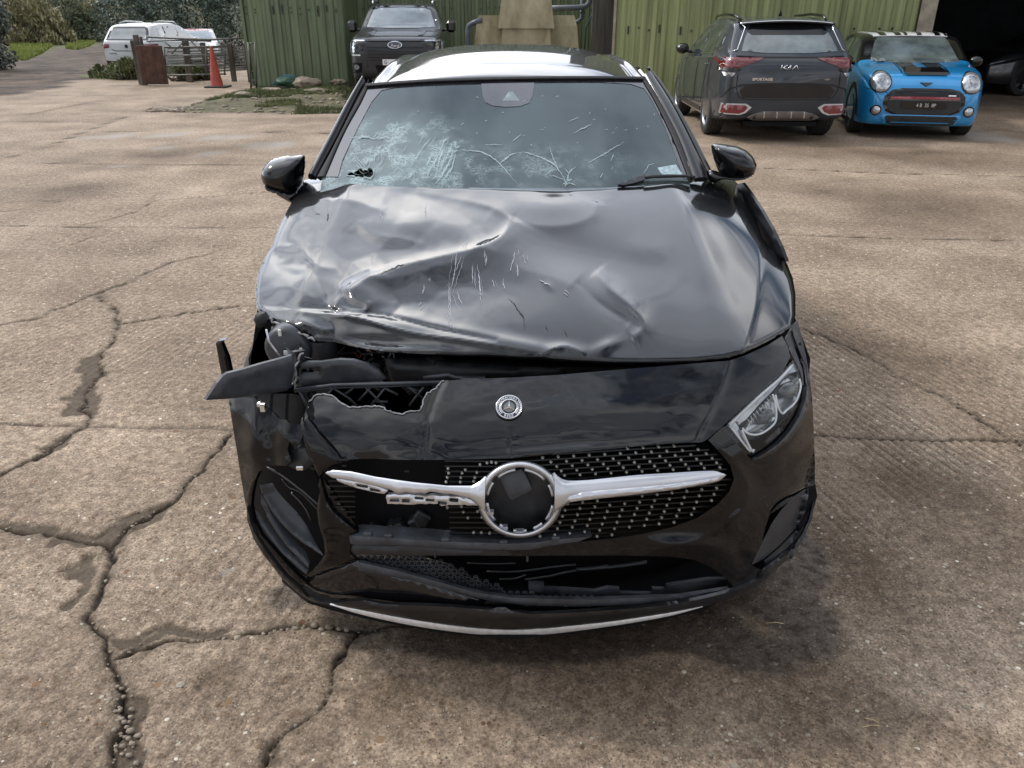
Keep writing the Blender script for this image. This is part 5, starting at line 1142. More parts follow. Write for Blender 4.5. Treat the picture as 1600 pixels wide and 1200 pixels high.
mr = [(1112, 228), (1120, 224.5), (1136, 226), (1156, 230), (1171, 239), (1180, 252), (1179, 264), (1174, 272), (1160, 279), (1147, 280), (1131, 278), (1122, 266), (1115, 246)]
pillow_shape('wing_mirror', ml, 1.50, M['paint'], .09, .10); pillow_shape('wing_mirror', mr, 1.50, M['paint'], .09, .10)
pillow_shape('mirror_base', [(408, 278), (420, 288), (440, 296), (458, 300), (464, 306), (456, 315), (448, 307), (436, 303), (418, 296)], 1.46, M['gloss_black'], .04, .06, 3)
pillow_shape('mirror_base', [(1122, 268), (1145, 276), (1176, 268), (1174, 275), (1160, 281), (1147, 282.5), (1130, 280), (1115, 286), (1104, 276), (1108, 266)], 1.46, M['gloss_black'], .04, .06, 3)
quad_panel('mirror_foot', [(-.80, 1.42, .97), (-.93, 1.52, 1.0), (-.90, 1.60, 1.03), (-.78, 1.62, .99)], M['gloss_black'], (0, -1, .5), .03)
# ---------------- wiper
mb = MB(); wl = [tuple(p) for p in wsurf(.03)(np.array([(1086, 277), (1070, 275), (1045, 275), (1020, 276), (1009, 277)]))]; mb.tube(wl, [.006, .006, .007, .007, .008], n=6); hp_(mb.build('wiper_arm', M['plastic']))
hp_(panel('wiper_blade', None, [(966, 288), (985, 280), (1006, 272), (1009, 275), (1006, 281), (990, 286), (975, 289)], wsurf(.03), M['plastic'], cell=4, thick=.012))
# ---------------- interior seen through the glass
M['seat'] = mat('dark_seat', (.016, .017, .019), .7, var=.3, vscale=6); M['dash'] = mat('dashboard', (.012, .013, .015), .55, var=.3, vscale=5)
mb = MB(); mb.box((0, 1.72, .93), (1.34, .5, .12), bev=.04); mb.box((.36, 1.85, 1.0), (.36, .22, .09), bev=.03); hp_(mb.build('dashboard', M['dash']))
for s in (-1, 1):
    mb = MB(); mb.box((s * .36, 2.55, .93), (.48, .16, .58), bev=.06, rot=Matrix.Rotation(-.3, 3, 'X')); mb.box((s * .36, 2.30, .62), (.5, .5, .16), bev=.05); o = hp_(mb.build('seat', M['seat']))
    mb = MB(); mb.box((s * .36, 2.67, 1.25), (.26, .1, .17), bev=.04); h_ = mb.build('headrest', M['seat'], o)
mb = MB(); pts = [(.36 + .19 * math.cos(a), 2.0 + .05 * math.sin(a), 1.02 + .17 * math.sin(a)) for a in np.linspace(0, 2 * math.pi, 29)]; mb.tube(pts, .016, n=8, caps=False); mb.box((.36, 2.0, 1.02), (.34, .03, .04), bev=.01); mb.box((.36, 1.99, 1.0), (.12, .04, .12), bev=.02); hp_(mb.build('steering_wheel', M['dash']))
mb = MB(); mb.box((0, 3.3, .85), (1.2, .14, .55), bev=.05); hp_(mb.build('rear_seat', M['seat']))

# ================================================================== FRONT END OF THE WRECK
NX_ = [(740, 592), (800, 590), (870, 586), (950, 579), (1000, 575), (1060, 570), (1140, 563.5), (1165, 555), (1200, 539), (1222, 525)]
tear = jag([(482, 628), (488, 622), (495, 617), (510, 615.5), (522, 620), (532, 630), (547, 636), (562, 636), (585, 634), (600, 637), (612, 645), (627, 647), (641, 643), (655, 642), (660, 635), (662, 625), (666, 617), (672, 612), (680, 607), (687, 602), (690, 598), (694, 595)], .7, 4, 5)
def nose_dent(P):
    u, v = P[:, 0], P[:, 1]; h = ridge(P, [(692, 596), (680, 620), (668, 660), (662, 716)], 3.5, -.006, 3.5, False)
    h += ridge(P, [(796, 640), (797, 680), (797, 714)], 3, -.0025, 10, False) * (v > 670)
    h += ridge(P, [(1140, 566), (1125, 610), (1105, 650), (1085, 690)], 16, .006, 7, False)
    h += .006 * (fbm(u / 60, v / 22, 3, 41) - .5) + .010 * bumpf(sd(P, (960, 640), (120, 20), -3)) - .006 * bumpf(sd(P, (900, 690), (160, 9), -4)) + .006 * bumpf(sd(P, (930, 700), (140, 5), -4))
    h += .010 * bumpf(sd(P, (585, 680), (70, 34))) - .014 * np.clip((540 - u) / 60, 0, 1) ** 2 * np.clip((700 - v) / 60, 0, 1)
    return h
nose = tear + NX_ + [(1231, 541), (1235, 558), (1224, 579), (1200, 601), (1162, 635), (1140, 656), (1117, 677), (1107, 687), (1095, 691), (1070, 692), (1040, 693.5), (1000, 697), (950, 702), (900, 706), (850, 711), (800, 716), (700, 718.5), (620, 718.5), (575, 716), (545, 718), (535, 714), (522, 697), (505, 678), (492, 662), (480, 648)]
front_bumper = hp_(panel('front_bumper', None, nose, front(0, nose_dent), M['paint'], cell=4.2, thick=.006))
tp = front(.003, nose_dent)(np.array(tear)); mb = MB(); mb.tube([Vector(p) for p in tp], [.0014 + .0012 * abs(math.sin(i * 1.7)) for i in range(len(tp))], n=6); hp_(mb.build('torn_edge', M['torn']))
# facet of bumper below the missing headlight
hp_(panel('bumper_corner', None, [(482, 630), (480, 648), (492, 662), (505, 678), (522, 697), (535, 714), (545, 719), (536, 724), (520, 728), (506, 738), (498, 745), (490, 728), (480, 708), (474, 690), (468, 672), (471, 655)], front(-.02), M['bumper_paint'], cell=5, thick=.006, pillow=.01))
# badge
def badge():
    c = np.array([795.5, 637.0]); P0 = front(.004, nose_dent)(c[None])[0]; e = front(.004, nose_dent)(np.array([c + (12, 0), c - (12, 0), c + (0, 8), c - (0, 8)]))
    X_ = Vector(e[0] - e[1]).normalized(); Y_ = Vector(e[3] - e[2]); Y_ = (Y_ - X_ * Y_.dot(X_)).normalized(); Z_ = X_.cross(Y_); r = .0315
    Rm = Matrix((X_, Y_, Z_)).transposed().to_4x4(); Rm.translation = Vector(P0) + HOFF
    root = None; mb = MB(); mb.lathe([(0, .001), (0, r * 1.09), (.003, r * 1.07), (.004, r * 1.0), (.0035, .001)], (0, 0, 0), 'Z', n=48); root = mb.build('badge', M['gloss_black'], HERO)
    mb = MB(); mb.lathe([(.0036, r * .995), (.0058, r * .99), (.0058, r * .945), (.0036, r * .94)], (0, 0, 0), 'Z', n=48); mb.lathe([(.0036, r * .66), (.0058, r * .655), (.0058, r * .60), (.0036, r * .595)], (0, 0, 0), 'Z', n=48)
    mb.lathe([(.0037, r * .595), (.0037, .001)], (0, 0, 0), 'Z', 1, n=48)
    for k in range(3):
        a = math.pi / 2 + k * 2 * math.pi / 3; a1 = a + math.pi / 3; a2 = a - math.pi / 3
        mb.add([(0, 0, .0078), (r * .63 * math.cos(a), r * .63 * math.sin(a), .005), (r * .1 * math.cos(a1), r * .1 * math.sin(a1), .005), (r * .1 * math.cos(a2), r * .1 * math.sin(a2), .005)], [(0, 1, 2), (0, 3, 1)], 0)
    for sgn in (-1, 1):
        for i in range(9):
            a = sgn * (math.radians(-42 + i * 9.5)); a = a if sgn > 0 else math.pi + a
            for rr, tw in ((.73, .5), (.87, -.5)):
                x, y = r * rr * math.cos(a), r * rr * math.sin(a); b2 = a + math.pi / 2 + tw * sgn; dx_, dy_ = math.cos(b2) * r * .085, math.sin(b2) * r * .085; ex, ey = -dy_ * .38, dx_ * .38
                mb.add([(x - dx_, y - dy_, .0052), (x + ex, y + ey, .0054), (x + dx_, y + dy_, .0052), (x - ex, y - ey, .0054)], [(0, 3, 2, 1)], 0)
    mb.build('star_emblem', [M['chrome'], mat('badge_grey', (.12, .13, .14), .3)], root)
    for word, ac, st, up in (('MERCEDES', 90, 11.6, 1), ('BENZ', -90, 14, -1)):
        for i, ch in enumerate(word):
            a = math.radians(ac - up * (i - (len(word) - 1) / 2) * st); o = text_obj('badge_letter', ch, r * .27, M['chrome'], root, (r * .80 * math.cos(a), r * .80 * math.sin(a), .0048), (0, 0, a - math.pi / 2 if up > 0 else a + math.pi / 2), .0006)
    root.matrix_local = Rm
badge()
# ---------------- grille: backing, slats and studs in one mesh
G_R = [(862, 850), (900, 846), (960, 840), (1000, 834), (1050, 823), (1090, 808), (1120, 788), (1138, 768), (1145, 748), (1139, 728), (1122, 708), (1098, 695), (1060, 692), (1000, 696), (950, 701), (900, 705), (850, 710), (820, 716), (760, 718)]
G_L = [(700, 718), (620, 719), (560, 720), (530, 727), (512, 738), (506, 752), (509, 775), (520, 795), (545, 812), (590, 826), (650, 836), (720, 843), (790, 849)]
gpoly_ = G_R + G_L
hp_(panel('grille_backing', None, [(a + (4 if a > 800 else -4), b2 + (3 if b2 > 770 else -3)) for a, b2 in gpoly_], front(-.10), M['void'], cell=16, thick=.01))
def grille():
    mb = MB(); R = np.random.RandomState(2)
    def vline(u, k):
        """row k of the slat pattern, following the slope of the opening"""
        return 712 + k * 8.0 + np.where(u > 812, -(u - 812) * .062, (u - 812) * .005)
    f0 = front(-.012); f1 = front(-.05); poly = np.array(gpoly_, float)
    for k in range(-2, 19):
        us = np.arange(506, 1146, 7.0); v = vline(us, k); ok = inside(poly, np.stack([us, v], -1)) & (((us - 812) ** 2 / 58 ** 2 + (v - 780) ** 2 / 55 ** 2) > 1)
        brk = (us < 700) & (us > 560) & (v > 745) | ((us < 690) & (v < 745) & (R.rand(len(us)) < .8)); ok &= ~brk
        a = f0(np.stack([us, v], -1)); b2 = f0(np.stack([us, v + 2.2], -1)); c = f1(np.stack([us, v + 3.0], -1))
        for i in range(len(us) - 1):
            if ok[i] and ok[i + 1]: mb.add([a[i], a[i + 1], b2[i + 1], b2[i], c[i + 1], c[i]], [(0, 3, 2, 1), (3, 5, 4, 2)], 0)
    fs = front(-.002)
    def stud(u, v):
        p, px, pv = fs(np.array([(u, v), (u + 2.7, v), (u, v + 2.3)])); ex = px - p; ez = pv - p; V = [p + ex * math.cos(t_) * s + ez * math.sin(t_) * s + np.array([0, dd, 0]) for s, dd in ((1, .004), (.85, .0), (.4, -.002)) for t_ in np.linspace(0, 2 * math.pi, 9)[:-1]] + [p + np.array([0, -.0024, 0])]
        F = [(r_ * 8 + i, r_ * 8 + (i + 1) % 8, (r_ + 1) * 8 + (i + 1) % 8, (r_ + 1) * 8 + i) for r_ in range(2) for i in range(8)] + [(16 + i, 16 + (i + 1) % 8, 24) for i in range(8)]; mb.add(V, F, 1, True)
    bar_top = lambda u: np.interp(u, [878, 888, 1000, 1100, 1132], [748, 751, 742, 736, 741]); bar_bot = lambda u: np.interp(u, [880, 900, 975, 1050, 1120, 1131], [785, 781, 776, 766, 754, 748])
    def ok1(u, v): return inside(poly, np.array([(u, v)]))[0] and seg_dist(np.array([(u, v)]), poly, True)[0][0] > 3.5 and ((u - 812) ** 2 / 70 ** 2 + (v - 780) ** 2 / 66 ** 2) > 1
    sh = {-6: -42, -5: -38, -4: -34, -3: -29, -2: -22, -1: -13, 0: 0, 1: 13, 2: 22, 3: 29, 4: 34, 5: 38, 6: 41}
    for k in range(-6, 7):
        for j in range(-1, 14):
            u = 848 + sh[k] + j * 24.3; v = 716 - (u - 848) * .0525 + k * 7.4
            if ok1(u, v) and v < bar_top(u) - 3: stud(u, v)
    for k in range(-2, 9):
        for j in range(-2, 13):
            u = 887 - 4 * k + j * 23.3; v = 788 - (u - 887) * .105 + k * 9.3
            if ok1(u, v) and (v > bar_bot(u) + 3.5 or u > 1134): stud(u, v)
    for u, v in [(700, 733), (727, 735), (750, 727), (768, 723), (701, 740), (699, 747), (722, 740), (745, 739), (720, 747), (742, 747), (697, 754), (719, 754), (740, 753), (761, 724), (775, 724),
                 (699, 794), (721, 792), (724, 801), (731, 810), (746, 800), (753, 809), (762, 818), (740, 833), (774, 828), (752, 833), (765, 834)]: stud(u, v)
    return hp_(mb.build('grille', [mat('grille_slat', (.007, .007, .008), .4, spec=.35), mat('grille_stud', (.21, .205, .18), .35, metal=.55, var=.25, vscale=120)]))
grille()
# ---------------- silver bar and empty emblem ring
def bandmap(off): return front(off)
gb = hp_(band('grille_bar', None, [(866, 738), (876, 747), (890, 751), (920, 750), (960, 746), (1000, 742), (1050, 739), (1100, 736), (1120, 736.5), (1134, 742)], [(866, 804), (876, 795), (895, 784), (930, 780), (975, 775), (1010, 771), (1050, 766), (1085, 760), (1120, 753), (1134, 743)], front(.012), M['silver'], .008, .014, 120, 13))
hp_(panel('trim_lip', None, [(884, 783), (890, 776), (910, 769), (950, 765), (1000, 761), (1060, 755), (1110, 748), (1126, 745), (1122, 751), (1085, 759.5), (1050, 765.5), (1010, 770.5), (975, 774.5), (930, 779.5), (895, 784)], front(.026), M['silver'], cell=4, thick=.01, pillow=.004, pilw=4))
hp_(band('grille_bar', None, [(509, 738), (520, 734.5), (550, 737), (587, 745), (620, 750), (650, 754), (700, 759), (738, 759), (750, 752), (758, 744)], [(509, 740), (520, 747), (550, 751), (575, 757), (601, 763)] + [(612, 766), (618, 770), (624, 771.5), (632, 769), (640, 769.5), (648, 771.5), (656, 770), (664, 771.5), (672, 768), (680, 769), (690, 771)] + [(705, 772), (735, 779), (747, 790), (758, 802)], front(.012), M['silver'], .008, .012, 120, 13, smooth_line=False))
slots = [[(628, 780), (640, 780), (640, 785.5), (628, 785)], [(610, 779), (623, 779), (624, 784), (608, 784)], [(648, 776), (662, 777), (662, 781), (648, 780)], [(665, 779), (679, 779.5), (679, 784), (665, 783)], [(684, 783), (698, 784), (698, 789), (684, 788)], [(702, 778), (716, 779), (716, 785), (702, 784)]]
hp_(panel('clip_strip', None, jag([(602, 778), (604, 773), (640, 773), (660, 775), (700, 775), (722, 777), (736, 780), (744, 786), (748, 790), (720, 789), (690, 790), (684, 787), (640, 788), (606, 787)], .5, 6, 7, True), front(.006), M['silver'], holes=slots, cell=3.5, thick=.014, pillow=.003, pilw=3))
hp_(panel('clip_strip', None, [(524, 746), (540, 748), (560, 751), (580, 756), (600, 762), (606, 767), (600, 772), (580, 768), (556, 762), (540, 757), (528, 752)], front(.004), M['silver'], holes=[[(556, 756), (575, 759), (575, 763), (558, 760)], [(578, 762), (594, 766), (594, 769), (578, 767)]], cell=3, thick=.012, pillow=.003, pilw=3))
def ring():
    th = np.linspace(0, 2 * math.pi, 73)[:-1]; V = []; F = []; f = {}
    prof = [(0, -.014), (.04, .004), (.25, .016), (.55, .019), (.85, .014), (1, .004), (1.0, -.025)]
    fm = {o_: front(o_) for _, o_ in prof}
    for s, off in prof:
        pts = []
        for a in th:
            co, si = math.cos(a), math.sin(a); ro = (66.5 if abs(co) > 0 else 66, 61.5 if si < 0 else 59.0); ri = (54.5, 51.0); cx, cy = 812.5, 781.5
            tk = s; rx = ro[0] + (ri[0] - ro[0]) * tk; ry = ro[1] + (ri[1] - ro[1]) * tk; pts.append((cx + rx * co, cy + ry * si))
        V += list(fm[off](np.array(pts)))
    n = 72
    for j in range(len(prof) - 1):
        for i in range(n): F.append((j * n + i, j * n + (i + 1) % n, (j + 1) * n + (i + 1) % n, (j + 1) * n + i))
    o = hp_(mkobj('emblem_ring', V, F, M['silver'], None, True))
    mb = MB()
    for i, (a0, a1) in enumerate([(10, 38), (48, 66), (78, 102), (112, 128), (140, 175), (190, 215), (228, 262), (278, 318), (330, 352)]):
        pts = [front(-.006)(np.array([(812.5 + 51.5 * math.cos(math.radians(a)), 781.5 + 48.3 * math.sin(math.radians(a)))]))[0] for a in np.linspace(a0, a1, 7)]
        mb.tube(pts, .0042, n=6)
        if i in (2, 3, 4): q = pts[3]; mb.box(q, (.02, .012, .008))
    mb.build('clip_lugs', M['silver'], o)
ring()
hp_(panel('ring_bowl', None, [(812.5 + 56 * math.cos(a), 781.5 + 53 * math.sin(a)) for a in np.linspace(0, 2 * math.pi, 40)[:-1]], front(-.06), M['plastic'], cell=12, thick=.004))
hp_(panel('radar_sensor', None, [(782, 744), (794, 738), (815, 733), (820, 739), (826, 752), (831, 764), (829, 767), (814, 774), (800, 781), (796, 778), (789, 765), (783, 752)], front(-.02), M['plastic_grey'], cell=6, thick=.03, pillow=.004, pilw=4))
# ---------------- sound side of the bumper and its openings
def side_dent(P):
    u, v = P[:, 0], P[:, 1]
    h = ridge(P, [(1107, 688), (1140, 715), (1160, 740), (1168, 780), (1120, 830), (1000, 868)], 16, .012, 22, False) + ridge(P, [(1262, 745), (1225, 765), (1180, 790), (1130, 818)], 8, .014, 14)
    h += ridge(P, [(1175, 718), (1215, 712), (1245, 680), (1262, 640)], 7, .010, 16, False) - .02 * bumpf(sd(P, (1180, 745), (30, 30)))
    h += .018 * bumpf(sd(P, (1070, 852), (70, 14), 4)) - .012 * bumpf(sd(P, (1160, 870), (16, 26), -20)) + .004 * (fbm(u / 40, v / 30, 3, 43) - .5)
    h += .006 * (fbm(u / 14, v / 9, 2, 44) - .5) * bumpf(sd(P, (1165, 850), (30, 26)))
    return h
low_in = [(800, 869), (860, 867.5), (930, 867), (1000, 868), (1050, 869.5), (1085, 874), (1110, 885), (1132, 900), (1148, 913), (1138, 921), (1100, 929), (1060, 933), (1000, 934), (930, 934), (850, 932), (790, 925), (740, 905), (700, 880), (660, 869), (740, 868)]
fin_open = [(1272, 757), (1255, 762), (1238, 771), (1225, 777), (1212, 786), (1204, 797), (1200, 812), (1195, 828), (1190, 850), (1182, 866), (1172, 882), (1184, 888), (1196, 893), (1203, 884), (1216, 876), (1236, 858), (1252, 836), (1266, 806), (1275, 775)]
rbump = [(1107, 688), (1117, 678), (1128, 668), (1142, 682), (1152, 694), (1164, 708), (1172, 716), (1183, 716), (1200, 706), (1217, 694), (1235, 674), (1250, 650), (1259, 625), (1263, 600), (1260, 575), (1248, 545), (1240, 524), (1238, 510), (1246, 520), (1256, 550), (1264, 585), (1269, 620), (1271, 660), (1273, 720), (1273.5, 757)] + fin_open[1:13] + [(1190, 903), (1170, 914), (1150, 920)] + [(1132, 901), (1110, 886), (1085, 875), (1050, 870), (1000, 868.5), (930, 867.5), (860, 868), (800, 869), (790, 860), (830, 858), (862, 852), (900, 847), (960, 841), (1000, 835), (1050, 824), (1090, 809), (1120, 789), (1139, 769), (1147, 748), (1141, 727), (1124, 706)]
hp_(panel('bumper_side', None, rbump, front(0, side_dent), M['bumper_paint'], cell=4.5, thick=.0012))
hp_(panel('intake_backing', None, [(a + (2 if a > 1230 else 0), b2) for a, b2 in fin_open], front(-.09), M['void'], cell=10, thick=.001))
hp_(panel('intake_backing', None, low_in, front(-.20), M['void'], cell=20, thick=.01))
mb = MB()
for a in range(5):
    l = front(-.02)(np.array([(1200 + a * 7, 806 - a * 5), (1215 + a * 8, 790 - a * 4), (1232 + a * 6, 778 - a * 2)])); mb.tube([Vector(p) for p in l], .0016, n=5)
hp_(mb.build('torn_fin_edge', M['plastic']))
# ---------------- headlight
hl = [(1240, 561), (1248, 575), (1254, 592), (1253, 612), (1247, 634), (1236, 655), (1221, 676), (1203, 693), (1187, 704), (1177, 710), (1172, 705), (1160, 690), (1148, 676), (1136, 664), (1145, 652), (1168, 630), (1200, 600), (1226, 577)]
hp_(panel('headlight_housing', None, hl, front(-.055), [M['gloss_black']], cell=6, thick=.01))
HL = hp_(panel('headlight', None, hl, front(.002), [(lambda: (lambda m: m)(mat('clear_lens', (.05, .055, .06), .03, spec=.6, alpha=.14, coat=1.0)))()], cell=5, thick=.003, pillow=.006, pilw=12))
def sub(o): o.parent = HL; o.location = (0, 0, 0); return o
hlm = front(-.03)
sub(panel('reflector', None, [(1216, 603), (1232, 586), (1246, 590), (1251, 602), (1248, 620), (1238, 637), (1224, 646), (1217, 636), (1213, 618)], hlm, M['lamp_white'], cell=4, thick=.01, pillow=-.02, pilw=12))
sub(panel('reflector', None, [(1170, 662), (1180, 646), (1196, 630), (1208, 618), (1212, 634), (1212, 652), (1204, 664), (1188, 676), (1172, 678), (1164, 672)], hlm, M['lamp_white'], cell=4, thick=.01, pillow=-.02, pilw=12))
sub(panel('projector', None, [(1222, 600), (1236, 594), (1245, 602), (1244, 614), (1236, 622), (1222, 622), (1216, 612)], front(-.024), M['glass_dark'], cell=4, thick=.01, pillow=.012, pilw=8))
sub(panel('projector', None, [(1186, 650), (1196, 638), (1206, 640), (1208, 652), (1200, 662), (1188, 664)], front(-.024), M['glass_dark'], cell=4, thick=.01, pillow=.010, pilw=8))
M['drl'] = mat('light_guide', (.85, .88, .90), .2, coat=.6)
mb = MB()
for ln, r_ in [([(1139, 664), (1160, 644), (1190, 616), (1216, 594), (1238, 571)], .0042), ([(1212, 617), (1215, 634), (1222, 646), (1229, 641), (1243, 628), (1251, 606), (1249, 592)], .0028), ([(1160, 669), (1170, 678), (1188, 678), (1208, 664), (1213, 650), (1211, 628), (1207, 616)], .0028), ([(1159, 672), (1166, 688), (1175, 705), (1178, 702)], .0032), ([(1142, 668), (1153, 682), (1172, 706)], .0026)]:
    l = front(-.012)(catmull(ln, 4, False)); mb.tube([Vector(p) for p in l], r_, n=6)
sub(mb.build('light_guide', M['drl']))
sub(panel('reflector', None, [(1137, 664), (1146, 656), (1152, 664), (1162, 682), (1170, 700), (1166, 700), (1152, 683)], front(-.02), M['lamp_white'], cell=4, thick=.004))
sub(panel('reflector', None, [(1146, 655), (1170, 633), (1200, 606), (1224, 584), (1240, 566), (1246, 580), (1232, 584), (1216, 600), (1204, 614), (1186, 632), (1166, 655), (1154, 664)], front(-.024), mat('lamp_chrome', (.5, .53, .56), .12, metal=.7, var=.4, vscale=14), cell=4, thick=.004))
mb = MB()
for i in range(9):
    l = front(-.022)(np.array([(1168 + i * 4.4, 655 - i * 4.6), (1174 + i * 4.4, 664 - i * 4.4)])); mb.tube([Vector(p) for p in l], .0016, n=5)
sub(mb.build('reflector_ribs', M['lamp_white']))
sub(panel('marker_strip', None, [(1196, 690), (1218, 668), (1220, 676), (1200, 693)], front(-.016), M['plastic_grey'], cell=5, thick=.004))
hp_(panel('headlight_surround', None, [(1128, 668), (1136, 664), (1148, 676), (1160, 690), (1172, 705), (1177, 710), (1187, 704), (1203, 693), (1221, 676), (1236, 655), (1247, 634), (1253, 612), (1254, 592), (1248, 575), (1240, 560), (1232, 544), (1238, 536), (1248, 548), (1258, 575), (1262, 600), (1258, 625), (1249, 650), (1234, 674), (1216, 694), (1200, 705), (1183, 715), (1172, 716), (1164, 708), (1152, 694), (1141, 681)], front(-.012), M['gloss_black'], cell=4, thick=.01))
hp_(panel('bumper_ledge', None, [(1262, 600), (1266, 612), (1263, 640), (1250, 668), (1232, 690), (1210, 706), (1190, 716), (1176, 719), (1183, 715), (1200, 705), (1216, 694), (1234, 674), (1249, 650), (1258, 625)], front(.010), M['paint_flat'], cell=4, thick=.012, pillow=.004, pilw=4))
hp_(panel('wing_corner', None, [(1238, 508), (1246, 500), (1254, 530), (1262, 570), (1267, 600), (1262, 600), (1256, 570), (1246, 543), (1232, 542), (1226, 528)], front(-.012), M['plastic'], cell=4, thick=.01))
# ---------------- lower middle: broken cross bar, mesh, splitter, strip
hp_(panel('lower_crossbar', None, jag([(545, 838), (560, 838), (600, 840.5), (650, 844), (700, 847), (775, 849), (810, 850), (850, 846), (880, 842), (925, 838)], .4, 10, 3) + [(905, 846), (860, 853), (824, 859.5), (790, 860), (740, 858.5), (700, 857), (640, 853), (600, 851), (560, 851.5), (548, 850)], front(.006), M['plastic_grey'], cell=5, thick=.05, pillow=.004, pilw=5))
hp_(panel('lower_crossbar_face', None, [(547, 851), (600, 851), (640, 853.5), (700, 857), (790, 860.5), (826, 860), (870, 853), (915, 846), (950, 842), (945, 868), (860, 868), (740, 868), (640, 869), (570, 866), (552, 868), (547, 860)], front(-.012), M['plastic'], cell=8, thick=.01, pillow=.01, pilw=10))
for u, v in [(575, 836), (607, 839), (696, 845.5), (787, 849), (868, 843)]: q = front(0.0)(np.array([(u, v)]))[0]; mb = MB(); mb.box(q, (.022, .012, .02), bev=.003); hp_(mb.build('mounting_tab', M['plastic_grey']))
for u, v in [(680, 866), (824, 872), (968, 856)]: q = front(-.008)(np.array([(u, v)]))[0]; mb = MB(); mb.box(q, (.006, .012, .018), bev=.002); hp_(mb.build('mounting_tab', M['plastic_grey']))
def lower_mesh():
    mb = MB(); poly = np.array([(545, 872), (640, 870), (700, 882), (745, 905), (795, 925), (860, 932), (940, 934), (900, 940), (800, 935), (700, 915), (620, 898), (545, 888)], float); f = front(-.03)
    for k in range(12):
        for j in range(40):
            u = 545 + j * 11 + (k % 2) * 5.5; v = 868 + k * 6.2
            if not inside(poly, np.array([(u, v)]))[0]: continue
            P = f(np.array([(u - 5.5, v), (u - 2.8, v - 3.1), (u + 2.8, v - 3.1), (u + 5.5, v), (u + 2.8, v + 3.1), (u - 2.8, v + 3.1), (u - 4.4, v), (u - 2.2, v - 2.2), (u + 2.2, v - 2.2), (u + 4.4, v), (u + 2.2, v + 2.2), (u - 2.2, v + 2.2)]))
            B_ = P + np.array([0, .012, 0]); mb.add(list(P) + list(B_[6:]), [(i, (i + 1) % 6, 6 + (i + 1) % 6, 6 + i) for i in range(6)] + [(6 + i, 6 + (i + 1) % 6, 12 + (i + 1) % 6, 12 + i) for i in range(6)], 0)
    return hp_(mb.build('lower_mesh', M['plastic_grey']))
lower_mesh()
def lip_dent(P): u, v = P[:, 0], P[:, 1]; return .03 * bumpf(sd(P, (782, 962), (28, 16), 8), 2) + .008 * bumpf(sd(P, (600, 948), (50, 8))) + .003 * (fbm(u / 22, v / 8, 3, 47) - .5)
# sagging inner trim strips
hp_(panel('intake_trim', None, [(560, 878), (620, 892), (680, 908), (740, 925), (800, 934), (860, 936), (930, 937), (1000, 934), (1060, 932), (1140, 920), (1120, 930), (1060, 941), (1000, 946), (900, 948), (820, 946), (760, 938), (700, 922), (640, 906), (560, 892)], front(-.010, lip_dent), M['plastic_grey'], cell=4, thick=.01, pillow=.004, pilw=6))
hp_(panel('intake_trim', None, [(826, 912), (850, 912), (850, 919), (930, 924), (950, 919), (968, 920), (968, 927), (1020, 928), (1020, 920), (1042, 921), (1042, 915), (1110, 905), (1135, 905), (1138, 917), (1080, 925), (1042, 932), (968, 933), (900, 931), (826, 924)], front(-.05), M['plastic_grey'], cell=6, thick=.01))
mb = MB()
for ln, r_ in [([(730, 880), (770, 881), (806, 880)], .002), ([(760, 893), (810, 893), (870, 885), (900, 882)], .003), ([(820, 906), (860, 900), (890, 893), (950, 884)], .004), ([(780, 905), (805, 904), (822, 898)], .003), ([(900, 890), (960, 885), (1010, 878)], .006)]:
    l = front(-.14)(catmull(ln, 4, False)); mb.tube([Vector(p) for p in l], r_, n=6)
hp_(mb.build('radiator_pipes', M['plastic']))
spl = [(386, 792), (392, 818), (402, 842), (420, 868), (445, 900), (470, 922), (478, 932), (498, 940), (520, 944), (545, 940), (570, 938), (600, 944), (640, 946), (700, 948), (740, 951), (765, 953), (776, 949), (790, 949), (800, 955), (830, 960), (900, 957), (1000, 950), (1060, 943), (1100, 935), (1140, 925), (1165, 916), (1190, 903), (1198, 890), (1216, 877), (1236, 859), (1252, 837), (1264, 812), (1272, 780), (1270, 806), (1258, 838), (1240, 866), (1215, 888), (1195, 908), (1172, 924), (1150, 936), (1125, 942), (1098, 948), (1050, 958), (1000, 966), (950, 973), (900, 978), (850, 983), (800, 985), (750, 983), (700, 977), (650, 970), (600, 961), (560, 953), (516, 945), (490, 941), (470, 930), (440, 903), (412, 868), (396, 842), (386, 812)]
splm = front(.012, lip_dent)
hp_(panel('splitter', None, spl, splm, M['paint_flat'], cell=4, thick=.010, pillow=.004, pilw=7))
hp_(panel('lower_lip', None, [(520, 944), (560, 930), (600, 936), (690, 940), (760, 948), (800, 948), (900, 950), (1000, 946), (1080, 940), (1150, 922), (1100, 936), (1060, 944), (1000, 951), (900, 958), (830, 961), (800, 957), (790, 951), (776, 951), (765, 955), (740, 953), (700, 950), (640, 948), (600, 946), (570, 940), (545, 942)], front(-.02), M['gloss_black'], cell=7, thick=.01))
hp_(band('silver_strip', None, [(515, 944), (560, 952.5), (600, 960.5), (650, 969.5), (700, 977), (750, 982.5), (800, 984.5), (850, 982.5), (900, 977.5), (950, 972), (1000, 965), (1050, 957), (1098, 947.5)], [(516, 945), (560, 959), (600, 968.5), (650, 978.5), (700, 986), (750, 991.5), (800, 993.5), (850, 991.5), (900, 986), (950, 979), (1000, 971), (1050, 961.5), (1098, 948.5)], front(.016), M['white_strip'], .005, .003, 160, 7))
hp_(panel('underside', None, [(520, 950), (600, 969), (700, 986), (800, 994), (900, 986), (1000, 972), (1098, 950), (1190, 906), (1220, 880), (1180, 860), (800, 890), (440, 860), (440, 905), (480, 938)], lambda q: on_z(q, .13), M['void'], cell=30, thick=.01))
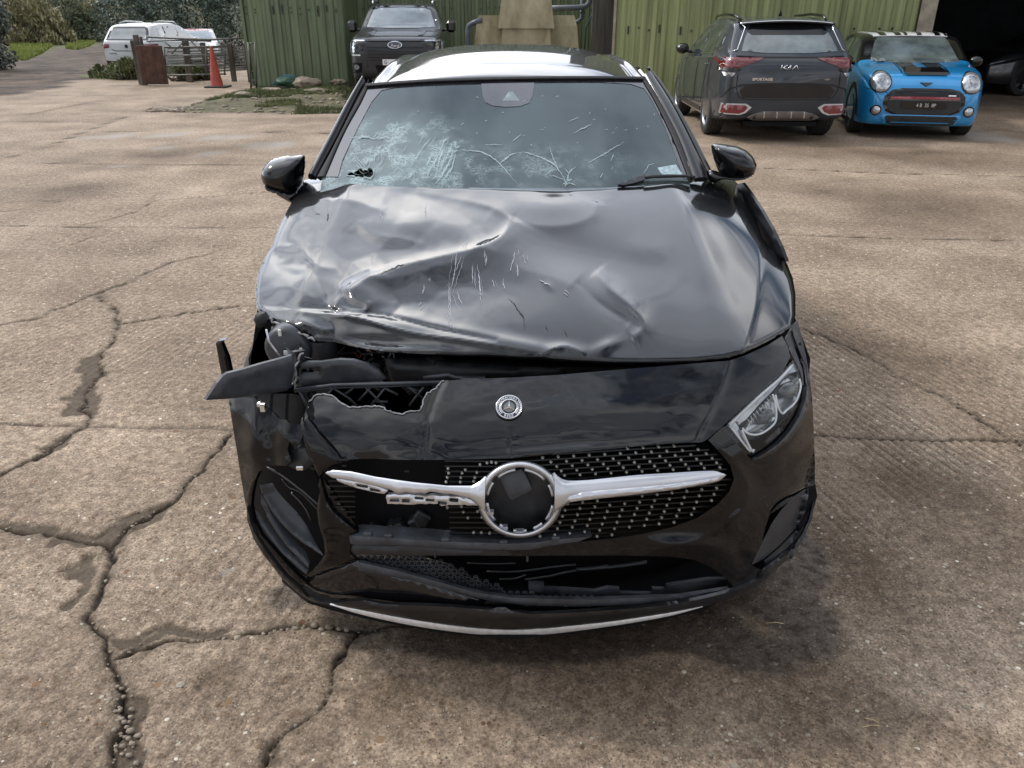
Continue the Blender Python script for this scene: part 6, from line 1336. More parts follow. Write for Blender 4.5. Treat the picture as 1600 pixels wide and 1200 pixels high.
# ---------------- crushed side: displaced bumper skin, intake with fins, loose headlight surround
def crumple(P): u, v = P[:, 0], P[:, 1]; return .016 * (fbm(u / 30, v / 40, 3, 51) - .5) + .02 * bumpf(sd(P, (395, 690), (14, 50))) - .012 * bumpf(sd(P, (425, 700), (12, 50)))
lsk = [(357, 622), (372, 621), (388, 622), (398, 622)] + jag([(404, 628), (414, 636), (425, 642), (434, 652), (447, 657), (452, 661), (464, 663), (470, 664)], .8, 4, 6) + [(474, 676), (470, 690), (462, 700), (452, 690), (449, 702), (455, 720), (448, 728), (430, 727), (418, 728), (408, 737), (400, 750), (393, 765), (389, 780), (388, 795), (384, 790), (377, 750), (371, 710), (366, 680), (361, 650)]
hp_(panel('bumper_side', None, lsk, front(-.01, crumple), M['bumper_paint'], cell=4.5, thick=.006)).__setitem__('label', 'crumpled and scuffed bumper side')
lo = [(418, 728), (404, 742), (394, 762), (390, 782), (392, 805), (404, 828), (424, 852), (446, 878), (466, 898), (478, 902), (490, 896), (500, 880), (508, 866), (506, 845), (500, 825), (496, 800), (500, 780), (500, 755), (490, 735), (470, 726), (440, 725)]
hp_(panel('intake_backing', None, lo, front(-.11), M['void'], cell=12, thick=.01))
M['fin'] = mat('satin_fin', (.030, .033, .038), .38, var=.2, vscale=10, rvar=.08)
def finmap(off, edge, k, curl=.0):
    f = front(off); E = np.array(edge, float)
    def g(uv):
        P = f(uv); d = seg_dist(np.asarray(uv, float), E)[0]; P = P + (P - CAM) / np.linalg.norm(P - CAM, axis=1, keepdims=True) * (k * d - curl * d * d)[:, None]; return P
    return g
def fin(pts, off, edge, k=.0035, curl=.00004, th=.005): return hp_(panel('intake_fin', None, pts, finmap(off, edge, k, curl), M['fin'], cell=4, thick=th, pillow=.002 if th > .002 else 0, pilw=4))
fin([(407, 758), (418, 757), (427, 756), (434, 768), (448, 784), (464, 800), (480, 822), (490, 842), (499, 858), (505, 868), (494, 862), (476, 848), (458, 834), (440, 816), (424, 796), (412, 776)], -.004, [(407, 758), (412, 776), (424, 796), (440, 816), (458, 834), (476, 848), (505, 868)])
fin([(407, 772), (413, 780), (426, 800), (442, 822), (458, 842), (468, 852), (478, 862), (484, 878), (482, 886), (470, 876), (452, 856), (434, 832), (418, 806), (408, 786)], .004, [(407, 772), (418, 806), (434, 832), (452, 856), (482, 886)])
fin([(399, 797), (406, 802), (420, 820), (434, 838), (448, 856), (460, 868), (470, 870), (478, 876), (483, 890), (478, 897), (466, 888), (444, 866), (424, 842), (408, 820)], -.002, [(399, 797), (408, 820), (424, 842), (444, 866), (478, 897)])
hp_(panel('intake_rim', None, [(404, 737), (398, 752), (394, 770), (392, 790), (396, 812), (408, 836), (434, 866), (464, 898), (478, 910), (470, 922), (444, 898), (416, 864), (396, 836), (386, 806), (384, 780), (390, 756)], front(.002), M['bumper_paint'], cell=4, thick=.01, pillow=.003, pilw=4))
for ln, r_ in (([(417, 729), (436, 740), (466, 762), (492, 784), (520, 806), (548, 826)], .0035), ([(455, 770), (474, 790), (486, 812)], .003), ([(440, 748), (452, 762), (470, 770), (500, 800)], .002)):
    mb = MB(); mb.tube([Vector(q) for q in front(-.012)(catmull(ln, 4, False))], r_, n=6); hp_(mb.build('broken_strut', M['gloss_black']))
hp_(panel('bumper_valance', None, jag([(500, 745), (512, 756), (526, 778), (545, 806), (560, 828)], 1.2, 6, 31) + [(520, 806), (508, 792), (502, 776), (497, 760)], front(-.02, crumple), M['bumper_paint'], cell=4, thick=.008, pillow=.004))
hp_(panel('bumper_valance', None, [(500, 745), (508, 780), (520, 800), (546, 822), (560, 832), (548, 838), (547, 866), (556, 872), (530, 884), (505, 892), (484, 902), (478, 898), (488, 892), (500, 878), (508, 866), (506, 845), (498, 820), (494, 795), (500, 770)], front(-.006, crumple), M['bumper_paint'], cell=4, thick=.008, pillow=.006, pilw=14))
hp_(panel('lower_lip', None, [(478, 900), (510, 893), (556, 874), (640, 900), (700, 922), (760, 940), (740, 950), (640, 945), (600, 943), (560, 936), (520, 934), (490, 925), (474, 912)], front(-.022), M['gloss_black'], cell=7, thick=.01, pillow=.012, pilw=10))
hp_(panel('side_bracket', None, [(452, 690), (462, 700), (474, 690), (484, 700), (492, 715), (486, 728), (474, 736), (460, 733), (448, 726), (455, 718), (449, 702)], front(-.04), M['plastic'], cell=5, thick=.02, pillow=.01))
p = front(.0)(np.array([(469, 731), (411, 637), (405, 632)]))
for q, s in zip(p, ((.018, .01, .012), (.014, .012, .022), (.01, .012, .012))): mb = MB(); mb.box(q, s, bev=.002); hp_(mb.build('clip', M['chrome']))
fin([(1262, 762), (1263, 775), (1258, 800), (1244, 825), (1218, 852), (1193, 874), (1174, 883), (1184, 862), (1196, 838), (1206, 818), (1220, 798), (1240, 776)], -.016, [(1264, 775), (1258, 800), (1244, 825), (1218, 852), (1174, 883)], .0022, .00002, .001)
fin([(1265, 772), (1270, 790), (1258, 820), (1238, 848), (1214, 870), (1198, 888), (1194, 876), (1218, 856), (1243, 830), (1258, 806)], -.006, [(1270, 790), (1258, 820), (1238, 848), (1198, 888)], .0022, .00002, .001)
# headlight surround hanging out
def fl(uv):
    d = ray(uv); y = .30 + (470 - uv[:, 0]) * -.0016; return CAM + d * ((y - CAM[1]) / d[:, 1])[:, None]
hp_(panel('loose_surround', None, [(322, 625), (330, 613), (340, 598), (348, 588), (356, 583), (380, 577), (410, 568), (440, 560), (456, 555), (460, 560), (460, 580), (455, 605), (448, 611), (400, 618), (360, 623), (326, 625)], fl, M['plastic_grey'], cell=6, thick=.008, pillow=.008, pilw=8))
hp_(panel('loose_surround', None, [(456, 555), (466, 553), (474, 552), (468, 563), (464, 580), (462, 604), (455, 611), (447, 612), (455, 604), (460, 580), (460, 562)], lambda q: fl(q) + np.array([0, .02, 0]), M['plastic'], cell=4, thick=.01, pillow=.004))
mb = MB(); mb.tube([Vector(p) for p in fl(np.array(jag([(474, 552), (466, 562), (461, 575), (463, 590), (461, 607)], 1.0, 4, 8)))], .003, n=5); hp_(mb.build('torn_edge', M['torn']))
hp_(panel('broken_strip', None, [(337, 536), (341, 533), (352, 531), (346, 536), (350, 546), (356, 560), (361, 583), (350, 588), (346, 585), (342, 565)], lambda q: CAM + ray(q) * ((.44 - CAM[1]) / ray(q)[:, 1])[:, None], M['gloss_black'], cell=4, thick=.02, pillow=.006, pilw=5))
# inner slam panel behind the surround
def dk(y, z0=.8, tilt=0.0): return aty(y, tilt, z0)
hp_(panel('headlight_carrier', None, [(466, 606), (470, 570), (480, 566), (500, 566), (530, 562), (552, 563), (576, 570), (592, 580), (602, 592), (597, 595), (560, 598), (520, 600), (490, 603)], dk(.30), M['plastic_grey'], holes=[[(470, 577), (499, 574), (499, 583), (470, 586)]], cell=5, thick=.012, pillow=.006, pilw=5))
hp_(panel('headlight_carrier', None, [(464, 608), (500, 604), (560, 599), (597, 597), (590, 599), (540, 606), (500, 609), (466, 614)], dk(.285), M['plastic_grey'], cell=4, thick=.012, pillow=.004))
mb = MB(); fz = dk(.27)
def strut(pts, r_=.0035):
    l = fz(np.array(pts, float)); mb.tube([Vector(p) for p in l], r_, n=5)
for pts in ([(466, 612), (520, 606), (600, 604), (690, 600)], [(520, 606), (545, 622), (560, 636)], [(552, 606), (540, 616)], [(578, 606), (566, 620), (560, 626)], [(572, 606), (592, 626), (602, 636)], [(602, 606), (584, 628), (578, 636)], [(600, 606), (622, 617)], [(582, 627), (606, 628)], [(640, 606), (660, 622)], [(662, 605), (650, 620), (640, 634)], [(636, 605), (655, 612)], [(520, 606), (508, 622), (500, 640)], [(468, 612), (478, 630), (492, 648)]): strut(pts)
strut([(460, 610), (520, 602), (600, 600), (700, 597)], .006); hp_(mb.build('lattice_carrier', M['plastic_grey']))
hp_(panel('carrier_plate', None, [(468, 614), (500, 610), (520, 609), (508, 622), (496, 636), (486, 646), (476, 634)], dk(.28), M['plastic_grey'], cell=5, thick=.01))
mb = MB(); c = dk(.272)(np.array([(487, 617)]))[0]; mb.lathe([(-.004, .012), (.004, .012), (.004, .008), (-.004, .008)], c, 'Y', n=24); hp_(mb.build('round_boss', M['plastic']))
# dark engine bay and structure filling the gap
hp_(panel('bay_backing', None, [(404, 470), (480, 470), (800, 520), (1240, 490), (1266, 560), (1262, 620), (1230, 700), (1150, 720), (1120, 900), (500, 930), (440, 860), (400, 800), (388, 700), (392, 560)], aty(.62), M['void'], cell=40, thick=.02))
R = np.random.RandomState(9)
for i in range(16):
    u, v = R.uniform(440, 740), R.uniform(566, 598); p = aty(R.uniform(.40, .52))(np.array([(u, v)]))[0]; mb = MB(); mb.box(p, tuple(R.uniform(.02, .07, 3)), bev=.006, rot=Matrix.Rotation(R.uniform(0, 3), 3, 'Z')); hp_(mb.build('broken_bracket', M['plastic']))
for i in range(14):
    u, v = R.uniform(430, 640), R.uniform(548, 590); p = aty(R.uniform(.40, .52))(np.array([(u, v)]))[0]; q = p + R.normal(0, .025, 3); q2 = q + R.normal(0, .03, 3); mb = MB(); mb.tube([p, q, q2], R.uniform(.003, .008), n=6); hp_(mb.build('cable', M['plastic']))
for i in range(9):
    u, v = R.uniform(520, 700), R.uniform(790, 835); p = front(-.085)(np.array([(u, v)]))[0]; mb = MB(); mb.box(p, tuple(R.uniform(.01, .05, 3)), bev=.005, rot=Matrix.Rotation(R.uniform(0, 3), 3, 'Y')); hp_(mb.build('broken_bracket', M['plastic']))
mb = MB(); c = aty(.42)(np.array([(452, 540)]))[0]; mb.lathe([(-.03, .001), (-.03, .05), (-.02, .062), (.02, .064), (.03, .03)], c, 'Y', n=24); c2 = aty(.44)(np.array([(505, 548)]))[0]; mb.lathe([(-.05, .001), (-.05, .038), (.04, .042)], c2, 'Z', n=20); hp_(mb.build('lamp_motor', M['plastic_grey']))
c = aty(.38)(np.array([(448, 551), (470, 546), (437, 520)])); M['conn'] = mat('white_connector', (.6, .6, .58), .4)
for q, s in zip(c, ((.016, .006, .012), (.008, .006, .01), (.008, .006, .018))): mb = MB(); mb.box(q, s, bev=.001); hp_(mb.build('connector', M['conn']))
mb = MB(); mb.tube([Vector(p) for p in aty(.33)(np.array([(416, 515), (420, 533), (430, 547), (442, 561)]))], .0028, n=6); hp_(mb.build('stay_rod', M['silver']))
mb = MB(); a = aty(.20)(np.array([(548, 736), (545, 728), (560, 724), (572, 728), (575, 737)])); mb.tube([Vector(p) for p in a], [.006, .016, .02, .018, .01], n=10); hp_(mb.build('washer_hose', mat('pale_plastic', (.42, .40, .36), .6, var=.2)))
M['wire_red'] = mat('red_wire', (.16, .02, .015), .5); M['wire_grey'] = mat('grey_wire', (.16, .16, .17), .5); R = np.random.RandomState(33)
for i in range(9):
    u, v = R.uniform(428, 600), R.uniform(515, 562); pts = [aty(R.uniform(.36, .44))(np.array([(u + k * R.uniform(6, 16) * (1 if i % 2 else -1), v + k * R.uniform(-5, 9))]))[0] for k in range(4)]
    mb = MB(); mb.tube(catmull(pts, 4, False), R.uniform(.0015, .003), n=5); hp_(mb.build('wire', [M['rubber'], M['wire_grey'], M['rubber'], M['wire_red']][i % 4 if i != 7 else 0]))
for i in range(12):
    u, v = R.uniform(425, 500), R.uniform(520, 600); q = aty(.35)(np.array([(u, v)]))[0]; a = R.normal(0, .007, (4, 3)); mb = MB(); mb.add([q + a[0], q + a[1], q + a[2], q + a[3]], [(0, 1, 2), (0, 2, 3), (0, 3, 1), (1, 3, 2)]); hp_(mb.build('lamp_shard', M['wire_grey'] if i % 3 else M['plastic_grey']))
hp_(panel('inner_wing', None, [(404, 520), (412, 510), (420, 520), (418, 560), (400, 575), (392, 600), (388, 560)], aty(.62), M['paint'], cell=6, thick=.02))
hp_(panel('inner_wing', None, [(424, 510), (440, 512), (446, 530), (436, 560), (424, 575), (420, 550)], aty(.50), M['plastic_grey'], cell=6, thick=.02, pillow=.02))
hp_(panel('tape_flap', None, [(399, 492), (412, 490), (418, 500), (414, 510), (402, 512), (396, 500)], aty(.46), M['rubber'], cell=4, thick=.02, pillow=.01))
hp_(panel('slam_panel', None, [(600, 560), (700, 566), (860, 574), (1000, 574), (1100, 570), (1060, 576), (900, 586), (780, 594), (690, 600), (640, 602), (610, 596)], aty(.40), M['plastic'], cell=9, thick=.02, pillow=.02))
mb = MB(); a = aty(.30)(np.array([(662, 590), (700, 586), (712, 590), (735, 592), (758, 590)])); mb.tube([Vector(p) for p in a], .006, n=6); mb.box(a[3], (.05, .02, .012), bev=.003); hp_(mb.build('bonnet_latch', M['plastic_grey']))

# ================================================================== OTHER CARS
def decal(sh, side, poly, name, m, parent, off=.004, th=.008, cell=.06, pillow=0.0, pilw=.05, holes=()):
    """plate that follows the body: side is 'front', 'rear', 'left', 'right' or 'top'"""
    V2, F, loops = mesh2d(poly, holes, cell); me = sh.data
    bv = getattr(decal, 'cache', {}).get(sh.name)
    if bv is None:
        bv = BVHTree.FromPolygons([v.co[:] for v in me.vertices], [tuple(p.vertices) for p in me.polygons]); decal.cache = {**getattr(decal, 'cache', {}), sh.name: bv}
    fr = {'front': (lambda a, b: (a, -9, b), (0, 1, 0)), 'rear': (lambda a, b: (a, 14, b), (0, -1, 0)), 'left': (lambda a, b: (-5, a, b), (1, 0, 0)), 'right': (lambda a, b: (5, a, b), (-1, 0, 0)), 'top': (lambda a, b: (a, b, 6), (0, 0, -1))}[side]
    P = []; dr = Vector(fr[1]); miss = []
    for i, (a, b2) in enumerate(V2):
        o_ = Vector(fr[0](a, b2)); h = bv.ray_cast(o_, dr)
        if h[0] is None: miss.append(i); P.append(np.zeros(3)); continue
        P.append(np.array(h[0] + (h[1] if h[1].dot(dr) < 0 else -h[1]) * off))
    P = np.array(P); ok = [i for i in range(len(P)) if i not in set(miss)]
    ax = {'front': 1, 'rear': 1, 'left': 0, 'right': 0, 'top': 2}[side]
    for i in miss:
        o_ = fr[0](*V2[i]); q = np.array(o_, float); k = min(ok, key=lambda j: ((V2[j] - V2[i]) ** 2).sum()); q[ax] = P[k][ax]; P[i] = q
    return sheet(name, parent, V2, F, loops, P, [m], th, toward=-np.array(fr[1], float), pillow=pillow, pilw=pilw)
def strip(line, w):
    L = resample(line, .04, False); t_ = np.gradient(L, axis=0); t_ /= np.linalg.norm(t_, axis=1, keepdims=True); n_ = np.stack([-t_[:, 1], t_[:, 0]], -1) * w / 2; return np.vstack([L + n_, (L - n_)[::-1]])
def circ(c, r, n=28, ry=None): return [(c[0] + r * math.cos(a), c[1] + (ry or r) * math.sin(a)) for a in np.linspace(0, 2 * math.pi, n + 1)[:-1]]
def mirx(poly): return [(-a, b2) for a, b2 in poly][::-1]
def mirror_pod(parent, x, y, z, s, m, sz=(.11, .09, .085)):
    mb = MB(); mb.blob((x + s * sz[0], y, z), sz, 0, 3, .08, 3); mb.tube([(x - s * .03, y + .03, z - .05), (x + s * .05, y, z - .04)], .025, n=6); return mb.build('wing_mirror', m, parent)
M['anthracite'] = mat('anthracite_paint', (.020, .027, .036), .4, spec=.3, coat=1.0, coat_r=.03, coat_ior=1.42, col2=(.028, .035, .045), vscale=2)
M['dark_grey_paint'] = mat('dark_grey_paint', (.014, .015, .018), .4, spec=.3, coat=.7, coat_r=.12, col2=(.022, .023, .026), vscale=2, coat_ior=1.4)
M['blue'] = mat('electric_blue_paint', (.010, .22, .52), .3, coat=1.0, coat_r=.03, metal=.25, col2=(.014, .27, .58), vscale=2)
M['white_car'] = mat('white_paint', (.44, .45, .46), .4, coat=.6, col2=(.52, .53, .54), vscale=2)
M['white_roof'] = mat('white_roof_paint', (.74, .75, .76), .3, coat=1.0)
M['seam'] = mat('panel_gap', (.004, .004, .005), .6)
M['navy'] = mat('navy_paint', (.006, .008, .012), .3, coat=1.0)
M['fog_red'] = mat('dark_red_reflector', (.16, .012, .016), .2, coat=1.0, var=.4, vscale=60)
M['dim_silver'] = mat('dim_skid_plate', (.20, .18, .165), .5, metal=.4, var=.2, vscale=8)
def suv_root(name, x, y, rz, label, cat='car', z=0.0): return empty(name, (x, y, z), rz, label, cat)

# ---- dark grey SUV seen from behind
S = suv_root('parked_suv', 4.03, 9.62, math.pi - math.radians(0), 'dark grey SUV seen from behind with red lamps, parked by the yellow green wall'); S.location.y += 0
L_ = 4.5
sh = build_shell('body', S, L_, [(0, .74), (.12, .92), (.5, 1.04), (1.15, 1.12), (1.35, 1.19), (2.05, 1.55), (2.6, 1.635), (3.3, 1.64), (3.85, 1.60), (4.02, 1.575), (4.36, 1.20), (4.46, 1.12), (4.5, 1.08)], [(0, .32), (.4, .24), (3.9, .24), (4.5, .32)],
     [(0, .72), (.2, .84), (.6, .92), (1, .93), (3.7, .932), (4.25, .90), (4.5, .83)], [(0, .72), (1.2, 1.02), (4.0, 1.13), (4.5, 1.10)], .40, [M['anthracite'], M['void']], [(.9, .37), (3.6, .37)], .405, endr=.07)
def sflip(lo): S.location = (S.location.x, S.location.y, 0)
# the car's tail is local +y; rotated by pi it faces the camera
S.location = (4.0, 9.92 + L_, 0); S.rotation_euler = (0, 0, math.pi - math.radians(2))
decal(sh, 'rear', [(-.66, 1.20), (-.3, 1.175), (.3, 1.175), (.66, 1.20), (.60, 1.36), (.52, 1.50), (.46, 1.535), (-.46, 1.535), (-.52, 1.50), (-.60, 1.36)], 'rear_window', M['glass_light'], S, .006)
decal(sh, 'rear', [(-.56, 1.44), (-.5, 1.40), (.5, 1.40), (.56, 1.44), (.50, 1.525), (.45, 1.545), (-.45, 1.545), (-.50, 1.525)], 'rear_window_top', M['gloss_black'], S, .009)
mb = MB(); n0 = []
V = []
for x in np.linspace(-.66, .66, 23):
    k = (abs(x) / .66) ** 2; V += [(x, 3.80, 1.612 - .035 * k), (x, 4.12 - .05 * k, 1.600 - .035 * k), (x, 4.135 - .05 * k, 1.590 - .035 * k), (x, 4.12 - .05 * k, 1.562 - .035 * k), (x, 3.9, 1.545 - .035 * k)]
mb.add(V, [(5 * i + k, 5 * i + 5 + k, 5 * i + 6 + k, 5 * i + 1 + k) for i in range(22) for k in range(4)]); o = mb.build('spoiler', M['anthracite'], S)
mb = MB(); mb.tube([(x, 4.137 - .05 * (abs(x) / .66) ** 2, 1.583 - .035 * (abs(x) / .66) ** 2) for x in np.linspace(-.66, .66, 15)], .007, n=6)  # chrome line added for the sky's bright reflection on the spoiler edge
for s in (-1, 1): mb.tube([(s * .655, 4.08, 1.545), (s * .60, 4.16, 1.50), (s * .66, 4.26, 1.36), (s * .72, 4.36, 1.22), (s * .82, 4.30, 1.19)], .007, n=6)
mb.build('glint_trim', M['chrome'], S)
lamp = [(.36, 1.115), (.60, 1.12), (.90, 1.12), (.92, 1.03), (.90, .96), (.76, .96), (.67, 1.0), (.52, 1.055), (.40, 1.095)]
for q in (lamp, mirx(lamp)): lo_ = decal(sh, 'rear', q, 'rear_lamp', M['lamp_red'], S, .010, .012, .05, .012, .04)
il = [(.66, .975), (.78, .995), (.90, 1.0), (.90, .955), (.78, .94), (.72, .94)]
for q in (il, mirx(il)): decal(sh, 'rear', q, 'rear_lamp_insert', M['gloss_black'], S, .024, .004)
rv = [(.74, .93), (.88, .935), (.86, .885), (.78, .88)]
for q in (rv, mirx(rv)): decal(sh, 'rear', q, 'reversing_lamp', M['lamp_white'], S, .012)
decal(sh, 'rear', strip([(-.74, 1.14), (-.4, 1.125), (.4, 1.125), (.74, 1.14)], .018), 'tailgate_seam', M['seam'], S, .004)
decal(sh, 'rear', strip([(-.70, .92), (-.71, .74), (-.66, .62), (-.58, .58), (.58, .58), (.66, .62), (.71, .74), (.70, .92)], .012), 'tailgate_seam', M['seam'], S, .004)
decal(sh, 'rear', strip([(-.88, .60), (-.80, .72), (-.62, .775), (-.3, .79), (.3, .79), (.62, .775), (.80, .72), (.88, .60)], .016), 'tailgate_seam', M['seam'], S, .006)
decal(sh, 'rear', [(-.60, .60), (.60, .60), (.66, .70), (.58, .765), (.3, .78), (-.3, .78), (-.58, .765), (-.66, .70)], 'plate_recess', M['paint_flat'], S, .003)
decal(sh, 'rear', [(-.90, .27), (.90, .27), (.90, .40), (.5, .42), (.3, .38), (-.3, .38), (-.5, .42), (-.90, .40)], 'lower_bumper', M['plastic'], S, .006)
fg = [(.46, .475), (.54, .525), (.86, .53), (.87, .39), (.62, .375), (.54, .40)]; fi = [(.515, .475), (.56, .508), (.845, .514), (.855, .405), (.635, .392), (.56, .418)]
for q in (fg, mirx(fg)): decal(sh, 'rear', q, 'fog_lamp_frame', M['silver'], S, .012, .014)
for q in (fi, mirx(fi)): decal(sh, 'rear', q, 'fog_lamp', M['fog_red'], S, .018)
decal(sh, 'rear', [(-.50, .345), (-.36, .405), (-.28, .425), (.28, .425), (.36, .405), (.50, .345), (.40, .31), (-.40, .31)], 'skid_plate', M['dim_silver'], S, .018, .02)
for x in (-.28, -.1, .1, .28): decal(sh, 'rear', strip([(x - .01, .34), (x, .42)], .018), 'skid_plate_rib', M['silver'], S, .024)
mb = MB(); mb.box((0, L_ - .45, .25), (1.0, .8, .06)); mb.tube([(-.5, L_ - .3, .24), (.5, L_ - .3, .24)], .05, n=8); mb.build('underbody', M['void'], S)
for s in ('left', 'right'):
    decal(sh, s, [(1.55, 1.10), (2.05, 1.12), (2.55, 1.13), (2.52, 1.52), (2.2, 1.50), (1.95, 1.40)], 'side_window', M['glass_dark'], S)
    decal(sh, s, [(2.62, 1.13), (3.4, 1.16), (3.45, 1.24), (3.36, 1.52), (2.6, 1.54)], 'side_window', M['glass_dark'], S)
    decal(sh, s, [(3.5, 1.18), (3.88, 1.25), (3.84, 1.40), (3.45, 1.50)], 'side_window', M['glass_dark'], S)
    for ln in ([(1.52, 1.08), (1.50, .8), (1.58, .42), (2.55, .40), (2.6, 1.1)], [(2.62, 1.1), (2.6, .42), (3.15, .42), (3.3, .75), (3.55, 1.15)]): decal(sh, s, strip(ln, .01), 'door_seam', M['seam'], S, .003)
    decal(sh, s, strip([(1.5, 1.075), (2.6, 1.11), (3.5, 1.15), (3.92, 1.24)], .016), 'window_trim', M['chrome'], S, .008)
    decal(sh, s, [(.3, .27), (4.2, .27), (4.2, .36), (4.06, .40), (3.6, .82), (3.18, .40), (1.34, .36), (.9, .82), (.47, .38), (.3, .40)][0:0] or [(1.36, .26), (3.16, .26), (3.16, .36), (1.36, .36)], 'sill_cladding', M['plastic'], S, .008)
    for y in (2.45, 3.35): decal(sh, s, [(y - .1, .985), (y + .1, .99), (y + .1, 1.01), (y - .1, 1.005)], 'door_handle', M['chrome'], S, .02, .02)
    decal(sh, s, [(0.2, .86), (.7, .95), (.78, 1.02), (.45, .98), (.18, .92)], 'headlight', M['lamp_white'], S, .008)
for s in (-1, 1):
    mirror_pod(S, s * .90, 1.6, 1.15, s, M['gloss_black'])
    mb = MB(); mb.tube([(s * .60, 2.1, 1.60), (s * .62, 2.3, 1.65), (s * .64, 3.0, 1.672), (s * .63, 3.6, 1.65), (s * .60, 3.85, 1.60)], [.016, .02, .02, .02, .016], n=8); mb.build('roof_rail', M['gloss_black'], S)
    for y in (.9, 3.6): make_wheel(S, (s * .81, y, .365), .365, .235, s, 5)
mb = MB(); mb.add([(.0, 3.55, 1.64), (.028, 3.66, 1.64), (-.028, 3.66, 1.64), (0, 3.68, 1.715), (0, 3.64, 1.72)], [(0, 1, 4), (0, 4, 2), (1, 3, 4), (2, 4, 3), (1, 2, 3)]); mb.build('shark_fin_aerial', M['gloss_black'], S)
def on_tail(x, z, off): return (x, None, z)
# logo letters drawn as strokes (read from behind, so x runs the other way)
def logo_strokes(strokes, cx, cz, w, h, y, th, name, m, parent, sgn=-1):
    mb = MB()
    for a, b2 in strokes:
        pa = Vector((cx + sgn * (a[0] - .5) * w, y, cz + (a[1] - .5) * h)); pb = Vector((cx + sgn * (b2[0] - .5) * w, y, cz + (b2[1] - .5) * h)); mb.tube([pa, pb], th, n=6)
    return mb.build(name, m, parent)
ytail = L_ + .006
logo_strokes([((.02, .0), (.08, 1)), ((.10, .35), (.34, 1)), ((.12, .5), (.36, .05)), ((.36, .05), (.52, .95)), ((.52, .97), (.48, .03)), ((.60, .03), (.80, .97)), ((.80, .97), (.92, .03))], 0.0, 1.0, .27, .062, ytail, .0065, 'rear_badge', M['chrome'], S)
text_obj('model_lettering', 'SPORTAGE', .046, M['chrome'], S, (.36, ytail, .845), (math.pi / 2, 0, math.pi), .003, 1.25, 'CENTER', bold=.002)
text_obj('model_lettering', 'HEV', .032, M['chrome'], S, (-.53, ytail, .845), (math.pi / 2, 0, math.pi), .003, 1.3)

# ---- blue hatchback with white striped roof
T = empty('small_hatchback', (5.93, 10.2, 0), math.radians(-13), 'bright blue hatchback with black bonnet stripes and a white striped roof', 'car')
sh = build_shell('body', T, 3.85, [(0, .66), (.08, .80), (.22, .90), (.6, .965), (.98, 1.0), (1.12, 1.05), (1.62, 1.36), (1.85, 1.40), (2.6, 1.415), (3.3, 1.37), (3.55, 1.25), (3.78, .9), (3.85, .8)], [(0, .20), (.3, .17), (3.5, .18), (3.85, .3)],
     [(0, .68), (.12, .78), (.4, .845), (.8, .862), (3.2, .862), (3.6, .82), (3.85, .72)], [(0, .62), (.3, .80), (1.0, .91), (3.85, .95)], .30, [M['blue'], M['void']], [(.72, .31), (3.2, .31)], .345, endr=.09)
sh.data.materials.append(M['gloss_black'])
for f_ in sh.data.polygons:
    if f_.center.z > .985 and f_.center.y > 1.10 and f_.material_index == 0: f_.material_index = 2
decal(sh, 'front', [(-.63, 1.015), (-.3, 1.0), (.3, 1.0), (.63, 1.015), (.60, 1.12), (.53, 1.30), (.48, 1.34), (-.48, 1.34), (-.53, 1.30), (-.60, 1.12)], 'windscreen', M['glass_light'], T, .006)
decal(sh, 'top', [(-.54, 1.64), (.54, 1.64), (.57, 1.9), (.58, 2.6), (.55, 3.3), (-.55, 3.3), (-.58, 2.6), (-.57, 1.9)], 'roof', M['white_roof'], T, .012, .01, .08)
for x0, x1, w in ((-.45, -.55, .10), (-.22, -.26, .09), (-.09, -.03, .05), (.10, .20, .07), (.36, .44, .08), (.50, .56, .04)): decal(sh, 'top', [(x0, 1.655), (x0 + w, 1.655), (x1 + w, 3.2), (x1, 3.2)], 'roof_stripe', M['gloss_black'], T, .017, .004, .08)
for s in ('left', 'right'):
    decal(sh, s, [(1.25, .97), (2.25, .98), (2.22, 1.33), (1.75, 1.31)], 'side_window', M['glass_dark'], T); decal(sh, s, [(2.32, .98), (3.3, 1.0), (3.15, 1.29), (2.3, 1.33)], 'side_window', M['glass_dark'], T)
    ar = [(.72 + .43 * math.cos(a), .31 + .43 * math.sin(a)) for a in np.linspace(0, math.pi, 15)] + [(.72 + .35 * math.cos(a), .31 + .35 * math.sin(a)) for a in np.linspace(math.pi, 0, 15)]
    decal(sh, s, ar, 'wheel_arch_trim', M['plastic'], T, .008, .015); decal(sh, s, [(a + 2.48, b2) for a, b2 in ar], 'wheel_arch_trim', M['plastic'], T, .008, .015)
    decal(sh, s, [(1.15, .19), (2.8, .19), (2.8, .28), (1.15, .28)], 'sill_trim', M['plastic'], T, .008)
gr = [(-.29, .69), (.29, .69), (.42, .665), (.50, .59), (.51, .49), (.46, .40), (.35, .355), (-.35, .355), (-.46, .40), (-.51, .49), (-.50, .59), (-.42, .665)]
def scal(p, k, c=(0, .52), kz=None): return [(c[0] + (a - c[0]) * k, c[1] + (b2 - c[1]) * (kz or k)) for a, b2 in p]
decal(sh, 'front', scal(gr, 1.07), 'grille_surround', M['gloss_black'], T, .010, .02, .05, .01, .03); decal(sh, 'front', scal(gr, .97), 'grille', M['plastic'], T, .022, .006)
mb = None
for k in range(7): decal(sh, 'front', strip([(-.42 + abs(k - 3) * .0, .62 + .0 * k), (.42, .62)], .004) if False else strip([(-.40, .60 + k * .011), (-.2, .60 + k * .011 + (.006 if k % 2 else 0)), (.2, .60 + k * .011), (.40, .60 + k * .011)], .004), 'grille_bar', M['gloss_black'], T, .030, .004, .08)
decal(sh, 'front', strip([(-.46, .575), (0, .578), (.46, .575)], .024), 'grille_stripe', mat('red_stripe', (.28, .012, .025), .3, coat=1.0), T, .034, .008)
decal(sh, 'front', strip([(-.47, .552), (0, .553), (.47, .552)], .010), 'grille_bar', M['dim_silver'], T, .034, .006)
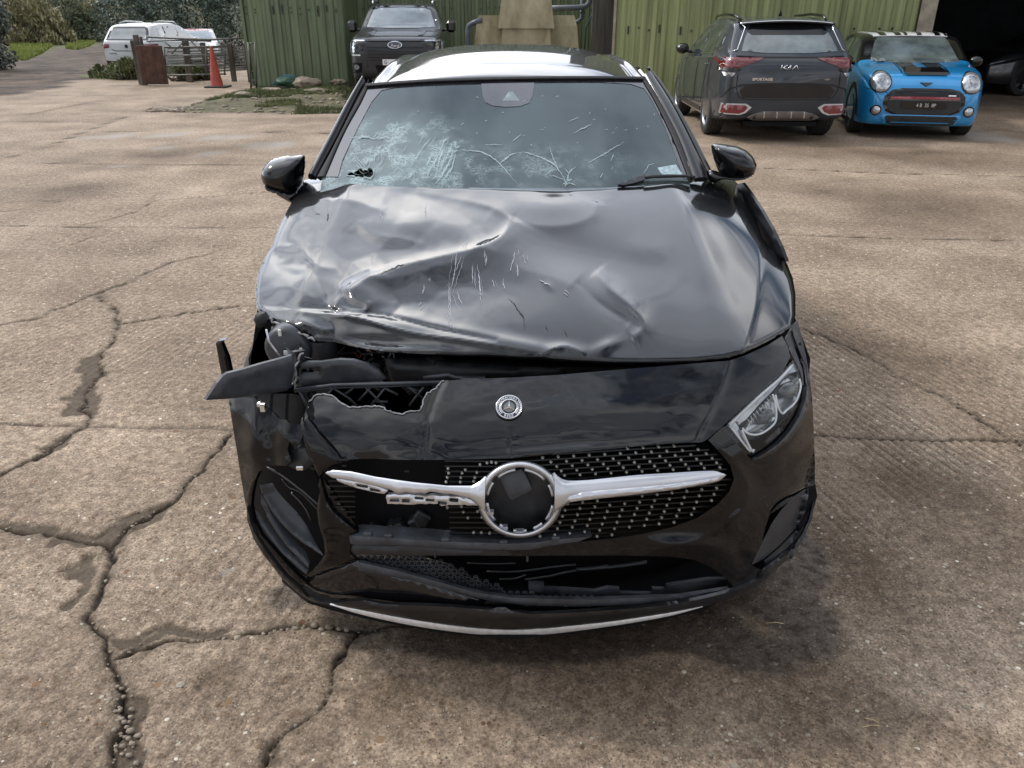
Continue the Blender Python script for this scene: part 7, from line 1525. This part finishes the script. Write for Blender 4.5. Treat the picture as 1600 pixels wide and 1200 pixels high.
decal(sh, 'front', [(-.30, .435), (.30, .435), (.30, .525), (-.30, .525)], 'number_plate', M['gloss_black'], T, .036, .008)
text_obj('plate_characters', '4 8  35  8P', .07, mat('plate_white', (.55, .55, .54), .4), T, (0.03, -.046, .48), (math.pi / 2, 0, 0), .002, .85)
decal(sh, 'front', [(.30, .60), (.40, .60), (.40, .615), (.30, .615)], 'grille_badge', M['chrome'], T, .04, .004)
li = [(-.47, .335), (.47, .335), (.50, .31), (.46, .235), (.36, .215), (-.36, .215), (-.46, .235), (-.50, .31)]
decal(sh, 'front', scal(li, 1.09, (0, .275), 1.22), 'lower_intake_frame', M['blue'], T, .014, .02, .05, .008, .02); decal(sh, 'front', scal(li, .98, (0, .275)), 'lower_intake', M['plastic'], T, .026, .006)
for s in (-1, 1):
    hb = decal(sh, 'front', circ((s * .60, .775), .143, 28, .143), 'headlight', M['gloss_black'], T, .010, .012, .04, .01, .03)
    decal(sh, 'front', circ((s * .60, .775), .126, 28, .126), 'headlight_lens', M['lamp_white'], T, .022, .012, .03, .03, .10); decal(sh, 'front', circ((s * .60, .775), .068, 20, .068), 'projector', mat('lamp_grey', (.30, .32, .34), .12, metal=.6, var=.5, vscale=30), T, .046, .01, .02, .012, .04)
    decal(sh, 'front', circ((s * .62, .40), .075), 'fog_lamp_surround', M['gloss_black'], T, .006, .01, .03); decal(sh, 'front', circ((s * .62, .40), .054), 'fog_lamp', M['lamp_white'], T, .014, .01, .02, .015, .04)
    mirror_pod(T, s * .84, 1.32, 1.02, s, M['gloss_black'], (.10, .085, .075))
    for y in (.72, 3.2): make_wheel(T, (s * .755, y, .305), .305, .195, s, 5, True, twin=False)
for x0, w in ((-.27, .20), (.07, .20)): decal(sh, 'top', [(x0, .22), (x0 + w, .22), (x0 + w + .02 * (1 if x0 > 0 else 0), .95), (x0 - .02 * (1 if x0 < 0 else 0), .95)], 'bonnet_stripe', M['gloss_black'], T, .006, .003, .08)
for x0 in (-.325, .305): decal(sh, 'top', [(x0, .24), (x0 + .018, .24), (x0 + .018, .95), (x0, .95)], 'bonnet_stripe', M['gloss_black'], T, .006, .003, .08)
mb = MB(); mb.add([(-.30, .20, .915), (.30, .20, .915), (.26, .17, .875), (-.26, .17, .875), (-.26, .50, .965), (.26, .50, .965)], [(0, 3, 2, 1), (0, 1, 5, 4), (0, 4, 3), (1, 2, 5), (3, 4, 5, 2)]); mb.build('bonnet_scoop', M['gloss_black'], T)
decal(sh, 'front', [(-.085, .775), (.085, .775), (.05, .755), (0, .725), (-.05, .755)], 'winged_emblem', M['dark_grey_paint'], T, .012)
decal(sh, 'front', strip([(-.80, .69), (-.62, .66), (-.5, .64)], .008), 'bonnet_seam', M['seam'], T, .003); decal(sh, 'front', strip([(.80, .69), (.62, .66), (.5, .64)], .008), 'bonnet_seam', M['seam'], T, .003)
mb = MB(); mb.tube([(-.55, .97, 1.012), (-.1, 1.07, 1.035), (.05, 1.08, 1.04)], .009, n=5); mb.tube([(.1, .97, 1.012), (.5, 1.06, 1.03), (.62, 1.08, 1.035)], .009, n=5); mb.build('wipers', M['plastic'], T)

# ---- dark grey pickup, nose towards the camera
U = empty('pickup_truck', (-2.36, 15.35, .10), math.radians(2), 'dark grey pickup truck facing the camera in front of the green sheds', 'pickup truck')
sh = build_shell('body', U, 5.3, [(0, .98), (.06, 1.12), (.25, 1.19), (.8, 1.25), (1.35, 1.29), (1.5, 1.33), (2.05, 1.76), (2.35, 1.82), (3.1, 1.83), (3.35, 1.78), (3.55, 1.3), (3.8, 1.25), (5.3, 1.25)], [(0, .42), (.3, .36), (5, .4), (5.3, .45)],
     [(0, .80), (.12, .885), (.4, .945), (5.0, .945), (5.3, .93)], [(0, .95), (.5, 1.12), (1.4, 1.22), (3.5, 1.24), (5.3, 1.2)], .36, [M['dark_grey_paint'], M['void']], [(.95, .42), (4.22, .42)], .45, endr=.07)
decal(sh, 'front', [(-.74, 1.345), (-.3, 1.33), (.3, 1.33), (.74, 1.345), (.70, 1.48), (.62, 1.68), (.5, 1.72), (0, 1.735), (-.5, 1.72), (-.62, 1.68), (-.70, 1.48)], 'windscreen', M['glass_light'], U, .006)
decal(sh, 'front', strip([(-.78, 1.33), (-.70, 1.6), (-.64, 1.72), (-.4, 1.755), (.4, 1.755), (.64, 1.72), (.70, 1.6), (.78, 1.33)], .035), 'windscreen_surround', M['gloss_black'], U, .007)
decal(sh, 'front', [(-.60, 1.12), (.60, 1.12), (.62, .96), (.56, .78), (.48, .70), (-.48, .70), (-.56, .78), (-.62, .96)], 'grille', M['plastic'], U, .010, .012)
for z, w in ((1.10, .02), (1.0, .035), (.93, .022), (.87, .014), (.81, .014), (.76, .014)): decal(sh, 'front', strip([(-.60 + (1.1 - z) * .25, z), (.60 - (1.1 - z) * .25, z)], w), 'grille_bar', M['gloss_black'] if z < .95 else M['dark_grey_paint'], U, .024, .01)
ov = decal(sh, 'front', circ((0, 1.02), .145, 32, .062), 'oval_badge', M['chrome'], U, .04, .012); decal(sh, 'front', circ((0, 1.02), .128, 32, .050), 'oval_badge_face', mat('badge_navy', (.012, .018, .035), .2, coat=1.0), U, .048, .003)
text_obj('badge_script', 'Ford', .085, M['chrome'], U, (0, -.052, 1.02), (math.pi / 2, 0, 0), .002, 1.0, shear=.35)
hp2 = [(.50, 1.13), (.72, 1.13), (.88, 1.12), (.93, 1.09), (.94, .90), (.90, .83), (.68, .82), (.64, .86), (.66, 1.02), (.52, 1.06)]
for q in (hp2, mirx(hp2)): decal(sh, 'front', q, 'headlight', M['gloss_black'], U, .012, .012)
dl = [(.54, 1.10), (.90, 1.10), (.925, 1.07), (.92, .88), (.88, .845), (.70, .845)]
for sg in (1, -1): decal(sh, 'front', strip([(sg * a, b2) for a, b2 in dl], .022), 'light_guide', M['lamp_white'], U, .022, .006)
for sg in (1, -1):
    for z in (1.04, .98, .92): decal(sh, 'front', circ((sg * .83, z), .030), 'headlight_cell', M['lamp_white'], U, .022, .008, .03)
    decal(sh, 'front', [(sg * .55, .86), (sg * .66, .80), (sg * .66, .62), (sg * .58, .62)][::sg], 'bumper_post', M['dark_grey_paint'], U, .016, .02)
    decal(sh, 'front', [(sg * .68, .70), (sg * .92, .70), (sg * .90, .50), (sg * .70, .52)][::sg], 'fog_recess', M['void'], U, .010, .01); decal(sh, 'front', circ((sg * .79, .62), .05), 'fog_lamp', M['glass_light'], U, .020, .01, .03)
    mb = MB(); mb.box((sg * 1.08, 1.72, 1.36), (.20, .12, .24), bev=.05); mb.tube([(sg * .88, 1.75, 1.28), (sg * 1.03, 1.73, 1.30)], .025, n=6); mb.build('wing_mirror', M['gloss_black'], U)
    mb = MB(); mb.tube([(sg * .66, 2.2, 1.82), (sg * .67, 2.35, 1.875), (sg * .67, 3.1, 1.885), (sg * .66, 3.25, 1.83)], .02, n=8); mb.build('roof_rail', M['silver'], U)
    for y in (.95, 4.22): make_wheel(U, (sg * .815, y, .40), .40, .26, sg, 6, True)
decal(sh, 'front', [(-.42, .66), (.42, .66), (.36, .48), (-.36, .48)], 'lower_grille', M['void'], U, .01, .01)
decal(sh, 'front', [(-.26, .66), (.26, .66), (.26, .77), (-.26, .77)], 'number_plate', M['white_roof'], U, .045, .006)
text_obj('plate_characters', 'G', .095, M['seam'], U, (-.20, -.052, .715), (math.pi / 2, 0, 0), .001, .8)
for s in ('left', 'right'):
    decal(sh, s, [(1.75, 1.28), (2.55, 1.29), (2.53, 1.68), (2.2, 1.66)], 'side_window', M['glass_dark'], U); decal(sh, s, [(2.62, 1.29), (3.35, 1.30), (3.3, 1.62), (2.6, 1.68)], 'side_window', M['glass_dark'], U)
decal(sh, 'top', [(-.55, .3), (-.45, .3), (-.50, 1.3), (-.58, 1.3)], 'bonnet_crease', M['dark_grey_paint'], U, .012, .01, .1, .01, .04); decal(sh, 'top', [(.45, .3), (.55, .3), (.58, 1.3), (.50, 1.3)], 'bonnet_crease', M['dark_grey_paint'], U, .012, .01, .1, .01, .04)

# ---- white SUV by the track
def simple_suv(root, paint, L, W, H, roofm=None, rear_detail=True, wheels=(.87, 3.5), r=.34):
    k = H / 1.6; w = W / 2
    sh = build_shell('body', root, L, [(0, .72 * k), (.12, .86 * k), (.5, 1.0 * k), (1.1, 1.06 * k), (1.3, 1.12 * k), (1.95, 1.50 * k), (2.4, 1.59 * k), (3.2, 1.595 * k), (L - .6, 1.55 * k), (L - .45, 1.52 * k), (L - .14, 1.14 * k), (L - .04, 1.06 * k), (L, 1.02 * k)], [(0, .3), (.4, .24), (L - .4, .24), (L, .34)],
        [(0, w * .78), (.25, w * .93), (.6, w * .985), (1, w), (L - .8, w), (L - .2, w * .97), (L, w * .90)], [(0, .70 * k), (1.2, .98 * k), (L - .4, 1.06 * k), (L, 1.03 * k)], .36, [paint, M['void']], [(wheels[0], r), (wheels[1], r)], r + .035, endr=.07)
    for s in ('left', 'right'):
        decal(sh, s, [(1.5, 1.03 * k), (2.45, 1.06 * k), (2.42, 1.48 * k), (2.1, 1.46 * k)], 'side_window', M['glass_dark'], root); decal(sh, s, [(2.52, 1.06 * k), (3.3, 1.08 * k), (3.26, 1.49 * k), (2.5, 1.50 * k)], 'side_window', M['glass_dark'], root)
        decal(sh, s, [(3.38, 1.09 * k), (L - .62, 1.12 * k), (L - .72, 1.42 * k), (3.36, 1.47 * k)], 'side_window', M['glass_light'], root)
        decal(sh, s, [(wheels[0] + r + .06, .25), (wheels[1] - r - .06, .25), (wheels[1] - r - .06, .36), (wheels[0] + r + .06, .36)], 'sill_trim', M['plastic'], root, .006)
    for s in (-1, 1):
        mirror_pod(root, s * (w - .04), 1.55, 1.06 * k, s, paint)
        for y in wheels: make_wheel(root, (s * (w - .12), y, r), r, .22, s, 5)
    return sh
K = empty('white_suv', (Xat(230, 27.5), 27.5 + CAM[1] + 4.38, -.12), math.pi - math.radians(7), 'white SUV seen from behind, parked beside the dirt track', 'car')
sh = simple_suv(K, M['white_car'], 4.38, 1.84, 1.62)
decal(sh, 'rear', [(-.74, 1.10), (.74, 1.10), (.68, 1.36), (.62, 1.46), (.5, 1.50), (-.5, 1.50), (-.62, 1.46), (-.68, 1.36)], 'rear_window_surround', M['gloss_black'], K, .008); decal(sh, 'rear', [(-.67, 1.13), (.67, 1.13), (.60, 1.38), (.54, 1.44), (-.54, 1.44), (-.60, 1.38)], 'rear_window', M['glass_light'], K, .014)
q = [(.60, .98), (.92, .99), (.92, .80), (.82, .80), (.78, .86), (.62, .88)]
for p_ in (q, mirx(q)): decal(sh, 'rear', p_, 'rear_lamp', M['fog_red'], K, .012, .015, .06, .01, .03)
decal(sh, 'rear', strip([(-.55, .83), (-.4, .78), (.4, .78), (.55, .83)], .02), 'tailgate_crease', M['seam'], K, .004); decal(sh, 'rear', [(-.88, .25), (.88, .25), (.88, .50), (.6, .47), (-.6, .47), (-.88, .50)], 'lower_bumper', M['plastic'], K, .010)
decal(sh, 'rear', strip([(-.8, .46), (.8, .46)], .02), 'reflector_strip', M['fog_red'], K, .018); decal(sh, 'rear', circ((0, .92), .055), 'round_badge', M['rim_black'], K, .016)
text_obj('tailgate_lettering', 'KAROQ', .055, M['dim_silver'], K, (.50, 4.392, .70), (math.pi / 2, 0, math.pi), .003, 1.2)
mb = MB(); mb.tube([(-.35, 4.24, 1.16), (0, 4.2, 1.17), (.1, 4.2, 1.17)], .012, n=5); mb.build('rear_wiper', M['plastic'], K)
for s in (-1, 1): mb = MB(); mb.tube([(s * .58, 2.0, 1.56), (s * .60, 2.2, 1.64), (s * .61, 3.2, 1.665), (s * .58, 3.6, 1.60)], .02, n=6); mb.build('roof_rail', M['white_car'], K)
# ---- small white car with a red roof edge behind the gate
Q = empty('red_roofed_car', (Xat(312, 36), 36 + CAM[1], -.28), math.radians(18), 'small white car with a red roof edge, behind the gate', 'car')
sh = simple_suv(Q, M['white_car'], 3.9, 1.75, 1.5, wheels=(.8, 3.1), r=.31)
decal(sh, 'front', [(-.64, 1.08), (.64, 1.08), (.56, 1.34), (.48, 1.40), (-.48, 1.40), (-.56, 1.34)], 'windscreen', M['glass_light'], Q, .008)
decal(sh, 'top', [(-.50, 2.0), (.50, 2.0), (.50, 3.3), (-.50, 3.3)], 'roof', mat('red_roof_paint', (.35, .02, .04), .3, coat=1.0), Q, .01)
for s in (-1, 1): decal(sh, 'front', circ((s * .62, .74), .13, 20, .08), 'headlight', M['lamp_white'], Q, .01)
decal(sh, 'front', [(-.4, .45), (.4, .45), (.45, .6), (-.45, .6)], 'grille', M['plastic'], Q, .01)
# ---- dark car inside the bay
Wd = empty('shed_car', (Xat(1500, 19.6), 19.6 + CAM[1], 0), math.radians(-82), 'dark car hidden in the gloom of the open shed bay', 'car')
sh = simple_suv(Wd, M['navy'], 4.4, 1.82, 1.5)
for s in ('left', 'right'): decal(sh, s, strip([(1.45, 1.0), (1.9, 1.30), (2.3, 1.42), (3.2, 1.42), (3.7, 1.30)], .014), 'window_trim', M['chrome'], Wd, .014); decal(sh, s, strip([(1.45, .98), (2.6, 1.0), (3.75, 1.04)], .010), 'window_trim', M['chrome'], Wd, .014); decal(sh, s, [(2.3, .90), (2.48, .905), (2.48, .925), (2.3, .92)], 'door_handle', M['chrome'], Wd, .02)
